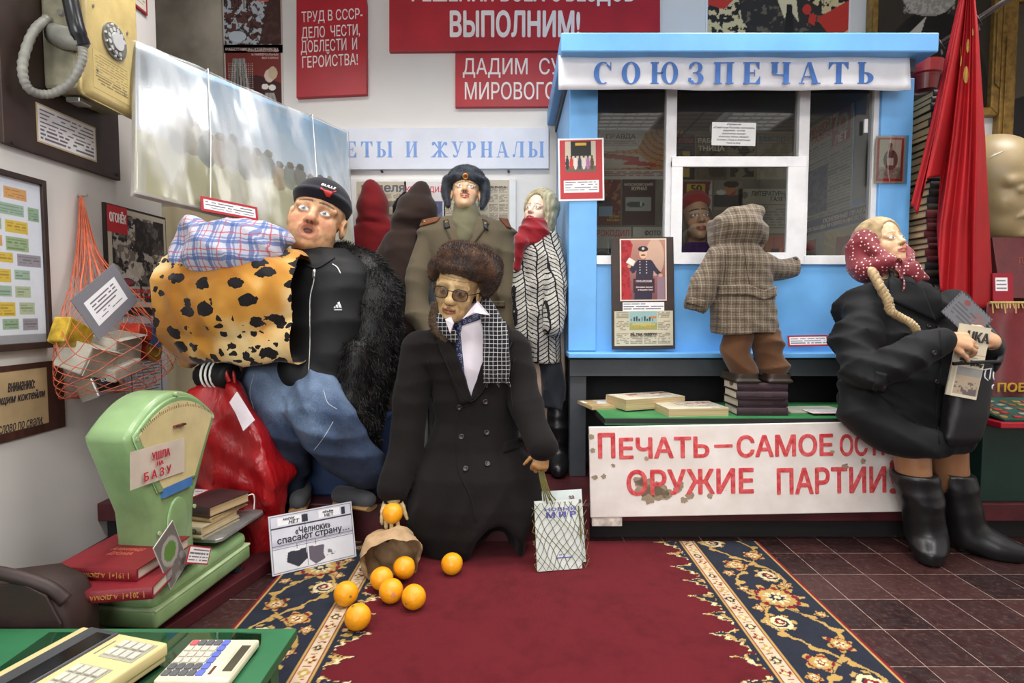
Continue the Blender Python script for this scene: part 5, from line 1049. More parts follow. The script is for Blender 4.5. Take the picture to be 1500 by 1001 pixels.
steel = M('scratched grey steel', (150, 152, 150), .35, .14, 22, .1, 70, metal=.55)
for nm, a, b in (('pan', -.205, -.10 + .15), ('pan', .115, .385)):
    v, f = prism([(c * .13 * (1 if abs(c) < 2 else 1) , d) for c, d in [(-1, a + .02), (-.9, a), (.9, a), (1, a + .02), (1, b - .02), (.9, b), (-.9, b), (-1, b - .02)]], .118, .130, .003)
    v = np.stack([v[:, 1], v[:, 2], v[:, 0] - .085], 1); mk('pan', S.vf((v, [q[::-1] for q in f])), steel, t); mk('pan_support', S.vf(box((a + b) / 2 - .03, (a + b) / 2 + .03, .095, .12, -.12, -.05)), M('dark iron', (50, 42, 38), .6), t)
for x in (-.13, .25): 
    for z in (-.2, .012): mk('foot', S.at(x, 0, z).vf((lambda v, f: (np.stack([v[:, 0], v[:, 2] - .03, v[:, 1]], 1), [q[::-1] for q in f]))(*lathe([(.02, 0), (.022, .008), (.014, .012), (.014, .022), (.018, .03)], 14))), bl, t)
f_ = S; cs = [plane_px(x, y, Fr(S((0, 0, .014)), S.R[0], S.R[1])) for x, y in ((192, 719), (270, 691), (275, 637), (194, 661))]
q = [S((c[0], c[1], .014)) for c in cs]; fp = Fr(q[0], q[1] - q[0], q[3] - q[0]); w, h = np.linalg.norm(q[1] - q[0]), np.linalg.norm(q[3] - q[0]) * .98
t2 = thing('handmade_sign', 'handwritten paper sign taped over the scale dial reading УШЛА НА БАЗУ', 'sign', q[0]); p = Paint(w, h, .004, (206, 192, 176)); p.c *= (.93 + .1 * fbm(p.x * 20, p.y * 20, 3))[..., None]; p.link('paper', fp, t2, wav=.006)
mk('handwriting', fp.at(0, 0, .0035).vf(join(write('УШЛА', (w * .34, h * .62, w * .68, h * .84), .001, .008), write('НА', (w * .43, h * .44, w * .55, h * .56), .001, .008), write('Б А З У', (w * .20, h * .12, w * .70, h * .36), .001, .008))), M('red felt pen', (178, 34, 58), .6), t2)
# red volumes on the front pan
zp = .07 + .130
def volume(label, px0, px1, pxd, z, num, D):
    o, a = PZ(*px0, z), PZ(*px1, z); d = PZ(*pxd, z) - a; fr = Fr(o, a - o, d); L = np.linalg.norm(a - o); T = .030
    b = book('red_book', label, fr, L, D, T, dred, PALE, 'red novels on the scale')
    f2 = Fr(fr((L * 1.0, -.0042, T)), -fr.R[0], -fr.R[2])
    mk('spine_lettering', f2.vf(join(write('А.ДЮМА', (L * .36, T * .3, L * .66, T * .7), .0008, .012), write(num, (L * .14, T * .3, L * .2, T * .72), .0008, .014), box(L * .08, L * .09, T * .25, T * .75, 0, .0008), box(L * .22, L * .23, T * .25, T * .75, 0, .0008), box(L * .30, L * .31, T * .25, T * .75, 0, .0008), box(L * .90, L * .905, T * .3, T * .7, 0, .0008), (lambda v, f: (v, f))(*prism([(L * .265, T * .35), (L * .28, T * .5), (L * .265, T * .65), (L * .25, T * .5)], 0, .0008)))), gilt_l, b)
    return fr, L, T, b
volume('lower of the two red gilt lettered novels on the front scale pan', (85, 888), (224, 878), (254, 826), zp, '20', .20)
fr, L, T, b = volume('upper red gilt lettered novel lying on another in front of the scale', (78, 848), (201, 852), (246, 811), zp + .031, '19', .21)
mk('cover_lettering', fr.vf((lambda q: (q[0] + (0, 0, T), q[1]))(join(write('Александр', (L * .30, .10, L * .72, .125), .0006, .004, shear=.3), write('ДЮМА', (L * .36, .075, L * .66, .095), .0006, .006)))), M('faint gilt', (190, 96, 80), .5), b)
# postcard leaning on the scale
q = [PX(x, y, -.885) for x, y in ((250, 865), (276, 822), (257, 752), (236, 790))]
p_o = q[3]; fr = Fr(q[0], q[1] - q[0], q[3] - q[0]); w, h = np.linalg.norm(q[1] - q[0]), np.linalg.norm(q[3] - q[0]); p = Paint(w, h, .003, (196, 190, 186)); p.rect(.003, .003, w - .003, h - .003, (110, 104, 100)); p.ell(w * .5, h * .6, w * .4, h * .26, (160, 156, 150)); p.ell(w * .5, h * .6, w * .28, h * .18, (90, 130, 60)); p.blot(0, 0, w, h * .35, .02, (150, 150, 152), .5, .8)
o = p.link('photo_card', fr, None, bt=.002); props(o, 'small photo card leaning against the scale between the red novels and the pan', 'photo')
a, b, c = PZ(236 + 40, 828, .11), PX(304, 828, -.86), PX(272, 800, -.87); a = PX(272, 826, -.87)
captioncard('caption_card', 'red-edged typed card hanging below the back pan of the scale', a, b - a, c - a, 6, rows=4)
# old books on the back pan
brn1 = M('dark brown leather', (58, 40, 40), .45, .15, 18, .2, 90); tan = M('tan cloth', (176, 150, 104), .6, .12, 20); grn = M('grey buff cover', (176, 164, 134), .65, .1, 20)
def obook(label, pa, pb, pd, z, T, cover, D, **kw):
    o, a = PZ(*pa, z), PZ(*pb, z); fr = Fr(o, a - o, PZ(*pd, z) - a if pd else None); L = np.linalg.norm(a - o); b = book('old_book', label, fr, L, D, T, cover, group='old books on the scale', **kw); return fr, L, b
fr, L, b = obook('thin book at the bottom of the pile on the back scale pan', (214, 783), (296, 791), (350, 759), zp, .012, grn, .17)
fr, L, b = obook('grey reference book second in the pile on the back scale pan', (216, 777), (296, 784), (352, 745), zp + .0125, .022, grn, .17)
mk('spine_lettering', Fr(fr((L, -.0042, .022)), -fr.R[0], -fr.R[2]).vf(write('СПРАВОЧНИК', (L * .08, .004, L * .95, .018), .0006, .014)), ink, b)
fr, L, b = obook('tan book third in the pile on the back scale pan', (212, 757), (310, 766), (364, 728), zp + .035, .014, tan, .17)
fr, L, b = obook('thick dark brown book on top of the pile on the back scale pan', (208, 745), (306, 760), (362, 727), zp + .0495, .034, brn1, .17)
mk('ribbon', tube(crom([fr((L * .97, .165, .02)), fr((L * 1.01, .18, .022)), fr((L * 1.015, .185, .0)), fr((L * 1.01, .183, -.03))], 5), .0022, 5), cordw, b)
o_, u_, v_ = PZ(264, 746, .285), PZ(302, 750, .285), PZ(288, 712, .287); o_ = fr((L * .30, .01, .0356)); 
captioncard('caption_card', 'typed card with red edge lying on the dark brown book', fr((L * .28, -.012, .036)), fr.R[0] * .085 + fr.R[1] * .012, fr.R[1] * .14 + fr.R[0] * .01, 9, rows=9, m=.06)
# ================================================================ table with calculators
gt = M('green table paint', (46, 108, 70), .4, .08, 8, .05)
t = thing('low_green_table', 'low green painted table at the bottom left corner', 'table', (-.9, 1.0, 0)); yB_ = PZ(435, 921, TZ)[1]; xR_ = PZ(435, 921, TZ)[0]
mk('table_top', box(-1.5, xR_, .72, yB_, TZ - .022, TZ, .002), gt, t)
for x in (-1.45, xR_ - .05):
    for y in (.77, yB_ - .05): mk('leg', box(x - .02, x + .02, y - .02, y + .02, 0, TZ - .022), gt, t)
a, b = PZ(385, 945, TZ), PZ(345, 928, TZ)
o = mk('plastic_sheet', prism([(-1.0, .74), (-.56, .74), (a[0], a[1] - .03), (a[0] - .004, a[1]), (a[0] - .02, b[1] - .004), (b[0], b[1]), (-1.0, b[1])], TZ, TZ + .0025), GLASS); props(o, 'clear plastic sheet with rounded corner on the low green table', 'plastic sheet')
creamc = M('cream plastic', (214, 196, 140), .42, .05, 12); palec = M('ivory plastic', (214, 206, 178), .42, .05, 12); keyc = M('pale grey key', (196, 194, 182), .4, .05)
zt_ = TZ + .045
BL, BR, FL = PZ(122, 917, zt_), PZ(247, 941, zt_), PZ(0, 984, zt_); fr = Fr((BL[0], BL[1], TZ), BR - BL, (BR - BL) @ np.array([[0, 1, 0], [-1, 0, 0], [0, 0, 1]])); wA = np.linalg.norm(BR - BL); dA = .36
# x across, y away (so the near end is y = -dA), z up
t = thing('adding_machine', 'large cream desk adding machine with long dark display on the green table', 'calculator', fr((wA / 2, -dA / 2, 0)))
mk('case', fr.vf(join(box(0, wA, -dA, 0, .018, .045, .006, 3), box(.004, wA - .004, -dA + .004, -.004, .008, .019, .002))), creamc, t, True); mk('underside', fr.vf(box(.012, wA - .012, -dA + .01, -.01, .003, .009)), bl, t)
mk('display_hood', fr.vf(box(wA * .12, wA * .46, -dA * .72, -.004, .043, .050, .003)), M('dark grey hood', (66, 68, 72), .4, .1), t); mk('display_glass', fr.vf(box(wA * .27, wA * .44, -dA * .68, -.018, .050, .0508)), M('black display', (14, 16, 18), .12, .05), t)
def keypad(par, x0, y0, nx, ny, dx, dy, z, mat=keyc, kw=.75, h=.004, red=()):
    for i in range(nx):
        for j in range(ny): mk('key', fr.vf(box(x0 + i * dx, x0 + i * dx + dx * kw, y0 - j * dy - dy * kw, y0 - j * dy, z, z + h, .001)), redp if (i, j) in red else mat, par)
for (x0, y0, nx, ny) in ((wA * .62, -.022, 4, 2), (wA * .56, -.105, 4, 3), (wA * .54, -.21, 4, 1)):
    dx = wA * .085; dy = .026; mk('key_plate', fr.vf(box(x0 - .005, x0 + nx * dx, y0 - ny * dy, y0 + .005, .044, .0462)), M('key plate', (168, 164, 146), .5), t); keypad(t, x0, y0, nx, ny, dx, dy, .046, red=((3, 0),) if ny == 1 else ())
mk('name_strip', fr.vf(box(wA * .52, wA * .535, -.07, -.025, .0448, .0456)), M('steel', (190, 190, 186), .3, .05, metal=.8), t)
zc_ = TZ + .021
q = [PZ(x, y, zc_) for x, y in ((223, 997), (334, 997), (376, 936), (277, 936))]; fr = Fr((q[0][0], q[0][1], TZ + .0025), q[1] - q[0], q[3] - q[0]); wC, hC = np.linalg.norm(q[1] - q[0]), np.linalg.norm(q[3] - q[0])
t = thing('calculator', 'ivory pocket calculator with grey and blue keys on the green table', 'calculator', fr((wC / 2, hC / 2, 0)))
mk('case', fr.vf(box(0, wC, 0, hC, .001, .018, .005, 3)), palec, t, True); mk('display', fr.vf(box(wC * .82, wC * .95, hC * .2, hC * .82, .018, .0186)), M('lcd display', (74, 72, 60), .25, .1), t); mk('display_frame', fr.vf(box(wC * .77, wC * .985, hC * .08, hC * .92, .0175, .0182)), M('lcd frame', (196, 190, 166), .4), t)
mk('solar_strip', fr.vf(box(wC * .66, wC * .70, hC * .13, hC * .32, .018, .0186)), M('solar cell', (96, 62, 48), .3), t)
dgy, dbl = M('dark grey key', (92, 94, 100), .4, .05), M('blue key', (92, 108, 190), .4, .05); prd = M('pink red key', (196, 90, 100), .4, .05)
for i in range(5):
    for j in range(6):
        m_ = dbl if i == 4 else (dgy if j in (4, 5) else (prd if (i, j) == (0, 0) else (dgy if j == 0 else keyc)))
        x0, y0 = wC * (.05 + .115 * i), hC * (.93 - .145 * j); mk('key', fr.vf(box(x0, x0 + wC * .095, y0 - hC * .11, y0, .0175, .0215, .001)), m_, t)
# briefcase
lea = M('dark brown briefcase leather', (46, 28, 25), .55, .22, 14, .3, 60); c0 = V3(-1.22, 1.34, 0)
t = thing('leather_briefcase', 'old dark brown leather briefcase with strap beside the green scale', 'bag', c0); fr = wallfr((-1.45, 1.26, 0))
pf = [(0, 0), (.45, 0), (.45, .20), (.42, .262), (.36, .29), (.20, .27), (.08, .235), (.0, .19)]
mk('case', fr.vf(prism(pf, -.12, 0, .02)), lea, t, True); mk('flap', fr.vf(prism([(.015, .06), (.435, .06), (.445, .20), (.415, .264), (.36, .294), (.20, .275), (.08, .24), (.01, .19)], .0, .006, .002)), lea, t)
mk('strap', tube(crom([fr((.10, .235, -.02)), fr((.14, .28, -.01)), fr((.20, .315, .0)), fr((.30, .315, .0)), fr((.40, .28, -.01)), fr((.44, .24, -.02))], 8), .016, 8, flat=((0, 1, 0), .9)), lea, t, True)
mk('handle', tube(crom([fr((-.02, .22, .02)), fr((-.03, .29, .02)), fr((.03, .325, .02)), fr((.12, .31, .02)), fr((.22, .29, -.01))], 8), .014, 8, flat=((0, .3, 1), .25)), lea, t, True)
for (x, y) in ((.21, .115), (.26, .07)): mk('clasp', fr.vf(box(x, x + .03, y, y + .02, .005, .014, .003)), M('dull brass', (150, 120, 66), .4, .2, metal=.6), t)
# ================================================================ the carpet, woven knot by knot along its borders
NAVY, GOLD, CREAM, CRED = (36, 40, 52), (172, 140, 80), (206, 190, 150), (118, 26, 36)
CX0, CX1, CYA, CYB = -.785, .945, .55, 2.188
def weave(d, v):
    """colours of the border at distance d from the carpet's edge"""
    wx = (fbm(d * 60, v * 60, 3, 2) - .5) * .012; wy = (fbm(d * 60 + 9, v * 60, 8, 2) - .5) * .012; D, Vv = d + wx, v + wy
    c = np.ones(d.shape + (3,)) * np.array(CRED, float)
    def put(m, k): c[m] = k
    field = (d > .012) & (d < .245); put(field, NAVY); put((d > .008) & (d <= .014), GOLD)
    L = .56; ph = ((Vv / L) % 1.0 - .5) * L
    # winding stem with leaves
    for s in (1, -1):
        st = .128 + s * .082 * np.sin(Vv * 2 * math.pi / L + (0 if s > 0 else .7)); put(field & (np.abs(D - st) < .005), GOLD)
        lf = np.sin(Vv * 2 * math.pi / .07 + s); put(field & (np.abs(D - st - s * .012 * lf) < .013 * np.maximum(0, lf)), GOLD)
    def rose(cx, cy, R, n, a0=0):
        dy = (ph - cy + L / 2) % L - L / 2; r = np.hypot(D - cx, dy); th = np.arctan2(dy, D - cx) + a0
        pet = .80 + .20 * np.cos(n * th); put(field & (r < R * 1.13 * pet), NAVY); put(field & (r < R * pet), GOLD); put(field & (np.abs(r - R * .68) < R * .055 * (1 + np.cos(n * th))), CRED)
        put(field & (r < R * .46 * (.8 + .2 * np.cos(n * th + 3))), CREAM); put(field & (r < R * .27 * (.85 + .15 * np.cos(n * th))), NAVY if n > 7 else CRED); put(field & (r < R * .12), CREAM)
    def swirl(cx, cy, R, s):
        dy = (ph - cy + L / 2) % L - L / 2; x = (D - cx); r = np.hypot(x, dy); th = np.arctan2(dy, x * s); sp = (r / R * 1.6 + th / 2 / math.pi) % 1
        put(field & (r < R) & (sp < .62), CREAM); put(field & (r < R * 1.25) & (r > R) & (np.cos(th * 7) > -.1), GOLD); put(field & (r < R * .4), CRED); put(field & (r < R * .2), CREAM)
    rose(.125, 0, .088, 10); swirl(.085, .15, .036, 1); swirl(.18, -.14, .036, -1); rose(.165, .23, .044, 5, .4); rose(.07, -.25, .040, 6, .2); rose(.06, .08, .022, 5); rose(.205, .06, .02, 5); rose(.205, -.06, .02, 4); rose(.04, -.1, .02, 5); rose(.21, .17, .022, 5)
    b = (d >= .245) & (d < .302); put(b, (196, 176, 150)); put(b & ((d < .251) | (d > .296)), GOLD); put(b & (((d > .251) & (d < .255)) | ((d > .292) & (d < .296))), CRED)
    q = (Vv / .052) % 1 - .5; k = np.floor(Vv / .052).astype(int) % 3; dx = (D - .2735) / .052; r = np.hypot(dx, q); th = np.arctan2(q, dx); inn = b & (d > .256) & (d < .291)
    put(inn & (r < .36 * (.75 + .25 * np.cos(4 * th))), GOLD); put(inn & (r < .30 * (.7 + .3 * np.cos(4 * th + .8))) & (k == 0), CRED); put(inn & (r < .30 * (.8 + .2 * np.cos(6 * th))) & (k == 1), NAVY); put(inn & (r < .12), CREAM); put(inn & (np.abs(q) > .47) & (np.abs(dx) < .2), CRED)
    s = d >= .302; u = (Vv / .105) % 1; tip = np.where(u < .78, u / .78, (1 - u) / .22); edge = .322 + .075 * tip ** 1.6 + .008 * np.cos(u * 25); big = (np.floor(Vv / .105).astype(int) % 2 == 0); edge = edge - np.where(big, 0, .018)
    put(s, (92, 22, 30)); put(s & (D < edge), GOLD); put(s & (D < edge) & (D > edge - .018) & (fbm(d * 90, v * 90, 5, 2) > .5), CREAM); put(s & (D < edge - .016) & (fbm(d * 70, v * 70, 15, 2) > .40), NAVY); put(s & (D < .316), NAVY); put(s & (np.abs(D - edge) < .0025), (70, 28, 34))
    return c
h_ = .0032; xb = np.arange(0, .42, h_); vy = np.arange(CYA, CYB, h_ * 1.15); parts = []; cols = []
dd, vv = np.meshgrid(xb, vy, indexing='ij'); cL = weave(dd, vv).reshape(-1, 3); cR = weave(dd, vv + .21).reshape(-1, 3)
idx = np.arange(dd.size).reshape(dd.shape); qd = np.stack([idx[:-1, :-1], idx[1:, :-1], idx[1:, 1:], idx[:-1, 1:]], -1).reshape(-1, 4); zt_c = .0075
vl = np.stack([CX0 + dd, vv, np.full(dd.shape, zt_c)], -1).reshape(-1, 3); vr = np.stack([CX1 - dd, vv, np.full(dd.shape, zt_c)], -1).reshape(-1, 3)
xm0, xm1, ye = CX0 + xb[-1], CX1 - xb[-1], vy[-1]; n = len(vl)
mid = np.array([(xm0, CYA, zt_c), (xm1, CYA, zt_c), (xm1, ye, zt_c), (xm0, ye, zt_c)]); bt = np.array([(CX0, CYA, 0), (CX1, CYA, 0), (CX1, ye, 0), (CX0, ye, 0), (CX0, CYA, zt_c), (CX1, CYA, zt_c), (CX1, ye, zt_c), (CX0, ye, zt_c)])
F = [tuple(r) for r in qd] + [tuple(r[::-1] + n) for r in qd] + [tuple(2 * n + i for i in range(4))] + [tuple(2 * n + 4 + i for i in f) for f in ((0, 1, 5, 4), (1, 2, 6, 5), (2, 3, 7, 6), (3, 0, 4, 7))]
def carpet_mat():
    k = NT('woven carpet'); a = k.n('ShaderNodeVertexColor', {'layer_name': 'Col'}); o = k.obj(); n1 = k.noise(5.0, 6.0, o, .65); n2 = k.noise(420.0, 2.0, o); n3 = k.noise(24.0, 4.0, o)
    v = k.ramp(k.math('ADD', k.math('MULTIPLY', n1, .5), k.math('ADD', k.math('MULTIPLY', n2, .25), k.math('MULTIPLY', n3, .25))), [(.34, (.62, .60, .60, 1)), (.52, (1, 1, 1, 1)), (.68, (1.0, .98, .97, 1))])
    k.p(Base_Color=k.mix(1.0, a.outputs[0], v, 'MULTIPLY'), Roughness=.95, Specular_IOR_Level=.1, Sheen_Weight=.04); k.bump(k.noise(500.0, 2.0, o), .5, .002); return k.m
o = mk('carpet', (np.vstack([vl, vr, mid, bt]), F), carpet_mat(), None, col=np.vstack([cL, cR, np.ones((4, 3)) * (92, 22, 30), np.ones((8, 3)) * CRED]), origin=(.08, 1.4, 0)); props(o, 'dark red carpet with navy floral borders lying on the tiled floor', 'carpet')
ZC = .0075
# ================================================================ things on the carpet
def orangemat():
    k = NT('orange peel'); o = k.obj(); k.p(Base_Color=k.ramp(k.noise(9.0, 4.0, o), [(.3, (226, 138, 12)), (.7, (246, 176, 30))]), Roughness=.38, Subsurface_Weight=.08, Subsurface_Scale=.01); k.bump(k.noise(160.0, 2.0, o), .35, .002); return k.m
OM = orangemat(); stemc = M('fruit stem', (120, 110, 50), .7)
def fruit(px_, z, label, sc=1.0, seed=0, spot=False):
    c = PZ(px_[0], px_[1], z); r = np.random.default_rng(seed); R = .0365 * sc; d = nrm(r.normal(size=3)); u, v = np.meshgrid(np.linspace(0, math.pi, 22), np.arange(28) * 2 * math.pi / 28, indexing='ij')
    p = np.stack([np.sin(u) * np.cos(v), np.sin(u) * np.sin(v), np.cos(u)], -1).reshape(-1, 3); a = p @ d; rad = R * (1 - .035 * a ** 2 + .012 * np.sin(p @ r.normal(size=3) * 3) - .06 * np.exp(-((1 - a) / .02)) + .05 * np.exp(-((1 + a) / .03)))
    pts = p * rad[:, None] + c; F = []
    for i in range(21):
        for j in range(28): F.append((i * 28 + j, (i + 1) * 28 + j, (i + 1) * 28 + (j + 1) % 28, i * 28 + (j + 1) % 28))
    t = thing('orange', label, 'orange', c - (0, 0, R), 'oranges spilled from the paper bag'); mk('fruit', (pts, F), OM, t, True)
    e = c + d * R * .93; mk('stem_scar', tube([e - d * .002, e + d * .0022], [.0045, .003], 7), stemc, t)
    if spot: s_ = nrm(np.array([.35, -.8, .1])); ax = nrm(np.cross(s_, (0, 0, 1))); ay = np.cross(s_, ax); an = np.arange(16) * math.pi / 8; vv = np.vstack([[c + s_ * R * 1.004]] + [[c + nrm(s_ + (ax * math.cos(q) + ay * math.sin(q)) * k_ * (1 + .25 * math.sin(3 * q))) * R * 1.003 for q in an] for k_ in (.12, .22)]); mk('peel_scuff', (vv, [(0, 1 + i, 1 + (i + 1) % 16) for i in range(16)] + [(1 + i, 17 + i, 17 + (i + 1) % 16, 1 + (i + 1) % 16) for i in range(16)]), M('scuffed peel', (214, 140, 90), .6, .1), t)
zo = ZC + .0355
for i, (px_, z, lb, sp) in enumerate([((507, 870), zo, 'leftmost orange, lying on the navy carpet border', 0), ((524, 904), zo, 'nearest orange, lowest of all on the red carpet', 0), ((606, 875), zo, 'orange right of the scuffed one in front of the bag', 0), ((662, 826), zo, 'orange lying alone right of the paper bag', 0), ((573, 866), zo, 'orange with a pale scuffed patch before the bag mouth', 1), ((592, 832), zo + .012, 'orange at the right inside the paper bag mouth', 0), ((559, 848), zo + .004, 'orange at the left inside the paper bag mouth', 0)]):
    fruit(px_, z, lb, 1, i + 3, sp)
# paper bag on its side
kraft = M('crumpled brown paper', (168, 138, 102), .75, .14, 24, .35, 45)
A_, B_ = PZ(566, 797, .075), PZ(582, 842, .072); ax = B_ - A_; ax_n = nrm(ax)
t = thing('paper_bag', 'crumpled brown paper bag lying open with oranges rolling out', 'bag', (*((A_ + B_) / 2)[:2], ZC))
def bagf(u, v):
    th = u * 2 * math.pi; r = .020 + .072 * np.minimum(1, v * 1.5) ** .6 - .004 * (v > .9); c = A_ + (-ax_n * .05) + ax_n * (v[:, None] * (.185 + .05 * np.sin(th)[:, None] * .5))
    rx = nrm(np.cross(ax_n, (0, 0, 1))); rz = np.cross(rx, ax_n); sq = 1.0 / np.maximum(np.abs(np.cos(th)), np.abs(np.sin(th))) ** .35
    k = 1 + .16 * (fbm(np.cos(th) * 2 + 5, np.sin(th) * 2 + v * 5, 4) - .5) * 2 + .07 * np.sin(th * 5 + v * 7)
    p = c + rx * (r * np.cos(th) * k * sq * 1.02)[:, None] + rz * (r * np.sin(th) * k * sq * .92)[:, None]
    p = p + rx * (.035 * np.maximum(0, v - .8) * np.cos(th))[:, None]
    p[:, 2] = np.maximum(p[:, 2], ZC + .0015); return p
v_, f_ = gridmesh(bagf, 73, 30); mk('paper', (v_, f_), kraft, t, True)
# underwear sign
q0, q1 = PZ(399, 845, ZC), PZ(522, 815, ZC); up = V3(-.035, .05, .19); tl = P(397, 757, q0[1] + .045)
fr = Fr(q0, q1 - q0, tl - q0); w, h = np.linalg.norm(q1 - q0), np.linalg.norm(tl - q0); p = Paint(w, h, .0017, (226, 226, 230)); p.grad(.0, 0, w, h, (214, 214, 222), (206, 206, 218)); p.c *= (.93 + .1 * fbm(p.x * 14, p.y * 14, 3))[..., None]; p.rect(.008, .008, w - .008, h * .42, (222, 222, 226), .6); p.grad(.006, h * .44, w - .006, h * .60, (170, 168, 186), (206, 206, 216))
bk_ = (48, 46, 60)
for (x0, y0, x1, y1) in ((.004, .004, .006, h - .004), (w - .006, .004, w - .004, h - .004), (.004, .004, w - .004, .006), (.004, h - .006, w - .004, h - .004), (.004, h * .755, w - .004, h * .785), (.004, h * .47, w - .004, h * .482), (.004, h * .42, w - .004, h * .426), (w * .405, .01, w * .412, h - .01)): p.rect(x0, y0, x1, y1, bk_)
p.rect(w * .38, h * .80, w * .45, h * .93, (40, 42, 62)); p.rect(w * .86, h * .80, w * .91, h * .93, (40, 42, 62)); p.rect(w * .10, h * .81, w * .37, h * .94, (232, 232, 236)); p.rect(w * .58, h * .81, w * .84, h * .94, (232, 232, 236)); p.poly([(w * .19, h * .34), (w * .40, h * .36), (w * .41, h * .17), (w * .30, h * .06), (w * .17, h * .18)], (46, 46, 58)); p.poly([(w * .43, h * .37), (w * .62, h * .34), (w * .60, h * .2), (w * .62, h * .1), (w * .50, h * .04), (w * .43, h * .14)], (96, 88, 100)); p.seg((w * .3, h * .46), (w * .3, h * .36), .0015, bk_); p.seg((w * .52, h * .46), (w * .52, h * .37), .0015, bk_); p.ell(w * .52, h * .365, w * .04, h * .02, (222, 222, 226)); p.ell(w * .3, h * .355, w * .04, h * .02, (222, 222, 226)); p.blot(w * .64, h * .14, w * .74, h * .24, .008, (120, 116, 126), .55)
t = thing('shuttle_trader_sign', 'white printed sign about shuttle traders propped on the carpet by the red bag', 'sign', q0); p.link('print', fr, t, z=.002, bt=.008)
mk('lettering', fr.at(0, 0, .0022).vf(join(write('«Челноки»', (w * .29, h * .61, w * .71, h * .735), .001, .018), write('спасают страну…', (w * .08, h * .475, w * .94, h * .595), .001, .018), write('носок', (w * .16, h * .89, w * .30, h * .93), .001, .012, shear=.3), write('НЕТ', (w * .22, h * .815, w * .35, h * .88), .001, .02, shear=.3), write('объём', (w * .63, h * .885, w * .76, h * .93), .001, .012), write('НЕТ', (w * .65, h * .815, w * .76, h * .87), .001, .02))), M('sign black print', (44, 42, 54), .5), t)
# red plastic carrier
def bagmat():
    k = NT('red polythene'); o = k.obj(); k.p(Base_Color=k.ramp(k.noise(7.0, 3.0, o), [(.3, (132, 12, 20)), (.7, (172, 22, 28))]), Roughness=.34, Specular_IOR_Level=.5); nz = k.n('ShaderNodeTexNoise', Scale=13.0, Detail=4.0, Distortion=.7); k.set(nz.inputs['Vector'], k.n('ShaderNodeMapping', i0=o, Scale=(1.3, 1.3, .45)).outputs[0]); k.bump(nz.outputs['Fac'], .6, .02); return k.m
s = Sdf((-1.32, 1.93, .0), (-.75, 2.28, .85), .011); yb_ = 2.06
def sec(y, xl, xr, ry): a, b = P(xl, y, yb_), P(xr, y, yb_); return (a[2], (a[0] + b[0]) / 2, yb_, (b[0] - a[0]) / 2, ry)
s.loft([sec(828, 356, 392, .04), sec(800, 345, 402, .06), sec(760, 310, 412, .08), sec(700, 282, 420, .09), sec(660, 277, 412, .09), sec(620, 275, 390, .075), sec(590, 276, 366, .06), sec(565, 290, 352, .04), sec(553, 316, 338, .02)], .01)
s.disp(lambda p: folds(p, 34, .009, (1, .2, .12), 3, 1.6) + folds(p, 16, .010, (.8, 0, .5), 9, 2.0) + .004 * np.sin(p[:, 2] * 60 + p[:, 0] * 40))
t = thing('plastic_carrier', 'crumpled red plastic carrier bag hanging to the floor behind the scale', 'bag', (P(375, 800, yb_)[0], yb_, .0)); mk('bag', s.mesh(1), bagmat(), t, True)
tri = [P(337, 590, 1.975), P(348, 574, 1.98), P(374, 616, 1.955), P(356, 632, 1.945), P(344, 606, 1.955)]; fr = Fr(tri[0], tri[2] - tri[0], tri[1] - tri[0]); mk('paper', fr.vf(prism([tuple(fr.loc(c)[:2]) for c in tri][::-1], 0.0, .006, .001)), M('white paper', (224, 214, 222), .6, .05), t)
mk('handle', tube(crom([P(336, 560, 2.02), P(330, 545, 2.02), P(333, 535, 2.04), P(341, 548, 2.05), P(343, 565, 2.04)], 8), .009, 8, flat=((0, 1, 0), .5)), bagmat(), t, True)
# string bag with journals
def leafmag(name, label, q, T, tilt, tone, rows, colr):
    o, a, b = q; fr = Fr(o, a - o, b - o); w, h = np.linalg.norm(a - o), np.linalg.norm(b - o); t = thing(name, label, 'magazine', o + (a - o) / 2); p = Paint(w, h, .004, tone); p.c *= (.95 + .07 * fbm(p.x * 10, p.y * 10, 2))[..., None]; p.link('cover', fr, t, z=.0, bt=.0015); mk('page_block', fr.vf(box(.001, w - .001, .001, h - .001, -T, -.0016)), PALE, t)
    mk('title', fr.vf(join(*[write(s_, (w * x0, h * y0, w * x1, h * y1), .001, bo) for (s_, x0, y0, x1, y1, bo) in rows])), M(*colr), t); return fr, w, h
o, a = PZ(787, 838, ZC + .002), PZ(853, 833, ZC + .002); b = P(777, 735, o[1] + .05)
fA, wA_, hA_ = leafmag('magazine', 'white journal titled НОВЫЙ МИР in the green string bag', (o, a, b), .012, 0, (214, 220, 216), [('НОВЫЙ', .22, .845, .93, .905, .03), ('М И Р', .25, .745, .93, .83, .05), ('№ 7', .5, .20, .62, .225, .0), ('————', .42, .165, .78, .18, .02)], ('violet print', (96, 92, 176), .6))
o, a = PZ(800, 834, ZC + .004) + (0, .03, 0), PZ(860, 829, ZC + .004) + (0, .03, 0); b = P(800, 720, o[1] + .06)
fB_, wB_, hB_ = leafmag('magazine', 'second white journal behind the first in the green string bag', (o, a, b), .010, 0, (206, 216, 214), [('за', .66, .86, .80, .92, .03), ('дов', .74, .80, .98, .86, .03)], ('brown print', (116, 88, 84), .6))
olive = M('olive string', (104, 100, 52), .8, .1, 40); parts = []
for i in range(-9, 12):
    for d in (1, -1):
        pts = []
        for y in np.linspace(.0, hA_ * .97, 34):
            x = i * .024 + d * y * .62 + .006 * math.sin(y * 50 + i)
            if -.012 < x < wA_ * 1.22: pts.append(fA((x, y, .004 + .003 * math.sin(x * 40 + y * 30) if x < wA_ else .0 - (x - wA_) * .6)))
        if len(pts) > 2: parts.append(tube(pts, .0011, 4))
t = thing('string_bag', 'olive green string bag around white journals held by the seated man', 'string bag', fA((wA_ / 2, 0, 0)))
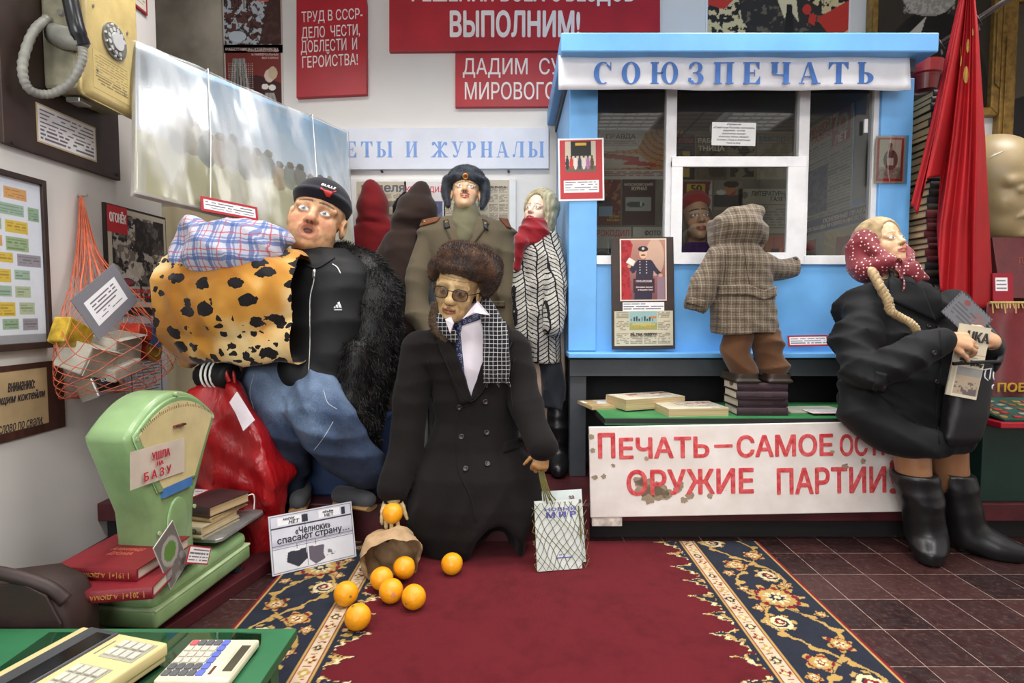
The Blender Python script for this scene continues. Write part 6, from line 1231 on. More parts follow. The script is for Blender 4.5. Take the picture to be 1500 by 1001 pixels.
mk('netting', join(*parts), olive, t); hx = P(793, 679, 1.985)
mk('handle', join(*[tube(crom([fA((.035 + .010 * i, hA_ * (1.0 - .05 * (i % 2)), .004)), fA((.030 + .006 * i, hA_ * 1.12, .012)), hx + ((i - 2) * .004, .0, -.03), hx + ((i - 2) * .002, 0, .012)], 8), .0026, 6) for i in range(5)], tube(crom([fA((wA_ * .98, hA_ * .9, .006)), fA((wA_ * 1.0, hA_ * .6, .007)), fA((wA_ * .99, hA_ * .42, .006))], 8), .003, 6)), olive, t)
# ================================================================ books on the bench
fr0 = Fr((0, 0, SZ))
def lay(label, px0, px1, D, T, z, cover, pages, name='old_book', rot=None, soft=True, group='books lying on the green bench', toward=True):
    o, a = PZ(*px0, SZ + z), PZ(*px1, SZ + z); ux = a - o; fr = Fr(o, ux, (-ux[1], ux[0], 0)); L = np.linalg.norm(ux)
    # the fore edge faces the room: the spine is at the far side
    g = Fr(fr((L, D, 0)), -fr.R[0], -fr.R[1]); b = book(name, label, g, L, D, T, cover, pages, group, soft); return fr, L, b
buff = M('buff paper cover', (206, 196, 172), .6, .08, 20); ppr = MA()
fr, L, b = lay('thin book with a torn white label at the left end of the bench', (867, 601), (913, 599), .17, .014, 0, tan, PAGES); p = Paint(L, .15, .003, (226, 226, 228)); p.rows(.02, .05, L - .01, .13, .02, (110, 110, 120), .6, 3, .015); p.link('paper_label', fr.at(0, .0, .0145), b, wav=.004)
def cov(p, w, h, sd): p.rect(0, 0, w, h, (196, 188, 170)); p.blot(0, 0, w, h, .02, (150, 142, 128), .55, .6, sd); p.rect(w * .05, h * .62, w * .95, h * .8, (196, 188, 170)); p.blot(w * .05, h * .62, w * .95, h * .8, .012, (150, 60, 54), .5, .9, sd + 2); p.rect(w * .05, h * .3, w * .9, h * .38, (120, 120, 124), .5)
fr, L, b = lay('thick closed paperback with red title lying on the right book of the bench', (917, 602), (1003, 596), .16, .044, .006, buff, PAGES); p = Paint(L, .16, .004, (200, 190, 170)); cov(p, L, .16, 3); p.link('cover_print', fr.at(0, 0, .0442), b, wav=.002)
fr, L, b = lay('paperback with red title print lying right of the thick paperback', (980, 611), (1067, 609), .17, .030, 0, buff, PAGES); p = Paint(L, .17, .004, (200, 190, 170)); cov(p, L, .17, 7); p.link('cover_print', fr.at(0, 0, .0302), b, wav=.003)
purple = M('dark purple cloth', (52, 34, 42), .5, .15, 18, .2, 120)
zz = 0; pos = ['lowest', 'second lowest', 'second highest', 'topmost']
for i in range(4):
    dx = (.0, .006, -.004, .002)[i]; o = P(1080, 604, 2.24); o = V3(P(1080, 600, 2.235)[0] + dx, 2.235 + .006 * (i % 2), SZ + zz); fr = rotz(o, (-1, 2, -2, 1)[i]); Lb = .195
    b = book('purple_book', pos[i] + ' dark purple volume in the pile under the small booted feet', fr, Lb, .15, .0315, purple, PALE, 'purple volumes under the child figure'); zz += .0318
    mk('spine_lettering', Fr(fr((0, -.0042, 0)), fr.R[0], fr.R[2]).vf(join(write('СОЧИНЕНИЯ', (Lb * .36, .010, Lb * .68, .018), .0006, .01), box(.02, Lb - .02, .004, .0048, 0, .0005), box(.02, Lb - .02, .026, .0268, 0, .0005))), M('faint spine print', (84, 58, 64), .5), b)
BOOKTOP = SZ + zz
fr = rotz(PZ(1158, 606, SZ), 4); t = thing('magazine', 'loose thin magazine with red edge lying at the right end of the bench', 'magazine', fr((.1, .05, 0)))
p = Paint(.24, .13, .004, (190, 182, 160)); p.rect(.04, .03, .2, .11, (170, 178, 170)); p.rows(.05, .04, .19, .1, .014, (120, 120, 116), .5, 3); p.link('cover', fr, t, z=.006, bt=.005)
fr = rotz(PZ(1192, 607, SZ + .007), 1); p = Paint(.17, .09, .004, (226, 222, 220)); p.rect(0, 0, .17, .006, (190, 40, 50)); p.rows(.01, .02, .15, .08, .012, (120, 110, 110), .6, 5); t = thing('leaflet', 'white leaflet with red edge on top of the loose magazine', 'leaflet', fr((.08, .04, 0))); p.link('cover', fr, t, z=.003, bt=.002)
# ================================================================ the corner right of the kiosk
t = thing('stack_pedestal', 'black pedestal under the tall stack of old books behind the postwoman', 'pedestal', (1.9, 2.65, PLAT)); mk('body', box(1.77, 1.955, 2.50, 2.78, PLAT, .80, .004), M('black board', (26, 26, 28), .7, .1), t); mk('top', box(1.765, 1.96, 2.495, 2.785, .80, .815, .003), M('black board', (26, 26, 28), .7, .1), t)
zz = .815; r_ = np.random.default_rng(5); i = 0; ct = [(40, 34, 34), (52, 44, 40), (36, 34, 38), (60, 50, 42), (44, 38, 40)]; cm = [(92, 36, 40), (84, 32, 38), (104, 44, 46)]
heights = []
while zz < 1.825:
    T = float(r_.uniform(.022, .034)); m_ = 1.10 < zz < 1.32; c = (cm if m_ else ct)[i % (3 if m_ else 5)]
    fr = rotz((1.772 + r_.uniform(0, .016), 2.505 + r_.uniform(0, .02), zz), r_.uniform(-4, 3)); b = book('stacked_book', 'old %s book in the tall stack right of the kiosk' % ('maroon' if m_ else 'dark'), fr, .178, .19, T, M('stack cover %s %d' % ('m' if m_ else 'd', i % (3 if m_ else 5)), c, .5, .15, 18, .15, 100), PAGES, 'stack of old books right of the kiosk'); heights.append((b, zz)); zz += T + .0004; i += 1
NB = len(heights)
for k, (b, z_) in enumerate(heights):
    n_ = NB - k; b['label'] = '%d%s book from the top of the tall stack of old books right of the kiosk' % (n_, {1: 'st', 2: 'nd', 3: 'rd'}.get(n_ % 10 if n_ // 10 != 1 else 0, 'th'))
    if k == 0: b['label'] = 'lowest old book of the tall stack right of the kiosk'
    elif k == NB - 1: b['label'] = 'topmost old book of the tall stack, just below the red bucket'
pole_a, pole_b = P(1327, 97, 2.66), P(1530, -36, 2.34); iron = M('dark iron', (50, 42, 38), .6)
t = thing('flag_pole', 'dark slanting pole with rings carrying the red flag', 'pole', pole_a); mk('rod', tube([pole_a, pole_b], [.0105, .0125], 12), M('dark brown metal', (70, 60, 58), .35, .12, 20, metal=.4), t, True)
def onpole(x): s = (x - 1327) / (1530 - 1327.0); return pole_a + (pole_b - pole_a) * s
for x in (1353, 1384, 1440):
    c = onpole(x + 1); d = nrm(pole_b - pole_a); a = nrm(np.cross(d, (0, 0, 1))); b = np.cross(d, a); mk('ring', tube([c + (a * math.cos(q) + b * math.sin(q)) * .022 - (0, 0, .006) for q in np.arange(20) * math.pi / 10], .0032, 6, True), iron, t, True); mk('eyelet', tube([c - (0, 0, .028), c - (0, .004, .052)], .004, 6), iron, t)
bc = onpole(1354) - (0, 0, .06); t = thing('red_bucket', 'small red tapered bucket hanging from the flag pole beside the banner', 'bucket', bc - (0, 0, .125))
bc = P(1355, 93, 2.63); rim = M('red enamel', (150, 40, 44), .4, .1); mk('bucket', lathe([(.030, -.125), (.046, -.118), (.054, -.06), (.055, -.055), (.064, -.05), (.070, 0), (.066, .0), (.058, -.05)], 40, bc), rim, t); mk('lower_bowl', lathe([(.02, -.128), (.047, -.12), (.0555, -.062), (.05, -.06)], 40, bc), M('dark red enamel', (110, 36, 36), .4, .1), t)
mk('wire', tube([onpole(1353) - (0, 0, .05), bc + (0, 0, .015), bc + (.0, 0, -.03)], .003, 6), iron, t)
# flag
def fmat():
    k = NT('red silk flag'); k.p(Base_Color=k.ramp(k.noise(4.0, 3.0), [(.3, (146, 16, 24)), (.7, (172, 22, 30))]), Roughness=.62, Specular_IOR_Level=.3); k.bump(k.noise(300.0, 2.0), .1); return k.m
def flagf(u, v):
    yb2 = np.interp(u, [0, .14, .17, .33, .37, .47, .62, 1], [300, 315, 262, 258, 330, 425, 438, 456]); y = -60 + v * (yb2 + 60); t = (y + 60) / 516.0
    xl = np.interp(t, [0, .12, .25, .5, .76, 1], [1412, 1404, 1388, 1358, 1324, 1310]); xr = np.interp(t, [0, .12, .2, .5, .8, 1], [1424, 1428, 1432, 1441, 1448, 1453]); x = xl + (xr - xl) * (u + .02 * np.sin(u * 19 + 1))
    Y = 2.43 - .015 * t + (.034 * np.sin(u * 13 + 2.6 * t + 2 * np.sin(u * 5)) + .013 * np.sin(u * 29 + 2 + 3 * t) + .006 * np.sin(u * 57 + 8 * t)) * np.minimum(1, t * 1.5 + .15) + .06 * (u < .16) * t
    d = _F[None] + _R[None] * ((x - 750) / FPX)[:, None] + _U[None] * ((CY - y) / FPX)[:, None]; return CP + d * (Y / d[:, 1])[:, None]
t = thing('red_flag', 'long folded red silk flag with gold emblem hanging beside the kiosk', 'flag', P(1400, 456, 2.4)); mk('cloth', gridmesh(flagf, 150, 80, .0022), fmat(), t, True)
goldp = M('gold flag print', (196, 158, 84), .45, .1)
for (u0, u1, v0, v1) in ((.60, .68, .235, .275), (.40, .52, .29, .325), (.58, .68, .315, .365), (.80, .86, .20, .222)):
    def ef(u, v):
        uu = u0 + (u1 - u0) * u; w_ = np.sqrt(np.maximum(0, 1 - (2 * u - 1) ** 2)) * .9 + .1; vv = (v0 + v1) / 2 + (v - .5) * (v1 - v0) * w_; p = flagf(uu, vv); p = p + (CP - p) * .0022; return p
    mk('emblem', gridmesh(ef, 14, 8), goldp, t, True)
# table with red edge, box, badges, pennant, books
t = thing('display_table', 'red edged display table with dark green front at the right edge', 'table', (2.2, 2.5, PLAT)); X0t = P(1440, 640, 2.22)[0]
mk('cabinet', join(box(X0t, 2.9, 2.22, 2.48, PLAT, .455, .004), box(1.97, 2.9, 2.48, 2.9, PLAT, .455)), M('very dark green paint', (18, 44, 36), .5, .1), t); mk('table_top', join(box(X0t, 2.9, 2.14, 2.48, .455, .478, .004), box(1.97, 2.9, 2.48, 2.9, .455, .478)), M('bright red board edge', (160, 24, 40), .45, .1), t)
t = thing('badge_board', 'dark green felt board covered with small badges on the display table', 'board', (2.1, 2.3, .478)); fr = Fr((X0t + .02, 2.15, .479), (1, 0, 0), (0, 1, .18)); mk('felt', fr.vf(box(0, .6, 0, .26, 0, .008)), M('green felt', (22, 62, 50), .9, .1), t)
r_ = np.random.default_rng(8); bm_ = [M('badge gilt', (176, 148, 90), .35, .1, metal=.5), M('badge red', (160, 40, 40), .4), M('badge silver', (170, 168, 160), .35, metal=.5), M('badge bronze', (130, 92, 60), .4, metal=.4)]
for i in range(60):
    x, y = .02 + .045 * (i % 12) + r_.uniform(-.008, .008), .02 + .045 * (i // 12) + r_.uniform(-.008, .008)
    v, f = (box(-.014, .014, -.009, .009, 0, .004, .001) if i % 3 else disc(0, 0, .013, 0, .004, 14)); g = fr.at(x, y, .008).rot(r_.uniform(-50, 50)); o = mk('badge', g.vf((v, f)), bm_[i % 4]); props(o, ['gilt', 'red', 'silver', 'bronze'][i % 4] + (' rectangular' if i % 3 else ' round') + ' badge pinned on the dark green felt board', 'badge', 'badges on the green felt board')
XP = P(1448, 500, 2.40)[0]; t = thing('ledge_cabinet', 'dark cabinet behind the display table carrying the plaster head', 'cabinet', (2.3, 2.65, .478)); mk('body', box(XP, 2.9, 2.43, 2.9, .478, P(1470, 445, 2.42)[2], .004), M('very dark green paint', (18, 44, 36), .5, .1), t); LZ = P(1470, 445, 2.42)[2]; mk('plinth', box(XP + .02, 2.5, 2.60, 2.9, LZ, P(1460, 352, 2.62)[2], .004), M('dark wood', (58, 44, 36), .5, .2, 14), t)
t = thing('velvet_pennant', 'dark red velvet banner with gold fringe and gold letters behind the postwoman bag', 'banner', (XP + .2, 2.42, .52)); za, zb = P(1470, 592, 2.41)[2], LZ + .004
mk('velvet', gridmesh(lambda u, v: np.stack([XP - .0 + u * .6, 2.415 - .006 * np.sin(u * 30), za + v * (zb - za)], 1), 60, 6, .003), M('dark red velvet', (112, 20, 28), .8, .1, 20, sheen=.5), t, True); fring = M('gold fringe thread', (186, 156, 96), .7, .1)
mk('fringe', join(tube([(XP, 2.404, zb), (XP + .6, 2.404, zb)], .006, 6), *[tube([(XP + .01 + .012 * i, 2.402, zb), (XP + .01 + .012 * i + .004 * math.sin(i * 2), 2.396, zb - .024 - .02 * (i % 4 == 0))], .0028, 5) for i in range(48)]), fring, t)
a, b = P(1461, 577, 2.40), P(1466, 562, 2.40); mk('lettering', wallfr((a[0], 2.403, a[2])).vf(write('ПОБЕДИТЕЛЮ', (0, 0, .42, .046), .002, .03)), M('gold lettering', (190, 150, 50), .4, .1), t)
fr = Fr(P(1468, 437, 2.46), (1, 0, 0), (-.10, .07, .3)); wB2 = .32; t = thing('maroon_album', 'large maroon album leaning back under the plaster head', 'book', fr((.15, 0, 0))); mk('cover', fr.vf(join(box(0, wB2, 0, .27, -.004, 0, .0015), box(0, wB2, 0, .27, -.036, -.032, .0015), box(-.004, .002, 0, .27, -.036, 0, .001))), M('maroon album cloth', (96, 38, 42), .5, .12, 20, .15, 100), t); mk('page_block', fr.vf(box(.004, wB2 - .006, .006, .264, -.032, -.004)), PAGES, t); mk('cover_lettering', fr.vf(join(write('ЛЕТОПИСЬ', (.09, .15, .28, .18), .001, .02), write('ГОДОВ', (.13, .11, .26, .135), .001, .02))), M('faint album gilt', (130, 70, 60), .5), t)
a, b, c = P(1455, 442, 2.435), P(1480, 442, 2.435), P(1454, 402, 2.445); fr = Fr(a, b - a, c - a); p = Paint(.085, .12, .002, (146, 28, 44)); p.rect(.012, .045, .062, .10, (232, 228, 230)); p.rows(.016, .05, .058, .096, .016, (90, 90, 100), .8, 3, .01); o = p.link('red_card', fr, None, bt=.006); props(o, 'small dark red card with white label left of the maroon album', 'card')
# ================================================================ figures: heads, hands and cloth
from mathutils.bvhtree import BVHTree
def headfr(c, yaw=0, pitch=0, roll=0):
    a, b, r = map(math.radians, (yaw, pitch, roll)); f = V3(math.sin(a) * math.cos(b), -math.cos(a) * math.cos(b), math.sin(b))
    lx = nrm(np.cross(f, (0, 0, 1))); up = np.cross(lx, f); lx2 = lx * math.cos(r) + up * math.sin(r)
    return Fr(c, lx2, f)                                # x the viewer's left, y out of the face, z up
class SFr:
    """a frame with a size"""
    def __init__(s, fr, k): s.f, s.k = fr, k; s.R = fr.R; s.o = fr.o
    def __call__(s, v): return s.f(np.asarray(v, float) * s.k)
    def loc(s, p): return s.f.loc(p) / s.k
def head(S, fr, k=1.0, wide=1.0, jaw=1.0, nose=1.0, mouth=0.0, ears=True, neck=True, lips=1.0, brow=1.0, cheek=1.0, nl=.17):
    f = SFr(fr, k); K = .016 * k
    def E(c, r, kk=K, op='u'): S.ell(np.asarray(c, float) * k, np.asarray(r, float) * k, kk, op, fr)
    def C(a, b, ra, rb, kk=K, op='u'): S.cap(np.asarray(a, float) * k, np.asarray(b, float) * k, ra * k, rb * k, kk, op, fr)
    E((0, -.012, .036), (.077 * wide, .092, .084)); E((0, .018, -.028), (.063 * wide, .066, .082)); E((0, .033, -.077), (.046 * wide * jaw, .044, .034))
    E((0, .060, -.094), (.021 * jaw, .017, .016), K * .8)
    for s in (1, -1):
        E((s * .036 * wide, .047, -.026), (.024 * cheek, .020 * cheek, .022 * cheek)); C((s * .012, .074, .021), (s * .050 * wide, .058, .017), .0095 * brow, .008 * brow, K * .6)
        E((s * .031 * wide, .090, .0), (.018, .0155, .0125), .010 * k, 's')
    C((0, .074, .012), (0, .094, -.027), .0085, .0125 * nose, .010 * k); E((0, .096, -.029), (.0125 * nose, .012, .0105 * nose), .006 * k)
    for s in (1, -1):
        E((s * .0125 * nose, .086, -.032), (.0075, .009, .0075), .005 * k); E((s * .006 * nose, .095, -.041), (.0032, .0045, .003), .002 * k, 's')
        E((s * .031 * wide, .0685, -.001), (.0155, .0135, .0130), .003 * k)
        if ears: E((s * .080 * wide, -.012, -.006), (.010, .022, .032), .006 * k); E((s * .090 * wide, -.004, -.006), (.008, .012, .018), .006 * k, 's')
    E((0, .066, -.060), (.028, .018, .018), .010 * k)
    if mouth:
        for a in np.radians(np.arange(0, 360, 30)): E((.026 * math.cos(a), .078 - .004 * abs(math.cos(a)), -.062 + mouth * math.sin(a)), (.008, .007, .006), .006 * k)
        E((0, .085, -.062), (.022, .03, mouth * .82), .004 * k, 's')
    else:
        p = np.array([(-.023, .074, -.0605), (-.008, .084, -.056), (0, .0835, -.058), (.008, .084, -.056), (.023, .074, -.0605)]) * k; S.chain(p, np.array([.003, .0055, .005, .0055, .003]) * k * lips, .004 * k, 'u', fr, None, 3)
        p = np.array([(-.020, .073, -.0625), (0, .083, -.0685), (.020, .073, -.0625)]) * k; S.chain(p, np.array([.003, .0068, .003]) * k * lips, .004 * k, 'u', fr, None, 3)
        S.chain(np.array([(-.022, .084, -.0612), (0, .0935, -.0625), (.022, .084, -.0612)]) * k, np.array([.0016, .003, .0016]) * k, .002 * k, 's', fr, None, 3)
    if neck: C((0, -.018, -.06), (0, -.034, -nl), .050 * min(1.1, wide), .056)
    return f
def paint_head(V, f, skin, lip=(176, 96, 90), iris=(96, 128, 150), browc=(110, 84, 64), mouth=0.0, wide=1.0, lash=(60, 44, 40), blush=None, gaze=(0, 1, 0), brow_a=.85, mottle=.10, seed=0, must=None, under=None, white=(232, 228, 222), browup=0.0):
    L = f.loc(V); x, y, z = L.T; c = np.ones((len(V), 3)) * np.asarray(skin, float)
    n = fbm(V[:, 0] * 45 + V[:, 1] * 30, V[:, 2] * 45, seed, 4); c *= (1 - mottle + 2 * mottle * n)[:, None]
    R = (np.abs(x) < .12) & (y > -.02) & (np.abs(z) < .16)
    def put(m, col, a=1.0): m = np.clip(m, 0, 1)[:, None] * a * R[:, None]; c[:] = c * (1 - m) + np.asarray(col, float) * m
    if blush is not None: put(np.exp(-(((np.abs(x) - .04 * wide) / .02) ** 2 + ((z + .03) / .018) ** 2)) * (y > .02), blush, .55); put(np.exp(-((x / .016) ** 2 + ((z + .03) / .014) ** 2)) * (y > .085), blush, .4)
    for s in (1, -1):
        ex = x - s * .031 * wide; e = (ex / .0145) ** 2 + (z / (.0068 - .003 * (ex / .0145) ** 2)) ** 2; fr_ = y > .055
        put((np.hypot(ex / .021, z / .0125) < 1) & fr_, np.asarray(skin) * .82, .6); put((np.abs(z - .0066 + 18 * ex ** 2) < .0018) & (np.abs(ex) < .017) & fr_, lash, .8); put((e < 1) & fr_, white)
        gx, gz = gaze[0] * .012, gaze[2] * .008; r = np.hypot(ex - gx, z - .0005 - gz); put((r < .0062) & (e < 1.1) & fr_, iris); put((r < .0030) & (e < 1.1) & fr_, (24, 22, 24)); put((np.hypot(ex - gx - .002, z - .003 - gz) < .0013) & fr_, (250, 250, 250))
        b = z - (.0235 + browup - 6.0 * (ex + s * .004) ** 2); put((np.abs(b) < .0034) & (np.abs(ex) < .021) & (y > .045), browc, brow_a)
    if mouth: put((np.hypot(x / .030, (z + .062) / (mouth * 1.35)) < 1) & (y > .05), lip, .55); put((np.hypot(x / .022, (z + .062) / (mouth * .9)) < 1) & (y < .079) & (y > .03), (84, 40, 34), 1)
    else: put((np.abs(x) < .0235) & (z > -.0755 + 12 * x ** 2) & (z < -.0515 - 9 * x ** 2 + .002 * np.cos(x * 260)) & (y > .066), lip); put((np.abs(z + .0618) < .0013) & (np.abs(x) < .023) & (y > .06), np.asarray(lip) * .5)
    if must is not None: put((np.abs(x) < .026) & (np.abs(z + .047 + 5 * x ** 2) < .0058) & (y > .06), must, .9)
    for s in (1, -1): put((np.hypot(x - s * .006, z + .0405) < .0034) & (y > .075), np.asarray(skin) * .4, .8)
    return c
def hand(S, wr, fwd, back, side, L=.18, curl=(20, 30, 25), spread=4.0, thumb=35, kk=.006, thick=1.0, curls=None):
    """wrist, finger direction, direction of the back of the hand, side = +1 when the thumb lies along fwd x back"""
    fwd = nrm(fwd); back = nrm(np.asarray(back, float) - fwd * np.dot(back, fwd)); tx = np.cross(fwd, back) * side; u = L / .18; f = lambda a, b, c: np.asarray(wr, float) + (tx * a + fwd * b + back * c) * u
    for a, b, c in ((-.024, .045, 0), (0, .05, .002), (.020, .045, 0)): S.cap(f(a * .6, .0, 0), f(a * 1.15, b * 1.75, c), .019 * u * thick, .0155 * u * thick, .010)
    tips = []
    for i, (x, l) in enumerate(((.030, .070), (.010, .078), (-.010, .073), (-.029, .058))):
        cu = curls[i] if curls else curl; p = f(x, .088 - .006 * abs(i - 1.2), .003); sp = math.radians((1.4 - i) * spread); d0 = fwd * math.cos(sp) + tx * math.sin(sp); an = 0.0
        for j, (fr_, r0, r1) in enumerate(((.45, .0092, .0086), (.31, .0086, .0078), (.24, .0078, .0066))):
            an += math.radians(cu[j]); d = d0 * math.cos(an) - back * math.sin(an); q = p + d * l * fr_ * u; S.cap(p, q, r0 * u * thick, r1 * u * thick, .0035); p = q
        tips.append(p)
    p = f(.026, .022, -.006); th = math.radians(thumb); d = fwd * math.cos(th) + tx * math.sin(th) - back * .25; q = p + nrm(d) * .040 * u; S.cap(p, q, .013 * u, .0105 * u, kk); d2 = nrm(nrm(d) + fwd * .35 - back * .45); r = q + d2 * .030 * u; S.cap(q, r, .0102 * u, .0085 * u, .004); S.cap(r, r + nrm(d2 - back * .3) * .022 * u, .0085 * u, .007 * u, .003)
    return tips
def tree(VF): return BVHTree.FromPolygons(np.asarray(VF[0]).tolist(), [list(map(int, q)) for q in VF[1]])
def hit(b, x, y):
    d = ray(x, y); d = d / np.linalg.norm(d); l, n, i, s = b.ray_cast(Vector(CP), Vector(d)); 
    if l is None: return None
    n = np.array(n); n = -n if n @ d > 0 else n; return np.array(l), n
def patch(b, quad, nu=14, nv=14, off=.002, th=.003, fn=None, fb=None):
    """a piece of cloth lying on a surface, outlined by four picture points (bottom left, bottom right, top right, top left)"""
    q = np.array(quad, float); G = np.zeros((nu, nv, 3)); N = np.zeros((nu, nv, 3)); bad = []; last = None
    for i in range(nu):
        for j in range(nv):
            u, v = i / (nu - 1), j / (nv - 1); xy = fn(u, v) if fn else (q[0] * (1 - u) + q[1] * u) * (1 - v) + (q[3] * (1 - u) + q[2] * u) * v; h = hit(b, *xy)
            if h is None: bad.append((i, j, xy)); continue
            G[i, j], N[i, j] = h
    ok = [(i, j) for i in range(nu) for j in range(nv) if not any((i, j) == (a, c) for a, c, _ in bad)]
    if not ok: return None
    for i, j, xy in bad:
        a, c = min(ok, key=lambda t: (t[0] - i) ** 2 + (t[1] - j) ** 2); G[i, j] = P(xy[0], xy[1], G[a, c][1]); N[i, j] = N[a, c]
    for _ in range(2):
        M_ = N.copy(); M_[1:] += N[:-1]; M_[:-1] += N[1:]; M_[:, 1:] += N[:, :-1]; M_[:, :-1] += N[:, 1:]; N = M_ / np.maximum(1e-9, np.linalg.norm(M_, axis=2))[..., None]
    a, c = (G + N * (off + th)).reshape(-1, 3), (G + N * (off - .003)).reshape(-1, 3); idx = np.arange(nu * nv).reshape(nu, nv); m = nu * nv; qd = np.stack([idx[:-1, :-1], idx[1:, :-1], idx[1:, 1:], idx[:-1, 1:]], -1).reshape(-1, 4)
    F = [tuple(r) for r in qd] + [tuple(r[::-1] + m) for r in qd]; e = list(idx[:, 0]) + list(idx[-1, 1:]) + list(idx[::-1, -1][1:]) + list(idx[0, ::-1][1:-1])
    for i in range(len(e)): F.append((e[i], e[i] + m, e[(i + 1) % len(e)] + m, e[(i + 1) % len(e)]))
    return np.vstack([a, c]), F
def onto(name, b, quad, mat, par, nu=14, nv=14, off=.002, th=.003, **kw):
    r = patch(b, quad, nu, nv, off, th, kw.pop('fn', None)); return mk(name, r, mat, par, True, **kw) if r else None
def button(b, x, y, r, mat, par, name='button', t=.005):
    h = hit(b, x, y)
    if h is None: return
    p, n = h; a = nrm(np.cross(n, (0, 0, 1.))); f = Fr(p, a, np.cross(n, a)); pr = lathe([(r * .55, t * .6), (r * .7, t), (r, t * .8), (r, -.001)], 16); pr = (pr[0], [q[::-1] for q in pr[1]]); mk(name, f.vf(pr), mat, par, True)
def seam(name, b, pts, r, mat, par, n=6, off=.0):
    o = []
    for x, y in crom([(*p, 0) for p in pts], n)[:, :2]:
        h = hit(b, x, y)
        if h: o.append(h[0] + h[1] * off)
    if len(o) > 2: return mk(name, tube(o, r, 6), mat, par, True)
def cloth(name, rgb, rough=.85, bs=260.0, bump=.25, var=.10, sheen=.15, vs=5.0): return M(name, rgb, rough, var, vs, bump, bs, 0, sheen, .25)
def stripes(name, base, lay, warp=.0, rough=.85, axes='xz', bump=.2, attr=False):
    """woven checks: lay = [(axis 0/1, period, centre, half width, colour, strength)]"""
    k = NT(name); o = k.obj() if not attr else k.n('ShaderNodeAttribute', {'attribute_name': 'puv'}).outputs['Vector']; sx = k.n('ShaderNodeSeparateXYZ', Vector=o); ax = [sx.outputs['xyz'.index(a)] for a in axes]; nz = k.noise(14.0, 3.0, o); c = rgba(base)
    for (a, per, ce, hw, colr, st) in lay:
        d = k.math('ADD', ax[a], k.math('MULTIPLY', k.math('SUBTRACT', nz, .5), warp)); fr_ = k.math('FRACT', k.math('DIVIDE', d, per)); m = k.math('LESS_THAN', k.math('ABSOLUTE', k.math('SUBTRACT', fr_, ce)), hw); c = k.mix(k.math('MULTIPLY', m, st), c, rgba(colr))
    k.p(Base_Color=c, Roughness=rough, Specular_IOR_Level=.2, Sheen_Weight=.15); k.bump(k.noise(300.0, 2.0, o), bump); return k.m
def man(label, loc, cat='mannequin'): return thing('mannequin', label, cat, loc)
def noisy(V, sc=30.0, seed=0): return fbm(V[:, 0] * sc + V[:, 1] * sc * .7, V[:, 2] * sc, seed)
SKIN = MA('painted figure skin', .45, .25, 120, .45); SKIN_M = MA('painted mannequin skin', .32, .05, 120, .5, var=.02)
blackc = cloth('black cloth', (18, 18, 20), .8, sheen=.0)
# ================================================================ the seated old man in the dark overcoat
t = man('seated old man figure in dark brown overcoat, brown fur hat and glasses holding an orange', (P(690, 815, 2.12)[0], 2.2, ZC))
hf = headfr(P(671, 424, 2.19), -10, -9, 12); k = 1.10
def q(x, y, Y): return P(x, y, Y)
wrL, wrR = q(576, 722, 2.055), q(795, 659, 2.0)
B = Sdf((P(545, 400, 2.1)[0], 1.90, .06), (P(830, 400, 2.1)[0], 2.45, 1.14), .011, [(hf.o - .15, hf.o + .15, .0030), (q(556, 768, 1.99) - .03, q(605, 715, 2.06) + .03, .0032), (q(772, 692, 1.96) - .02, q(812, 655, 2.03) + .02, .0032)])
h = head(B, hf, k, .92, .95, 1.25, cheek=1.0, brow=1.2, nl=.19)
for zf in (.040, .050, .060): B.chain(np.array([(-.045, .060, zf - .004), (-.02, .074, zf + .002), (.0, .077, zf - .001), (.02, .074, zf + .003), (.045, .060, zf - .003)]) * k, [.0028] * 3, .004, 'u', hf)
for s in (1, -1): B.chain(np.array([(s * .022, .080, -.036), (s * .034, .066, -.055), (s * .034, .055, -.072)]) * k, [.003, .0035, .002], .005, 's', hf)
B.chain([q(705, 470, 2.26), q(690, 560, 2.27), q(690, 680, 2.24)], [.06, .10, .12]); B.chain([q(612, 520, 2.24), q(600, 620, 2.19), wrL], [.04, .035, .024]); B.chain([q(752, 515, 2.24), q(775, 600, 2.14), wrR], [.04, .035, .024]); B.chain([q(690, 680, 2.24), q(650, 720, 2.16), q(650, 770, 2.12)], [.07, .04, .03]); B.chain([q(690, 680, 2.24), q(750, 715, 2.16), q(765, 750, 2.15)], [.07, .04, .03])
hand(B, wrL, q(573, 742, 2.03) - wrL, (-.1, -.8, .55), -1, .155, (8, 26, 22), 5, 30, curls=[(10, 22, 20), (6, 18, 18), (10, 20, 20), (14, 26, 20)])
hand(B, wrR, q(791, 680, 1.985) - wrR, (.1, -1, .1), 1, .125, (50, 70, 40), 5, 40, thick=1.15)
VF = B.mesh(1); V = VF[0]; c = paint_head(V, h, (206, 172, 122), (166, 112, 84), (84, 76, 66), (120, 96, 66), wide=.92, brow_a=.4, mottle=.22, seed=4, lash=(90, 66, 50), white=(186, 160, 122))
hl = np.linalg.norm(V - q(573, 745, 2.02), axis=1) < .13; c[hl] = np.array((224, 200, 150)) * (.82 + .36 * noisy(V[hl], 70)[:, None]); hr = np.linalg.norm(V - wrR, axis=1) < .11; c[hr] = np.array((172, 128, 80)) * (.82 + .36 * noisy(V[hr], 70)[:, None])
L_ = h.loc(V); sm = (np.abs(np.sin((L_[:, 2] - .035) * 330)) > .93) & (L_[:, 2] > .034) & (L_[:, 2] < .066) & (L_[:, 1] > .05) & (np.abs(L_[:, 0]) < .05); c[sm] = c[sm] * .72
body = mk('body', VF, SKIN, t, True, c)
ov = cloth('dark brown overcoat wool', (20, 16, 15), .95, 320, .35, .12, .03); Yc = 2.25
S = Sdf((P(545, 400, 2.1)[0], 1.93, ZC), (P(830, 400, 2.1)[0], 2.48, .92), .0085)
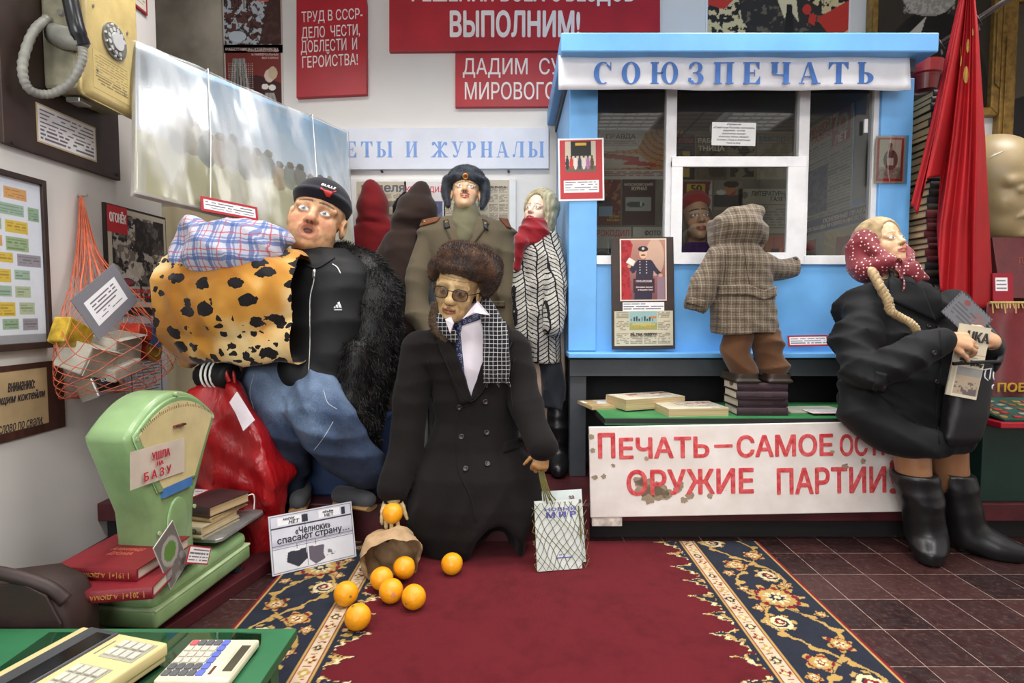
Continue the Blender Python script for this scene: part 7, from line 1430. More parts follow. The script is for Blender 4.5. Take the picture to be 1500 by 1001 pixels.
def sec(y, xl, xr, ry, yc, Y=None): Y = Y or yc - ry * .6; a, b = P(xl, y, Y), P(xr, y, Y); return (a[2], (a[0] + b[0]) / 2, yc, (b[0] - a[0]) / 2, ry)
S.loft([sec(470, 655, 738, .075, 2.27), sec(484, 622, 754, .10, 2.26), sec(500, 598, 768, .115, 2.26), sec(530, 604, 764, .13, 2.25), sec(560, 626, 752, .135, 2.25), sec(620, 634, 752, .14, 2.24), sec(660, 618, 764, .15, 2.22), sec(700, 594, 792, .17, 2.18), sec(745, 586, 806, .16, 2.14), sec(785, 588, 802, .13, 2.105), sec(818, 600, 775, .09, 2.09)], .02, e=2.3)
S.chain([q(616, 512, 2.245), q(602, 590, 2.19), q(594, 660, 2.13), wrL + (0, 0, .012)], [.078, .068, .064, .060], .007); S.chain([q(748, 512, 2.245), q(764, 570, 2.19), q(781, 625, 2.08), wrR + (0, 0, .012)], [.078, .066, .056, .050], .007)
S.ell(q(724, 812, 2.02), (.085, .16, .105), .03, 's'); S.ell(q(592, 828, 2.05), (.085, .3, .09), .03, 's'); S.ell(q(800, 800, 2.05), (.075, .3, .10), .03, 's')
S.ell(wrL - (0, 0, .012), (.045, .045, .022), .01, 's'); S.ell(wrR - (0, 0, .012), (.036, .036, .018), .01, 's')
def vee(p):                                             # the opening at the chest
    x, z = p[..., 0], p[..., 2]; a, b, c_ = q(655, 470, 2.12), q(726, 462, 2.12), q(688, 592, 2.12)
    def hp(m, n): d = nrm(V3(n[2] - m[2], 0, -(n[0] - m[0]))); return (x - m[0]) * d[0] + (z - m[2]) * d[2]
    return np.maximum(np.maximum(hp(a, c_), hp(c_, b)), p[..., 1] - 2.185)
S.op(vee, q(640, 600, 2.0), q(740, 440, 2.2), .012, 's')
S.disp(lambda p: folds(p, 26, .0055, (0, .25, 1), 2, 1.5) * (p[:, 2] > .12) + folds(p, 30, .006, (1, .1, -.25), 6, 1.4) * np.clip((.50 - p[:, 2]) * 3.5, 0, 1) + .005 * np.exp(-((p[:, 0] - P(683, 600, 2.1)[0] - .02 * np.sin(p[:, 2] * 9)) / .008) ** 2) * (p[:, 2] < .55) * (p[:, 1] < 2.2))
CV = S.mesh(1); mk('overcoat', CV, ov, t, True); cb = tree(CV)
horn = M('dark horn', (44, 36, 32), .3, .1)
for (x, y) in ((673, 597), (711, 589), (676, 640), (713, 634), (682, 687), (714, 680)): button(cb, x, y, .0105, horn, t)
seam('front_edge', cb, [(692, 592), (672, 603), (668, 640), (672, 690), (690, 730), (697, 765)], .0035, ov, t)
for sp_ in ([(690, 588), (676, 578), (642, 500), (652, 478)], [(690, 590), (706, 574), (750, 502)]): seam('lapel_edge', cb, sp_, .0028, blackc, t, 5, .009)
for sp_ in ([(626, 528), (634, 560), (632, 610), (622, 655)], [(754, 525), (748, 560), (753, 610), (762, 640)]): seam('armhole_seam', cb, sp_, .0022, blackc, t, 5, 0)
onto('pocket_flap', cb, [(737, 664), (766, 654), (764, 640), (738, 648)], ov, t, 10, 6, .001, .005); onto('lapel', cb, [(690, 588), (676, 592), (640, 497), (652, 476)], ov, t, 12, 22, .003, .007); onto('lapel', cb, [(690, 590), (706, 574), (752, 500), (728, 470)], ov, t, 12, 22, .003, .007)
# shirt, tie, scarf
shirt = cloth('white shirt cotton', (226, 218, 226), .75, 300, .1, .03, 0)
S = Sdf(q(630, 620, 2.1) - (0, .05, 0), q(750, 420, 2.34) + (0, .05, 0), .006); S.chain([q(688, 600, 2.20), q(690, 540, 2.20), q(694, 485, 2.215), q(696, 468, 2.225)], [.055, .085, .075, .06], .02, sq=((0, 1, 0), .62)); S.disp(lambda p: folds(p, 60, .0022, (.5, 0, 1), 3)); SV = S.mesh(1); mk('shirt', SV, shirt, t, True); sb = tree(SV)
def flapq(name, pts, mat, th=.005): # a small collar wing
    pts = [np.asarray(p_, float) for p_ in pts]; n_ = nrm(np.cross(pts[1] - pts[0], pts[2] - pts[0])); n_ = n_ if n_ @ (CP - pts[0]) > 0 else -n_; m_ = len(pts); v = np.vstack([pts, [p_ - n_ * th for p_ in pts]]); mk(name, (v, [tuple(range(m_)), tuple(range(2 * m_ - 1, m_ - 1, -1))] + [(i, (i + 1) % m_, m_ + (i + 1) % m_, m_ + i) for i in range(m_)]), mat, t)
flapq('collar_wing', [q(700, 441, 2.10), q(718, 462, 2.09), q(694, 458, 2.085), q(677, 468, 2.10), q(690, 452, 2.12)], shirt); flapq('collar_wing', [q(652, 468, 2.115), q(659, 488, 2.10), q(664, 474, 2.095), q(660, 464, 2.12)], shirt)
def tiemat():
    k_ = NT('navy patterned tie'); o = k_.obj(); vo = k_.n('ShaderNodeTexVoronoi', Scale=85.0, Vector=o); d = k_.math('ABSOLUTE', k_.math('SUBTRACT', vo.outputs['Distance'], .38)); k_.p(Base_Color=k_.mix(k_.math('LESS_THAN', d, .07), rgba((30, 34, 66)), rgba((120, 130, 170))), Roughness=.45); return k_.m
TM = tiemat(); onto('tie', sb, [(672, 562), (682, 562), (674, 482), (665, 486)], TM, t, 8, 20, .003, .005) ; onto('tie_knot', sb, [(664, 490), (676, 486), (678, 472), (664, 474)], TM, t, 6, 6, .006, .007); onto('tie_band', sb, [(676, 478), (704, 468), (702, 459), (676, 468)], TM, t, 10, 6, .004, .004)
tart = stripes('black and white checked scarf', (28, 27, 30), [(0, .0155, .5, .055, (206, 206, 206), .75), (1, .0155, .5, .055, (206, 206, 206), .75)], .006, .95)
S = Sdf(q(620, 580, 2.0) - (0, .05, 0), q(780, 420, 2.36) + (0, .05, 0), .0065)
S.chain([q(706, 438, 2.25), q(719, 462, 2.16), q(727, 492, 2.12), q(729, 520, 2.105), q(727, 548, 2.10)], [.026, .034, .040, .044, .042], .01, sq=((0, 1, 0), .45)); S.chain([q(648, 450, 2.19), q(650, 474, 2.135), q(664, 496, 2.125)], [.020, .026, .018], .01, sq=((0, 1, 0), .6)); S.chain([q(706, 440, 2.26), q(690, 446, 2.33), q(665, 446, 2.30), q(648, 450, 2.20)], [.028] * 4, .01)
S.disp(lambda p: folds(p, 90, .0035, (1, .3, .05), 5)); mk('scarf', S.mesh(1), tart, t, True)
fz = []; r_ = np.random.default_rng(3)
for i in range(15): x = 711 + i * 2.4; y0 = 543 + 6 * math.sin(i); a = q(x, y0, 2.085); fz.append(tube(crom([a, a + (r_.uniform(-.006, .006), -.002, -.022), a + (r_.uniform(-.01, .01), .0, -.040 - .012 * r_.random())], 5), [.0022] * 10 + [.0012], 5))
mk('scarf_fringe', join(*fz), tart, t, True)
S = Sdf(q(625, 510, 2.1) - (0, .04, 0), q(668, 440, 2.2) + (0, .05, 0), .006); S.chain([q(640, 452, 2.19), q(640, 476, 2.155), q(654, 500, 2.145)], [.022, .026, .016], .01); CL = S.mesh(1); mk('fur_collar', furry(CL, 3500, .012, .0007, 4, .5), M('grizzled brown fur', (84, 66, 50), .9, .5, 120), t)
# fur hat
S = Sdf(hf.o - .19, hf.o + .22, .006); hk_ = SFr(hf, k)
S.box((-.014, -.012, .112), (.095, .103, .060), .05, .02, 'u', hf); S.ell((-.010, .012, .090), (.098, .098, .036), .02, 'u', hf); S.ell((-.118, -.02, .085), (.030, .07, .062), .03, 'u', hf); S.ell((-.10, -.035, .035), (.028, .055, .05), .03, 'u', hf); S.ell((.105, -.03, .055), (.022, .06, .045), .03, 'u', hf)
def hatmat(name, c0, c1, c2):
    k_ = NT(name); k_.p(Base_Color=k_.ramp(k_.noise(26.0, 5.0), [(.3, c0), (.5, c1), (.72, c2)]), Roughness=.62, Specular_IOR_Level=.35, Sheen_Weight=.2); return k_.m
mk('fur_hat', furry(S.mesh(1), 26000, .014, .0007, 2, .45, lay=nrm(hf.R[2] * .8 + hf.R[0] * .3)), hatmat('brown beaver fur', (36, 24, 17), (66, 42, 28), (106, 72, 46)), t)
# glasses
frame = M('dark glasses frame', (48, 34, 28), .3, .1); lz = NT('tinted lens'); trn = lz.n('ShaderNodeBsdfTransparent', Color=(.70, .64, .56, 1)); glo = lz.n('ShaderNodeBsdfGlossy', Roughness=.05); lz.t.links.new(lz.n('ShaderNodeMixShader', i0=.07, i1=trn, i2=glo).outputs[0], lz.out.inputs[0])
G = lambda p_: hk_(p_); rim = []
for s in (1, -1):
    ov_ = [(s * .033 + .0245 * math.copysign(abs(math.cos(a)) ** .7, math.cos(a)), .101 - .35 * abs(s * .033 + .0245 * math.cos(a)) ** 1.0 * .5, -.003 + .0185 * math.copysign(abs(math.sin(a)) ** .75, math.sin(a))) for a in np.arange(26) * 2 * math.pi / 26]
    rim.append(tube([G(p_) for p_ in ov_], .0021, 6, True)); n_ = len(ov_); vv = np.array([G(p_) for p_ in ov_] + [G((p_[0], p_[1] - .0015, p_[2])) for p_ in ov_]); mk('lens', (vv, [tuple(range(n_)), tuple(range(2 * n_ - 1, n_ - 1, -1))]), lz.m, t)
    rim.append(tube([G((s * .058, .091, .004)), G((s * .074, .070, .006)), G((s * .078, .0, .004))], .002, 6))
rim.append(tube([G((.010, .098, .006)), G((0, .103, .008)), G((-.010, .098, .006))], .002, 6)); mk('glasses', join(*rim), frame, t, True)
fruit((573, 747), 0, 'orange held in the pale hand of the seated old man', .98, 21); o_ = bpy.data.objects['orange.007' if 'orange.007' in bpy.data.objects else 'orange']; o_.location = tuple(P(575, 752, 1.985) - (0, 0, .0365))
# ================================================================ the officer
t = man('standing officer figure in khaki greatcoat and dark grey fur hat with badge', (P(682, 500, 3.0)[0], 3.0, PLAT)); YO = 3.0
hf = headfr(P(682, 284, 2.98), 3, 20, 3); k = .92
def q(x, y, Y=YO): return P(x, y, Y)
B = Sdf((P(590, 400, 3)[0], 2.75, PLAT), (P(770, 400, 3)[0], 3.2, 1.68), .014, [(hf.o - .13, hf.o + .13, .0032)]); h = head(B, hf, k, .98, .95, 1.0, nl=.2)
B.chain([q(682, 335), q(682, 400), q(682, 500)], [.07, .11, .12]); 
for s in (-1, 1): B.chain([q(682 + s * 40, 350), q(682 + s * 64, 420), q(682 + s * 56, 490)], [.03, .03, .025]); B.chain([q(682 + s * 22, 520), q(682 + s * 24, 620), (q(682 + s * 24, 620)[0], 3.0, PLAT + .06)], [.08, .06, .05])
VF = B.mesh(1); c = paint_head(VF[0], h, (232, 190, 150), (206, 126, 104), (104, 132, 160), (120, 84, 60), wide=.98, mottle=.03, must=(112, 76, 56), blush=(226, 150, 120)); mk('body', VF, SKIN_M, t, True, c)
kh = cloth('khaki greatcoat wool', (98, 88, 70), .9, 300, .25, .06, .1, 3); kh2 = cloth('khaki greatcoat seam', (84, 75, 60), .9)
S = Sdf((P(585, 400, 3)[0], 2.72, .42), (P(775, 400, 3)[0], 3.24, 1.44), .0095)
S.loft([sec(316, 650, 712, .06, 3.0, 2.97), sec(325, 622, 742, .08, 3.0, 2.97), sec(338, 607, 755, .10, 3.0, 2.95), sec(390, 632, 736, .13, 3.0, 2.92), sec(445, 634, 734, .13, 3.0, 2.92), sec(500, 612, 756, .14, 3.0, 2.92), sec(570, 604, 764, .15, 3.0, 2.92)], .02, e=2.4)
S.chain([q(633, 346), q(615, 400, 2.97), q(612, 450, 2.92), q(640, 500, 2.86)], [.066, .066, .060, .054], .006); S.chain([q(731, 346), q(744, 400, 2.97), q(748, 455, 2.94), q(742, 520, 2.92)], [.066, .064, .058, .052], .006)
S.disp(lambda p: folds(p, 30, .0075, (.2, .3, 1), 5, 1.5) * np.clip(np.abs(p[:, 0] - P(682, 400, 3)[0]) * 5, .15, 1)); CV = S.mesh(1); mk('greatcoat', CV, kh, t, True); cb = tree(CV)
onto('belt', cb, [(632, 452), (740, 450), (740, 441), (632, 443)], kh, t, 24, 5, .004, .006); onto('lapel', cb, [(677, 361), (664, 356), (650, 327), (664, 318)], kh, t, 10, 12, .004, .006); onto('lapel', cb, [(679, 361), (694, 356), (716, 327), (700, 318)], kh, t, 10, 12, .004, .006)
for sp_ in ([(677, 361), (664, 356), (650, 327)], [(679, 361), (694, 356), (716, 327)]): seam('lapel_edge', cb, sp_, .0028, kh2, t, 5, .008)
seam('front_seam', cb, [(678, 362), (692, 392), (693, 440)], .003, kh2, t)
for q4 in ([(652, 337), (660, 335), (657, 324), (650, 326)], [(708, 335), (715, 340), (713, 326), (706, 323)]): tb = onto('collar_tab', cb, q4, M('black collar tab', (20, 20, 22), .6), t, 5, 6, .011, .004); button(cb, sum(a for a, b_ in q4) / 4, q4[2][1] + 3.5, .006, M('badge gilt', (176, 148, 90), .35, .1, metal=.5), t, 'tab_badge', .019)
brd = cloth('brown shoulder board', (112, 66, 40), .7); onto('shoulder_board', cb, [(616, 333), (640, 326), (646, 319), (620, 324)], brd, t, 10, 6, .003, .006); onto('shoulder_board', cb, [(742, 334), (748, 336), (742, 322), (730, 320)], brd, t, 8, 6, .003, .006); button(cb, 624, 327, .006, M('badge gilt', (176, 148, 90), .35, .1, metal=.5), t, 'shoulder_star', .015)
S = Sdf(q(650, 376) - (0, .18, 0), q(716, 290) + (0, .1, 0), .006); S.cap(q(682, 309, 2.975), q(683, 332, 2.96), .066, .080, .02); S.chain([q(683, 320, 2.95), q(680, 345, 2.895), q(678, 356, 2.885)], [.06, .040, .012], .02, sq=((0, 1, 0), .6)); S.disp(lambda p: folds(p, 55, .003, (.4, 0, 1), 2)); mk('scarf', S.mesh(1), cloth('olive muffler', (112, 108, 84), .85, 300), t, True)
S = Sdf(hf.o - .17, hf.o + .2, .006); S.ell((0, -.018, .088), (.098, .105, .062), .02, 'u', hf); S.ell((0, .045, .058), (.092, .050, .028), .02, 'u', hf)
for s in (1, -1): S.chain([(s * .094, .01, .06), (s * .098, -.01, .0), (s * .085, -.015, -.065)], [.026, .024, .012], .015, 'u', hf, ((0, 1, 0), 1.4))
HV = S.mesh(1); mk('fur_hat', furry(HV, 14000, .010, .0007, 3, .45), hatmat('blue grey fur', (24, 28, 36), (48, 54, 64), (78, 84, 94)), t); hb = tree(HV); button(hb, 682, 258, .015, M('badge gold', (206, 164, 70), .35, .15, metal=.5), t, 'cap_badge', .013); button(hb, 682, 257.5, .007, redp, t, 'badge_star', .017)
mk('trousers', join(*[tube([(q(682 + s * 22, 560)[0], 3.0, .55), (q(682 + s * 24, 560)[0], 3.0, .2)], .075, 14) for s in (-1, 1)]), cloth('dark trousers', (44, 46, 50)), t, True)
for s in (-1, 1): mk('boot', join(box(q(682 + s * 24, 500)[0] - .045, q(682 + s * 24, 500)[0] + .045, 2.82, 3.05, PLAT, PLAT + .08, .02)), M('black boot leather', (22, 22, 24), .35, .1), t, True)
# ================================================================ two hooded figures seen from behind
def hooded(label, Y, hood, body, arms, mat, xy0):
    t = man(label, (P(xy0, 500, Y)[0], Y, PLAT)); q = lambda x, y, d=0: P(x, y, Y + d)
    xs = [b_[1] for b_ in body] + [b_[2] for b_ in body]; S = Sdf(q(min(xs) - 25, 600) * (1, 1, 0) + (0, -.2, .3), q(max(xs) + 25, hood[0][1] - 20) + (0, .2, .02), .0105)
    S.loft([(q(0, y)[2], q((a + b_) / 2, y)[0], Y, (b_ - a) / 2 * Y / FPX, r) for y, a, b_, r in body], .02)
    for x, y, r in hood[1:]: S.ell(q(x, y), r, .025)
    S.chain([q(hood[0][0], hood[0][1] + 5), q((hood[0][0] + hood[1][0]) / 2 + 1, hood[0][1] + 18), q(hood[1][0], hood[1][1])], [.034, .062, .08], .02)
    for pts, rr in arms: S.chain([q(*p_) for p_ in pts], rr, .007)
    zn = q(0, hood[2][1] + 12)[2]; S.disp(lambda p: folds(p, 24, .004, (.4, 0, 1), 4, 1.6) + .007 * np.exp(-((p[:, 2] - zn - .02 * np.sin(p[:, 0] * 14)) / .012) ** 2)); mk('hooded_coat', S.mesh(1), mat, t, True); B = Sdf(q(min(xs), 620) * (1, 1, 0) + (0, -.12, PLAT), q(max(xs), hood[0][1]) + (0, .12, .02), .014)
    B.ell(q(*hood[1][:2]), .07); B.chain([q(hood[1][0], hood[1][1] + 20), q(xy0, 400), q(xy0, 520)], [.04, .05, .055])
    for s in (-1, 1): B.chain([q(xy0 + s * 14, 520), (q(xy0 + s * 14, 500)[0], Y, .5), (q(xy0 + s * 14, 500)[0], Y, PLAT + .03)], [.05, .045, .045])
    mk('body', B.mesh(1), SKIN_M, t, True, np.ones((0, 3))); return t
redw = cloth('dark red hooded wool', (122, 22, 28), .92, 300, .3, .1, .2); brw = cloth('dark brown hooded wool', (50, 36, 31), .92, 300, .3, .1, .15)
hooded('figure in dark red hooded coat seen from behind beside the tilted picture', 3.23, [(543, 266), (547, 302, (.088, .09, .082)), (548, 320, (.080, .08, .05))], [(322, 522, 573, .06), (338, 514, 590, .07), (380, 508, 598, .075), (450, 508, 596, .075), (560, 504, 596, .075)], [([(520, 345), (508, 400), (510, 460)], [.055, .05, .045])], redw, 548)
t = hooded('figure in dark brown hooded coat seen from behind left of the officer', 3.07, [(617, 271), (610, 306, (.112, .10, .088)), (606, 322, (.118, .1, .042))], [(330, 577, 626, .07), (345, 564, 622, .09), (400, 562, 616, .095), (470, 566, 616, .095), (600, 560, 618, .095)], [([(574, 360), (558, 400), (560, 450), (585, 480, -.04)], [.06, .055, .05, .045])], brw, 602)
S = Sdf(P(575, 340, 3.05) - (0, .05, 0), P(600, 270, 3.05) + (0, .1, 0), .009); S.chain([P(594, 286, 3.07), P(583, 305, 3.06), P(587, 325, 3.06)], [.02, .028, .02]); mk('black_fur_trim', furry(S.mesh(1), 1500, .012, .0008, 3), blackc, t)
# ================================================================ the woman in the woven black and white coat
t = man('woman figure in black and white woven coat with red scarf beside the kiosk', (P(795, 650, 2.68)[0], 2.7, PLAT)); YW = 2.72; q = lambda x, y, Y=YW: P(x, y, Y)
hf = headfr(q(788, 312, 2.74), -28, 16, 6); k = .80; B = Sdf(q(748, 500) * (1, 1, 0) + (0, -.18, PLAT), q(828, 278) + (0, .16, .02), .013, [(hf.o - .11, hf.o + .11, .003)]); h = head(B, hf, k, .92, .85, .85, nl=.2)
B.chain([q(792, 360), q(794, 420), q(796, 500)], [.05, .09, .10]); B.chain([q(800, 520), q(812, 600), (q(812, 600)[0], 2.72, PLAT + .05)], [.09, .05, .045]); B.chain([q(790, 520), q(800, 600), (q(800, 600)[0], 2.74, PLAT + .05)], [.08, .05, .045])
VF = B.mesh(1); mk('body', VF, SKIN_M, t, True, paint_head(VF[0], h, (230, 200, 178), (186, 66, 84), (110, 100, 90), (150, 128, 100), wide=.92, mottle=.02, lash=(60, 48, 44)))
S = Sdf(hf.o - .16, hf.o + .13, .005); S.ell((0, -.026, .040), (.083, .092, .090), .01, 'u', hf); S.chain(np.array([(-.072, -.02, .04), (-.078, -.02, -.03), (-.074, -.03, -.10), (-.066, -.03, -.15)]) * k, [.020, .022, .020, .012], .02, 'u', hf, ((0, 1, 0), 1.8)); S.chain(np.array([(.066, -.025, .04), (.070, -.025, -.04), (.06, -.03, -.10)]) * k, [.014, .014, .010], .02, 'u', hf, ((0, 1, 0), 1.6)); S.ell((0, .085, .0), (.056, .07, .078), .004, 's', hf)
S.disp(lambda p: .0022 * np.sin(hf.loc(p)[:, 0] * 420 + 3 * np.sin(p[:, 2] * 25)) + .0012 * np.sin(hf.loc(p)[:, 0] * 900 + hf.loc(p)[:, 1] * 300)); blond = hatmat('ash blond hair', (120, 112, 86), (170, 160, 128), (200, 192, 164)); mk('hair', S.mesh(1), blond, t, True)
S = Sdf(q(745, 400) - (0, .16, 0), q(822, 312) + (0, .14, 0), .006); S.cap(q(786, 335, 2.72), q(784, 347, 2.70), .066, .078, .02); S.chain([q(768, 340, 2.66), q(762, 362, 2.63), q(757, 392, 2.64)], [.035, .026, .018], .015); S.disp(lambda p: folds(p, 48, .007, (.35, .1, 1), 3, 1.6)); mk('scarf', S.mesh(1), cloth('crimson knitted scarf', (128, 14, 28), .9, 220, .4, .12, .3), t, True)
def woven():
    k_ = NT('black and white woven wool'); o = k_.obj(); sx = k_.n('ShaderNodeSeparateXYZ', Vector=o); nz = k_.noise(34.0, 4.0, o); nn = k_.math('MULTIPLY', k_.math('SUBTRACT', nz, .5), .012); X = k_.math('ADD', k_.math('ADD', sx.outputs[0], k_.math('MULTIPLY', sx.outputs[1], .6)), nn); u = k_.math('DIVIDE', X, .044); fu = k_.math('FRACT', u); par = k_.math('SUBTRACT', k_.math('MULTIPLY', k_.math('MODULO', k_.math('FLOOR', k_.math('ADD', u, 40.0)), 2.0), 2.0), 1.0)
    z = k_.math('ADD', k_.math('ADD', sx.outputs[2], nn), k_.math('MULTIPLY', k_.math('MULTIPLY', fu, par), .030)); fz_ = k_.math('FRACT', k_.math('DIVIDE', z, .0205)); m = k_.math('MAXIMUM', k_.math('LESS_THAN', fz_, .25), k_.math('LESS_THAN', k_.math('MINIMUM', fu, k_.math('SUBTRACT', 1.0, fu)), .075))
    fz2 = k_.ramp(k_.noise(150.0, 3.0, o), [(.3, (.6, .6, .6, 1)), (.7, (1, 1, 1, 1))]); k_.p(Base_Color=k_.mix(1.0, k_.mix(m, rgba((196, 192, 184)), rgba((42, 42, 46))), fz2, 'MULTIPLY'), Roughness=.95, Specular_IOR_Level=.1); k_.bump(k_.math('SUBTRACT', k_.noise(120.0, 3.0, o), k_.math('MULTIPLY', m, .4)), .6, .006); return k_.m
def loft_px(S, rows, Yc, kk=.02, e=2.4): S.loft([(P(0, y, Yc - r * .6)[2], (P(a, y, Yc - r * .6)[0] + P(b_, y, Yc - r * .6)[0]) / 2, Yc, (b_ - a) / 2 * (Yc - r * .6) / FPX, r) for y, a, b_, r in rows], kk, 'u', e)
S = Sdf(q(745, 560) - (0, .25, 0), q(829, 330) + (0, .2, 0), .0085); loft_px(S, [(342, 778, 818, .07), (352, 766, 822, .09), (370, 761, 824, .11), (430, 764, 825, .12), (500, 768, 825, .13), (532, 774, 825, .13)], YW); S.chain([q(812, 368, 2.66), q(814, 420, 2.60), q(810, 478, 2.56)], [.045, .052, .050], .006); S.chain([q(768, 365, 2.70), q(764, 430, 2.66), q(768, 490, 2.64)], [.04, .046, .042], .006)
S.disp(lambda p: folds(p, 30, .005, (.3, .2, 1), 8)); mk('woven_coat', S.mesh(1), woven(), t, True)
S = Sdf(q(770, 620) - (0, .2, 0), q(829, 520) + (0, .15, 0), .009); loft_px(S, [(525, 784, 825, .10), (560, 790, 829, .10), (598, 794, 829, .10)], 2.71); S.disp(lambda p: folds(p, 60, .004, (1, 0, .05), 2)); mk('skirt', S.mesh(1), cloth('slate blue skirt', (46, 50, 58), .85), t, True)
bootl = M('black boot leather', (20, 20, 22), .32, .12, 10, .15, 30)
def boot(S, top, ankle, toe, r0, r1, rt, heel=None): S.chain([top, top * .45 + ankle * .55, ankle], [r0, (r0 + r1) * .5, r1], .015); S.chain([ankle, ankle * .4 + toe * .6 - V3(0, 0, .01), toe], [r1, r1 * .85, rt], .02)
for x0, yy in ((816, 2.66), (802, 2.74)):
    S = Sdf(q(x0, 660, yy) * (1, 1, 0) + (-.09, -.2, PLAT), q(x0, 585, yy) + (.09, .12, .02), .008); a = q(x0, 600, yy); b_ = V3(q(x0 + 2, 660, yy)[0], yy, PLAT + .07); boot(S, a, b_, V3(b_[0] - .01, yy - .12, PLAT + .03), .052, .045, .028); S.disp(lambda p: folds(p, 40, .004, (0, 0, 1), 5)); mk('boot', S.mesh(1), bootl, t, True)
# ================================================================ the child on the books
t = man('child figure in brown checked hooded coat standing on books at the kiosk window', (P(1110, 560, 2.3)[0], 2.31, BOOKTOP)); q = lambda x, y, Y=2.31: P(x, y, Y)
tw = stripes('brown checked tweed', (112, 100, 84), [(0, .030, .2, .10, (72, 52, 42), .75), (1, .030, .2, .10, (72, 52, 42), .75), (0, .030, .65, .05, (150, 138, 118), .6), (1, .030, .65, .05, (150, 138, 118), .6), (0, .010, .5, .25, (84, 76, 66), .35), (1, .010, .5, .25, (84, 76, 66), .35)], .012)
B = Sdf(q(1000, 600) * (1, 1, 0) + (0, -.12, BOOKTOP), q(1185, 300) + (0, .25, .02), .011); B.ell(q(1080, 342, 2.38), .06, .02); B.chain([q(1080, 342, 2.38), q(1086, 366, 2.33), q(1092, 420, 2.33), q(1098, 470, 2.33)], [.04, .04, .06, .045]); B.chain([q(1048, 385), q(1022, 445)], [.03, .022]); B.chain([q(1116, 388, 2.36), q(1140, 395, 2.39), q(1164, 388, 2.44)], [.025, .02]); B.chain([q(1086, 480, 2.33), q(1086, 550)], [.04, .03]); B.chain([q(1118, 480, 2.33), q(1130, 548)], [.04, .03]); mk('body', B.mesh(1), SKIN_M, t, True, np.ones((0, 3)))
S = Sdf(q(985, 510) - (0, .16, 0), q(1190, 292) + (0, .3, 0), .0075); loft_px(S, [(356, 1062, 1104, .05), (366, 1048, 1124, .075), (385, 1045, 1130, .085), (430, 1050, 1138, .09), (470, 1050, 1146, .098), (489, 1050, 1150, .10)], 2.33)
S.chain([q(1050, 384, 2.31), q(1034, 412, 2.30), q(1019, 446, 2.30)], [.054, .052, .050], .006); S.chain([q(1118, 388, 2.33), q(1140, 395, 2.38), q(1173, 387, 2.45)], [.050, .046, .042], .006)
S.ell(q(1080, 338, 2.34), (.098, .105, .088), .02); S.chain([q(1085, 325, 2.32), q(1112, 309, 2.34)], [.07, .026], .02); S.chain([q(1060, 345, 2.36), q(1044, 333, 2.42)], [.06, .03], .02); S.ell(q(1112, 345, 2.36), (.030, .06, .06), .02); S.ell(q(1085, 340, 2.47), (.075, .10, .085), .02, 's')
S.ell(q(1100, 500, 2.33), (.10, .07, .035), .01, 's'); S.ell(q(1014, 459, 2.30), (.036, .036, .016), .008, 's'); S.disp(lambda p: folds(p, 34, .0042, (.4, .1, 1), 4, 1.4) + .0045 * np.exp(-((p[:, 2] - q(0, 362)[2]) / .008) ** 2) * -1 * (np.abs(p[:, 0] - q(1082, 0)[0]) < .13)); CV = S.mesh(1); mk('checked_coat', CV, tw, t, True); cb = tree(CV)
onto('back_belt', cb, [(1052, 432), (1148, 440), (1146, 418), (1050, 416)], tw, t, 26, 8, .003, .005, fn=lambda u, v: (1051 + u * 84, 432 - 14 * v + 8 * max(0, 1 - abs(u - .8) / .25))); button(cb, 1113, 428, .008, horn, t); onto('sleeve_strap', cb, [(1007, 444), (1030, 450), (1032, 440), (1009, 435)], tw, t, 12, 6, .003, .005); button(cb, 1008, 441, .010, horn, t); button(cb, 1165, 379, .009, horn, t); 0
seam('back_seam', cb, [(1089, 366), (1095, 400), (1098, 416)], .0016, cloth('dark tweed thread', (64, 54, 46)), t); seam('side_seam', cb, [(1062, 370), (1062, 400), (1056, 440)], .0016, cloth('dark tweed thread', (64, 54, 46)), t)  # seams in a darker brown thread
suede = cloth('tan corduroy', (94, 62, 38), .85, 160, .25, .14, .2, 9)
for i, (pts, rr) in enumerate(((([1081, 492], [1079, 520], [1087, 540], [1087, 553]), [.058, .054, .053, .048]), (([1122, 490], [1126, 520], [1132, 538], [1132, 550]), [.058, .056, .055, .050]))):
    S = Sdf(q(1050, 570) - (0, .12, 0), q(1160, 478) + (0, .12, 0), .0065); S.chain([q(*p_) for p_ in pts], rr, .01); S.disp(lambda p: folds(p, 46, .0055, (.15, .2, 1), 3 + i, 1.5)); mk('trouser_leg', S.mesh(1), suede, t, True)
    S = Sdf(q(1045, 585) - (0, .16, 0), q(1165, 545) + (0, .2, 0), .006); x = (1085, 1131)[i]; c0 = V3(q(x, 560)[0], 2.31, BOOKTOP + .024); S.box(c0 + (0, .01, .004), (.046, .085, .026), .02, .01); S.box(c0 + (0, .01, -.018), (.049, .090, .006), .004, .003); mk('boot', S.mesh(1), M('dark brown boot', (50, 38, 30), .5, .15), t, True)
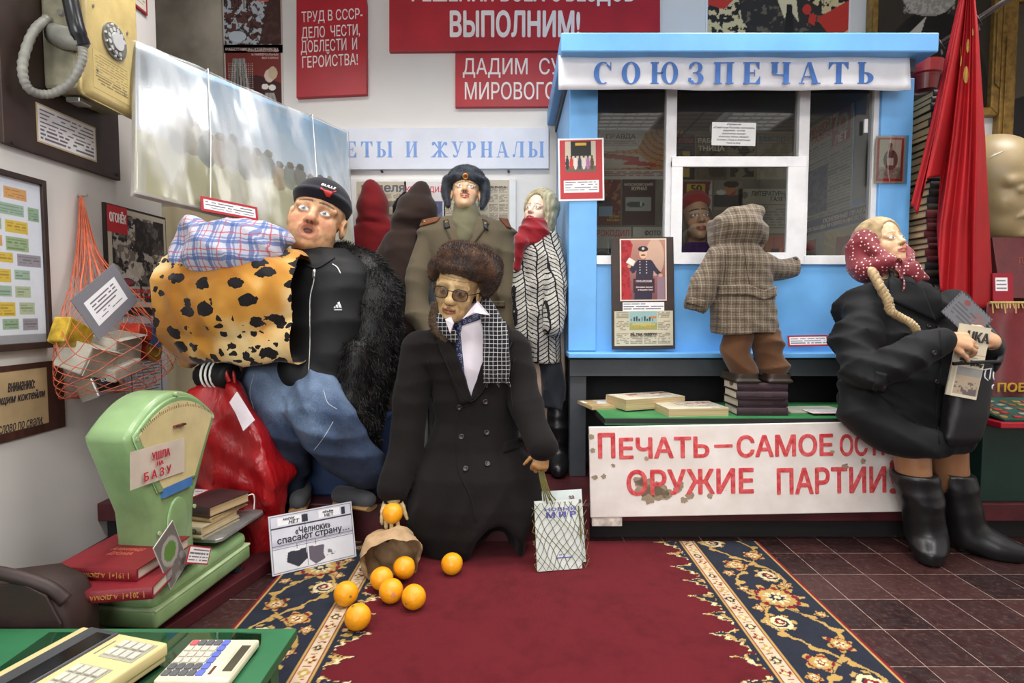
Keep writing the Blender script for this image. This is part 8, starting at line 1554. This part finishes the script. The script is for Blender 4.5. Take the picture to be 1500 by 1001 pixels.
# ================================================================ the saleswoman behind the glass
t = man('saleswoman figure with red cap and purple collar behind the kiosk window', (P(1018, 390, 2.82)[0], 2.86, .69)); hf = headfr(P(1019, 322, 2.84), -2, 8, -4); k = 1.0; q = lambda x, y, Y=2.86: P(x, y, Y)
B = Sdf(V3(q(985, 0)[0], 2.7, .692), q(1056, 275) + (0, .14, .02), .012, [(hf.o - .13, hf.o + .13, .0032)]); h = head(B, hf, k, .80, .95, 1.0, nl=.2, lips=1.3); B.chain([q(1022, 370), q(1022, 420), V3(q(1022, 0)[0], 2.86, .74)], [.06, .09, .09]); B.chain([q(1003, 390), V3(q(996, 0)[0], 2.84, .9), V3(q(1006, 0)[0], 2.78, .80)], [.04, .035, .03]); B.chain([q(1042, 390), V3(q(1050, 0)[0], 2.84, .9), V3(q(1040, 0)[0], 2.78, .80)], [.04, .035, .03]); VF = B.mesh(1); mk('body', VF, SKIN_M, t, True, paint_head(VF[0], h, (206, 160, 124), (180, 92, 80), (84, 100, 130), (54, 44, 46), wide=.80, mottle=.05, blush=(200, 130, 100), lash=(70, 60, 90), browup=.004))
S = Sdf(hf.o - .15, hf.o + .18, .006); S.ell((0, -.015, .082), (.080, .094, .052), .02, 'u', hf); S.ell((-.012, -.03, .118), (.05, .06, .034), .03, 'u', hf); mk('red_cap', S.mesh(1), cloth('red felt cap', (166, 28, 34), .8), t, True); S = Sdf(hf.o - .18, hf.o + .16, .006)
for s in (1, -1): S.chain([(s * .064, -.01, .04), (s * .070, -.01, -.03), (s * .062, -.02, -.10)], [.016, .020, .018], .015, 'u', hf, ((0, 1, 0), 1.6))
mk('hair', S.mesh(1), hatmat('brown hair', (66, 54, 40), (92, 78, 58), (116, 100, 78)), t, True); S = Sdf(V3(q(985, 0)[0], 2.68, .75), q(1062, 350) + (0, .2, .02), .009); loft_px(S, [(355, 1002, 1040, .07), (362, 996, 1050, .09), (372, 990, 1056, .11), (430, 990, 1056, .12), (500, 992, 1054, .12)], 2.87); mk('purple_dress', S.mesh(1), cloth('purple knit', (74, 34, 104), .85), t, True)
# ================================================================ the postwoman
t = man('seated postwoman figure in black coat with red dotted headscarf and long braid', (P(1375, 830, 2.05)[0], 2.2, 0)); Yp = 2.22; q = lambda x, y, Y=Yp: P(x, y, Y)
hf = headfr(q(1294, 359, 2.24), 13, 20, -4); k = .84; w1, w2 = q(1386, 497, 1.935), q(1455, 500, 2.0)
B = Sdf(V3(q(1235, 0)[0], 1.80, .0), q(1470, 322) + (0, .2, .04), .0125, [(hf.o - .115, hf.o + .115, .0028), (q(1385, 520, 1.92) - .02, q(1462, 470, 2.05) + .02, .0034)]); h = head(B, hf, k, .9, .82, .85, nl=.2, brow=.8)
B.chain([q(1300, 420), q(1325, 500), q(1335, 590)], [.06, .10, .11]); B.chain([q(1275, 445), q(1258, 530, 2.15), q(1320, 525, 2.0), w1], [.05, .04, .034, .022]); B.chain([q(1395, 452, 2.18), q(1428, 505, 2.16), q(1440, 530, 2.10), w2], [.045, .036, .032, .022]); hand(B, w1, V3(.95, -.1, -.12), (.0, -.8, .6), 1, .150, (28, 40, 25), 4, 30); hand(B, w2, q(1428, 485, 1.98) - w2, (.2, -.8, .5), -1, .150, (30, 40, 30), 4, 30)
B.chain([q(1325, 590), q(1335, 640, 2.10), q(1338, 690, 2.07), q(1356, 790, 2.06)], [.08, .062, .056, .035]); B.chain([q(1350, 590), q(1385, 640, 2.12), q(1393, 690, 2.12), q(1410, 790, 2.11)], [.08, .062, .056, .035])
VF = B.mesh(1); V = VF[0]; c = paint_head(V, h, (214, 172, 134), (186, 104, 90), (122, 140, 120), (150, 116, 84), wide=.9, mottle=.03, lash=(110, 84, 62), browup=.002); z_ = V[:, 2] < .5; c[z_] = (150, 106, 74); mh = (V[:, 1] < 2.06) & (V[:, 2] > .7); c[mh] = np.array((206, 158, 122)) * (.94 + .12 * noisy(V[mh], 60)[:, None]); mk('body', VF, SKIN_M, t, True, c)
S = Sdf(hf.o - .14, hf.o + .15, .005); S.ell((0, -.020, .045), (.076, .085, .074), .01, 'u', hf); S.ell((0, .085, .018), (.052, .068, .060), .004, 's', hf); S.disp(lambda p: .0015 * np.sin(hf.loc(p)[:, 0] * 500 + hf.loc(p)[:, 2] * 120)); mk('hair', S.mesh(1), hatmat('blond hair', (124, 102, 68), (160, 136, 96), (188, 166, 128)), t, True)
def dots():
    k_ = NT('dotted red headscarf'); o = k_.obj(); vo = k_.n('ShaderNodeTexVoronoi', Scale=78.0, Randomness=.45, Vector=o); k_.p(Base_Color=k_.mix(k_.math('LESS_THAN', vo.outputs['Distance'], .25), rgba((118, 18, 34)), rgba((226, 206, 200))), Roughness=.6, Sheen_Weight=.2); return k_.m
DT = dots(); S = Sdf(hf.o - .22, hf.o + .24, .0055)
S.ell((0, -.036, .018), (.092, .092, .092), .02, 'u', hf); S.chain(np.array([(.070, -.02, .05), (.078, .012, -.02), (.062, .042, -.075), (.03, .058, -.112), (0, .062, -.116)]) * k, [.024, .024, .022, .018, .018], .02, 'u', hf); S.chain(np.array([(-.070, -.02, .05), (-.078, .012, -.02), (-.062, .042, -.075), (-.03, .058, -.112), (0, .062, -.116)]) * k, [.024, .024, .022, .018, .018], .02, 'u', hf); S.chain([q(1262, 372, 2.28), q(1270, 396, 2.24), q(1300, 384, 2.16)], [.05, .05, .03], .03)
S.ell((.008, .082, .004), (.054, .084, .092), .006, 's', hf); S.ell((0, .03, .085), (.060, .075, .040), .01, 's', hf); S.disp(lambda p: folds(p, 60, .0035, (.5, .3, .8), 4, 1.4)); mk('headscarf', S.mesh(1), DT, t, True)
S = Sdf(q(1285, 440) - (0, .2, 0), q(1372, 370) + (0, .1, 0), .0055); kn = q(1312, 388, 2.11); S.ell(kn, .024, .01); S.chain([kn, q(1309, 408, 2.09), q(1313, 424, 2.10)], [.016, .032, .036], .01, sq=((0, 1, 0), .4)); S.chain([kn, q(1334, 395, 2.09), q(1358, 408, 2.08)], [.015, .026, .012], .01, sq=((.3, 1, 0), .4)); S.disp(lambda p: folds(p, 70, .0035, (1, 0, .2), 2)); mk('scarf_knot', S.mesh(1), DT, t, True)
bc_ = crom([q(1277, 395, 2.13), q(1290, 420, 2.08), q(1301, 440, 2.06), q(1305, 455, 2.055), q(1320, 465, 2.04), q(1336, 474, 2.02), q(1344, 486, 2.02)], 9); st = []
for i in range(3): a = np.arange(len(bc_)) * .85 + i * 2.094; st.append(tube(bc_ + np.stack([np.cos(a) * .0085, np.sin(2 * a) * .005, np.sin(a) * .006], 1), np.linspace(.0115, .0075, len(bc_)), 8))
mk('braid', join(*st), bpy.data.materials['blond hair'], t, True)
bkc = cloth('black postal coat', (17, 18, 21), .7, 300, .2, .1, .03); S = Sdf(V3(q(1185, 0)[0], 1.84, .34), q(1510, 390) + (0, .2, .03), .0085)
loft_px(S, [(408, 1288, 1348, .07), (425, 1262, 1378, .10), (445, 1250, 1402, .12), (500, 1262, 1420, .13), (560, 1262, 1424, .14), (600, 1256, 1430, .16), (630, 1272, 1432, .15), (656, 1312, 1418, .11)], Yp - .02)
S.chain([q(1272, 455, 2.18), q(1254, 505, 2.12), q(1268, 545, 2.04), q(1320, 527, 1.97), q(1379, 503, 1.94)], [.078, .076, .068, .056, .043], .007); S.chain([q(1395, 452, 2.18), q(1428, 505, 2.16), q(1440, 532, 2.10), q(1452, 512, 2.03)], [.07, .056, .050, .040], .007); S.chain([q(1255, 570, 2.14), q(1262, 600, 2.1), q(1300, 636, 2.06), q(1350, 650, 2.03), q(1408, 645, 2.05)], [.06, .075, .07, .05, .05], .02)
S.disp(lambda p: folds(p, 26, .010, (.5, .2, .9), 12, 1.9) + folds(p, 60, .002, (.6, .3, .7), 5)); CV = S.mesh(1); mk('coat', CV, bkc, t, True); cb = tree(CV)
onto('collar', cb, [(1302, 440), (1368, 470), (1345, 412), (1300, 398)], bkc, t, 14, 10, .006, .006); onto('lapel', cb, [(1368, 470), (1382, 466), (1372, 424), (1346, 414)], blackc, t, 8, 12, .004, .007); seam('front_edge', cb, [(1342, 420), (1362, 450), (1376, 485), (1378, 540), (1372, 600), (1376, 650)], .003, blackc, t)
for x, y in ((1349, 448), (1360, 478), (1368, 517), (1372, 560)): button(cb, x, y, .008, horn, t)
onto('pocket_flap', cb, [(1278, 570), (1296, 576), (1300, 548), (1284, 544)], bkc, t, 8, 8, .002, .004); button(cb, 1292, 566, .008, M('brown button', (110, 70, 40), .4), t)
for top, ank, toe, yy in ((q(1340, 692, 2.07), V3(q(1358, 815, 2.06)[0], 2.06, .075), q(1362, 818, 1.99), 0), (q(1393, 692, 2.12), V3(q(1412, 815, 2.12)[0], 2.11, .07), q(1492, 820, 2.02), 1)):
    S = Sdf(np.minimum(ank, toe) * (1, 1, 0) + (-.11, -.12, 0), np.maximum(top, toe) + (.1, .12, .11), .0075); boot(S, top, ank, V3(toe[0], toe[1], .032), .072, .060, .032); S.box(V3((ank[0] + toe[0]) / 2, (ank[1] + toe[1]) / 2, .012), (.02, .02, .011), .004, .02); S.box(V3(ank[0], ank[1] + .02, .022), (.036, .034, .022), .006, .012); S.op(lambda p: top[2] - p[..., 2], top - (.3, .3, 0), top + (.3, .3, .1), .004, 's'); S.disp(lambda p: folds(p, 36, .0036, (.2, .1, 1), 6, 1.3) * (p[:, 2] > .04) * (p[:, 2] < .36)); mk('boot', S.mesh(1), bootl, t, True)
# what she carries
lea2 = M('black mail bag leather', (20, 20, 22), .5, .12, 12, .15, 60); tb_ = thing('mail_bag', 'black mail bag with white painted letters hanging at the side of the postwoman', 'bag', q(1425, 655, 2.0)); S = Sdf(q(1370, 675, 1.9) - (0, .1, 0), q(1480, 515, 2.1) + (0, .05, 0), .0075)
S.loft([(P(0, y, 1.96)[2], P((a + b_) / 2, y, 1.96)[0], 2.0, (b_ - a) / 2 * 1.96 / FPX, r) for y, a, b_, r in ((532, 1416, 1465, .025), (560, 1410, 1467, .035), (610, 1400, 1460, .04), (645, 1394, 1448, .035), (655, 1400, 1440, .02))], .01, e=4); S.disp(lambda p: folds(p, 26, .004, (1, 0, .3), 3)); BV = S.mesh(1); mk('bag_body', BV, lea2, tb_, True); bb = tree(BV); mk('rim', tube([q(1396, 533, 1.955), q(1430, 531, 1.945), q(1463, 530, 1.965)], .006, 8), lea2, tb_); mk('strap', tube(crom([q(1462, 532, 1.97), q(1468, 505, 2.10), q(1440, 470, 2.22), q(1410, 440, 2.24)], 8), .011, 8, flat=((0, 1, 0), .5)), lea2, tb_, True)
wp = M('white paint strokes', (220, 220, 224), .6, .03)
for pts in ([(1440, 542), (1452, 540)], [(1444, 541), (1442, 552), (1447, 558)], [(1451, 541), (1449, 556)], [(1461, 540), (1455, 545), (1455, 556), (1460, 555), (1464, 546), (1461, 540)], [(1459, 562), (1453, 566), (1455, 577), (1459, 580)], [(1463, 562), (1461, 568), (1463, 576)]): seam('painted_letter', bb, pts, .0022, wp, tb_, 5, .001)
nq = [q(1386, 578, 1.955), q(1439, 588, 1.945), q(1404, 473, 1.965)]; nA = Fr(nq[0], nq[1] - nq[0], nq[2] - nq[0]); wN, hN = np.linalg.norm(nq[1] - nq[0]) * .84, np.linalg.norm(nq[2] - nq[0])
nt = thing('newspaper', 'folded newspaper held in the hands of the postwoman', 'newspaper', nA((wN / 2, 0, 0))); p = Paint(wN, hN, .0022, (206, 196, 172)); p.rect(wN * .18, .01, wN * .98, hN * .42, (170, 152, 130)); p.rect(wN * .18, hN * .3, wN * .98, hN * .42, (140, 138, 134)); p.blot(wN * .2, .01, wN * .95, hN * .22, .012, (84, 74, 80), .5, .8); p.rect(wN * .1, hN * .60, wN, hN * .605, (190, 120, 100)); p.rect(wN * .0, 0, wN * .15, hN * .7, (180, 172, 152)); p.rows(wN * .2, hN * .55, wN * .8, hN * .58, .01, (90, 84, 80), .6); p.link('front_page', nA, nt, wav=.006, bt=.007); mk('headline', nA.vf(join(write('ЧКА', (wN * .28, hN * .78, wN * .98, hN * .92), .004, .01), write('ния —', (wN * .2, hN * .50, wN * .62, hN * .54), .004, .02), write('ера услу', (wN * .2, hN * .44, wN * .95, hN * .49), .004, .02))), ink, nt)
wE, hE = .139, .111; eA = Fr(q(1379, 457, 2.02), q(1422, 498, 2.0) - q(1379, 457, 2.02), q(1422, 437, 2.03) - q(1379, 457, 2.02)); p = Paint(wE, hE, .002, (104, 104, 108)); p.put((np.minimum(np.minimum(p.x, wE - p.x), np.minimum(p.y, hE - p.y)) < .006) & (((p.x + p.y) * 80) % 1 < .45), (52, 52, 66)); p.ell(wE * .3, hE * .82, .012, .011, (124, 70, 70)); p.rect(wE * .62, hE * .5, wE * .92, hE * .82, (122, 92, 92), .7); p.rows(.015, .02, wE * .7, hE * .7, .014, (70, 70, 78), .7, 3); et = p.link('envelope', eA, None, bt=.004); props(et, 'grey airmail envelope with striped edge held above the newspaper', 'envelope')
# ================================================================ the big man with bundles
t = man('big seated man figure in black jacket and knitted cap shouting with bundles under his arm', (P(470, 720, 2.3)[0], 2.35, PLAT)); q = lambda x, y, Y=2.32: P(x, y, Y)
hf = headfr(q(465, 322, 2.34), 12, 10, 15); k = 1.32; B = Sdf(V3(q(300, 0)[0], 2.0, PLAT), q(590, 255) + (0, .3, .03), .0135, [(hf.o - .17, hf.o + .17, .0036)]); h = head(B, hf, k, .98, 1.25, 1.15, mouth=.020, brow=1.35, cheek=1.15, nl=.16); B.ell(np.array((0, .02, -.062)) * k, np.array((.066, .056, .05)) * k, .03, 'u', hf)
for s in (1, -1): B.ell(np.array((s * .044, .046, -.040)) * k, np.array((.022, .024, .026)) * k, .02, 'u', hf)
B.disp(lambda p: .0022 * (fbm(p[:, 0] * 40 + p[:, 1] * 22, p[:, 2] * 40, 3) - .5) * 2 * (p[:, 2] > 1.05)); B.chain([q(462, 385), q(470, 450), q(470, 550)], [.09, .15, .16]); B.chain([q(425, 410), q(360, 480, 2.25), q(332, 552, 2.10)], [.06, .05, .04]); B.chain([q(520, 410), q(548, 520), q(530, 600)], [.06, .05, .04]); B.chain([q(425, 560), q(402, 596, 2.18), q(425, 645, 2.18), q(425, 715, 2.2)], [.08, .06, .05, .04]); B.chain([q(460, 560), q(474, 612, 2.12), q(500, 655, 2.12), q(527, 700, 2.2)], [.08, .06, .05, .04])
VF = B.mesh(1); mk('body', VF, SKIN, t, True, paint_head(VF[0], h, (206, 158, 118), (164, 96, 74), (120, 140, 170), (84, 62, 48), mouth=.020, wide=.98, mottle=.22, seed=9, blush=(190, 110, 84), lash=(150, 110, 90), brow_a=.8, browup=.004))
kn_ = cloth('black knitted cap', (20, 22, 32), .95, 200, .5); S = Sdf(hf.o - .2, hf.o + .24, .007); S.ell((0, -.018, .075), (.113, .136, .098), .02, 'u', hf); S.ell((0, -.006, .078), (.118, .142, .030), .01, 'u', hf); S.ell((0, .03, -.024), (.3, .3, .075), .01, 's', hf); CV = S.mesh(1); mk('knitted_cap', CV, kn_, t, True); cb = tree(CV)
for q4 in ([(478, 288), (483, 289), (488, 282), (473, 278)], [(469, 277), (475, 280), (474, 278), (470, 275)], [(486, 282.5), (492, 282), (492.5, 280), (488, 281)]): onto('cap_emblem', cb, q4, redp, t, 6, 6, .001, .002)
hp_, hn_ = hit(cb, 481, 275); ux_ = nrm(q(492, 279) - q(470, 272)); mk('cap_lettering', Fr(hp_ + hn_ * .0045, ux_, np.cross(hn_, ux_)).at(-.028, -.007, 0).vf(write('BULLS', (0, 0, .056, .014), .002, .015)), white_metal, t)
jk = M('black nylon jacket', (14, 15, 17), .6, .1, 6, .12, 120, spec=.3); S = Sdf(V3(q(280, 0)[0], 1.98, .5), q(590, 352) + (0, .3, .02), .010)
loft_px(S, [(362, 425, 505, .12), (378, 410, 530, .16), (400, 400, 545, .19), (470, 396, 548, .22), (540, 392, 540, .235), (578, 400, 532, .225)], 2.36); S.chain([q(420, 410), q(350, 490, 2.22), q(322, 550, 2.10)], [.09, .08, .055], .01); S.chain([q(455, 552, 2.15), q(430, 545, 2.16), q(500, 575, 2.18)], [.04, .06, .06], .03); S.disp(lambda p: folds(p, 24, .006, (.5, .2, 1), 3, 1.5)); CV = S.mesh(1); mk('jacket', CV, jk, t, True); cb = tree(CV)
seam('collar_edge', cb, [(436, 378), (461, 393), (490, 378)], .005, jk, t); seam('zip', cb, [(461, 392), (460, 410), (454, 440), (454, 500), (452, 545)], .003, M('steel', (190, 190, 186), .3), t); onto('zip_pull', cb, [(458, 408), (462, 408), (463, 396), (459, 396)], M('steel', (190, 190, 186), .3), t, 4, 4, .004, .003); seam('white_piping', cb, [(487, 387), (494, 392), (499, 401)], .0022, white_metal, t, 5, .001)
lgm = M('grey white print', (200, 200, 204), .5)
for q4 in ([(489, 452), (492, 452), (491, 449), (489, 450)], [(493, 452), (496, 452), (494, 446), (491.5, 448)], [(497, 452), (501, 452), (497, 442), (494, 444)], [(489, 455), (501, 455), (501, 453.6), (489, 453.6)]): onto('chest_emblem', cb, q4, lgm, t, 5, 5, .001, .0015)
S = Sdf(V3(q(470, 0)[0], 2.0, .36), q(600, 355) + (0, .3, .02), .0105); S.chain([q(503, 385, 2.38), q(534, 410, 2.36), q(546, 470, 2.32), q(540, 540, 2.28), q(528, 610, 2.24)], [.085, .115, .115, .105, .085], .02); S.chain([q(524, 520, 2.20), q(516, 600, 2.20), q(528, 660, 2.24)], [.07, .075, .06], .02); S.disp(lambda p: folds(p, 18, .010, (.4, .2, 1), 5, 1.5)); furm = hatmat('black brown fur', (6, 6, 7), (14, 13, 13), (44, 40, 38)); [furm.node_tree.nodes['Principled BSDF'].inputs[a].__setattr__('default_value', b_) for a, b_ in (('Roughness', .45), ('Sheen Weight', 0), ('Specular IOR Level', .25))]; mk('fur_coat', furry(S.mesh(1), 30000, .026, .0009, 6, .72), furm, t)
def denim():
    k_ = NT('graded blue denim'); o = k_.obj(); n1 = k_.noise(5.0, 4.0, o); n2 = k_.noise(220.0, 3.0, o); k_.p(Base_Color=k_.ramp(k_.math('ADD', k_.math('MULTIPLY', n1, .45), k_.math('ADD', k_.math('MULTIPLY', n2, .15), k_.math('MULTIPLY', k_.n('ShaderNodeSeparateXYZ', Vector=o).outputs[2], .85))), [(.46, (22, 31, 52)), (.58, (48, 66, 94)), (.74, (112, 132, 160))]), Roughness=.85); k_.bump(n2, .4); return k_.m  # denim colour runs from dark low down to pale higher up
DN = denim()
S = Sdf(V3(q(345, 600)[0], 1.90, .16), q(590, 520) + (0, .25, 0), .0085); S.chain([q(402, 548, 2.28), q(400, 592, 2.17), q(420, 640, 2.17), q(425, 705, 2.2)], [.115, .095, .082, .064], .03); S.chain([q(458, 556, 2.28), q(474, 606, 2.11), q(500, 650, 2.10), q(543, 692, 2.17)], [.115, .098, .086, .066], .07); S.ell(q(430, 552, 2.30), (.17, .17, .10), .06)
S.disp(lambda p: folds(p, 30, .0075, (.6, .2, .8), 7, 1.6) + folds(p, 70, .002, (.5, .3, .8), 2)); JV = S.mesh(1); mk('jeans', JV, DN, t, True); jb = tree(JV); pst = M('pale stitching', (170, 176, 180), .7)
for sp_ in ([(372, 548), (366, 575), (372, 600)], [(460, 660), (475, 640), (488, 618)], [(474, 572), (480, 590), (494, 600)]): seam('stitching', jb, sp_, .0013, pst, t)
for c0, d in ((q(519, 722, 2.17), (.06, -.03, 0)), (q(440, 724, 2.2), (.02, -.08, 0))):
    c0 = V3(c0[0], c0[1], PLAT + .035); d = V3(*d); S = Sdf(c0 - .16, c0 + .16, .006); S.chain([c0 - d, c0, c0 + d], [.036, .036, .030], .01); sh = mk('shoe', S.mesh(1), cloth('grey suede', (72, 74, 78), .85), t, True); mk('sole', tube([c0 - d * 1.2 - (0, 0, .028), c0 - (0, 0, .028), c0 + d * 1.25 - (0, 0, .028)], [.034, .037, .032], 14, flat=((0, 0, 1), .35)), M('tan sole', (170, 130, 84), .6), sh)
cf_ = [q(300, 552, 2.09), q(318, 548, 2.06), q(338, 552, 2.04)]; mk('striped_cuff', tube(crom(cf_, 5), .048, 14), jk, t, True); mk('cuff_stripe', join(*[tube([cf_[1] + (dx, 0, 0) + V3(.2 * math.cos(a) * .05, math.cos(a) * .0505, math.sin(a) * .0505) for a in np.arange(20) * math.pi / 10], .004, 6, True) for dx in (-.022, -.006, .010)]), white_metal, t)
o_ = thing('blue_box', 'dark blue box serving as a seat under the jeans of the shouting man', 'box', (q(470, 0)[0], 2.42, PLAT)); mk('box_body', box(q(415, 690)[0], q(555, 690)[0], 2.30, 2.62, PLAT, .42, .006), M('dark blue board', (22, 46, 84), .5, .1), o_); mk('lid_edge', box(q(414, 690)[0], q(556, 690)[0], 2.295, 2.625, .42, .435, .003), M('dark blue board', (22, 46, 84), .5, .1), o_)
# the cheetah towel over a bundle, and the checked shirt bundle on top
def cheetah():
    k_ = NT('cheetah print towel'); o = k_.obj(); w_ = k_.n('ShaderNodeTexNoise', Scale=22.0, Detail=3.0, Vector=o); vv = k_.mix(.045, o, w_.outputs['Color'], 'ADD'); mp = k_.n('ShaderNodeMapping', i0=vv, Scale=(1.0, .5, 1.25), Rotation=(0, .5, 0)).outputs[0]; vo = k_.n('ShaderNodeTexVoronoi', Scale=14.5, Randomness=.8); k_.set(vo.inputs['Vector'], mp); nz = k_.noise(70.0, 3.0, o); thr = k_.math('ADD', .40, k_.math('MULTIPLY', k_.math('SUBTRACT', nz, .5), .22)); m = k_.math('LESS_THAN', vo.outputs['Distance'], thr); base = k_.ramp(k_.noise(3.6, 3.0, o), [(.40, (158, 104, 36)), (.52, (186, 134, 58)), (.64, (212, 186, 134))])
    vo2 = k_.n('ShaderNodeTexVoronoi', Scale=3.4); k_.set(vo2.inputs['Vector'], vv); m2 = k_.math('LESS_THAN', vo2.outputs['Distance'], .17); vo3 = k_.n('ShaderNodeTexVoronoi', Scale=25.0, Randomness=.8); k_.set(vo3.inputs['Vector'], mp); m2 = k_.math('MAXIMUM', m2, k_.math('MULTIPLY', k_.math('LESS_THAN', vo3.outputs['Distance'], .30), k_.math('GREATER_THAN', k_.noise(4.5, 2.0, o), .50))); k_.p(Base_Color=k_.mix(k_.math('MAXIMUM', m, m2), base, rgba((24, 20, 22))), Roughness=.95, Sheen_Weight=.2, Specular_IOR_Level=.15); k_.bump(k_.noise(300.0, 2.0, o), .5); return k_.m
tt = thing('cheetah_towel', 'golden cheetah print towel draped over a bundle under the arm of the shouting man', 'towel', q(350, 540, 2.1)); S = Sdf(V3(q(235, 0, 2.1)[0], 1.86, .62), q(470, 340) + (0, .3, 0), .0078)
S.chain([q(285, 430, 2.14), q(360, 445, 2.09), q(425, 430, 2.12)], [.17, .19, .14], .03); S.chain([q(275, 480, 2.14), q(350, 500, 2.07), q(425, 500, 2.06)], [.12, .12, .10], .03); S.chain([q(270, 400, 2.16), q(262, 460, 2.14), q(275, 530, 2.12)], [.06, .06, .035], .02); S.chain([q(435, 385, 2.16), q(438, 440, 2.06), q(438, 520, 2.03)], [.05, .045, .03], .02)
S.op(lambda p: p[..., 2] - P(0, 531, 2.06)[2] + .16 * np.clip(P(300, 0, 2.06)[0] - p[..., 0], 0, .3), V3(-2, 1.8, .5), V3(0, 2.6, .8), .01, 's'); S.op(lambda p: P(453, 450, 2.03)[0] - p[..., 0], V3(P(440, 450, 2.0)[0], 1.8, .5), V3(-.3, 2.6, 1.3), .02, 's'); S.disp(lambda p: folds(p, 20, .0085, (.75, .1, .6), 5, 1.8) + folds(p, 44, .003, (.9, .1, .4), 2)); mk('towel_cloth', S.mesh(1), cheetah(), tt, True)
pl = stripes('blue and red checked shirt cotton', (176, 178, 192), [(0, .058, .3, .10, (66, 92, 150), .75), (1, .058, .3, .10, (66, 92, 150), .75), (0, .058, .52, .045, (66, 92, 150), .6), (1, .058, .52, .045, (66, 92, 150), .6), (0, .058, .80, .035, (176, 60, 70), .75), (1, .058, .80, .035, (176, 60, 70), .75)], .03, .85)
tt = thing('checked_bundle', 'blue and red checked shirt bundle lying on top of the cheetah towel', 'bundle', q(340, 415, 2.1)); S = Sdf(V3(q(245, 0, 2.1)[0], 1.85, .9), q(500, 300) + (0, .3, 0), .008); S.chain([q(292, 358, 2.12), q(345, 370, 2.06), q(405, 352, 2.12)], [.075, .115, .055], .03, sq=((0, 1, 0), .95)); S.ell(q(330, 372, 2.03), (.14, .12, .105), .04); S.chain([q(285, 340, 2.10), q(275, 385, 2.06), q(320, 405, 2.02)], [.055, .045, .05], .03); S.disp(lambda p: folds(p, 22, .010, (.8, .2, .7), 9, 1.8) + folds(p, 50, .004, (.6, .1, .8), 4)); mk('bundle_cloth', S.mesh(1), pl, tt, True)
# ================================================================ the plaster head
hf = headfr(P(1455, 282, 2.64), 24, -6, -2); k = 1.9; t = thing('plaster_head', 'large cream plaster bald head with moustache on the cabinet behind the flag', 'sculpture', P(1460, 345, 2.64))
S = Sdf(hf.o - .34, hf.o + .30, .008); h = head(S, hf, k, 1.05, 1.0, 1.15, neck=False, brow=1.5, cheek=1.1); S.ell((0, -.03, .10), (.15, .17, .15), .05, 'u', hf)
for s in (1, -1): S.chain(np.array([(s * .002, .086, -.048), (s * .018, .082, -.052), (s * .032, .070, -.062)]) * k, np.array([.007, .008, .004]) * k, .008, 'u', hf)
S.chain(np.array([(0, .070, -.080), (0, .070, -.10), (0, .060, -.118)]) * k, np.array([.012, .016, .008]) * k, .02, 'u', hf); z_ = P(1460, 352, 2.62)[2]; S.cap(hf((0, -.05, -.12)), (hf.o[0], hf.o[1] + .06, z_ + .04), .09, .10, .03); S.op(lambda p: p[..., 2] - z_, V3(-9, -9, z_ - .3), V3(9, 9, z_), .005, 's')
VF = S.mesh(1); mk('head', VF, M('cream plaster paint', (162, 142, 104), .42, .06, 6, .08, 40), t, True); hb = tree(VF)
onto('paint_chip', hb, [(1449, 232), (1462, 226), (1472, 221), (1456, 226)], M('bare white plaster', (226, 222, 214), .7), t, 7, 6, .0, .002)
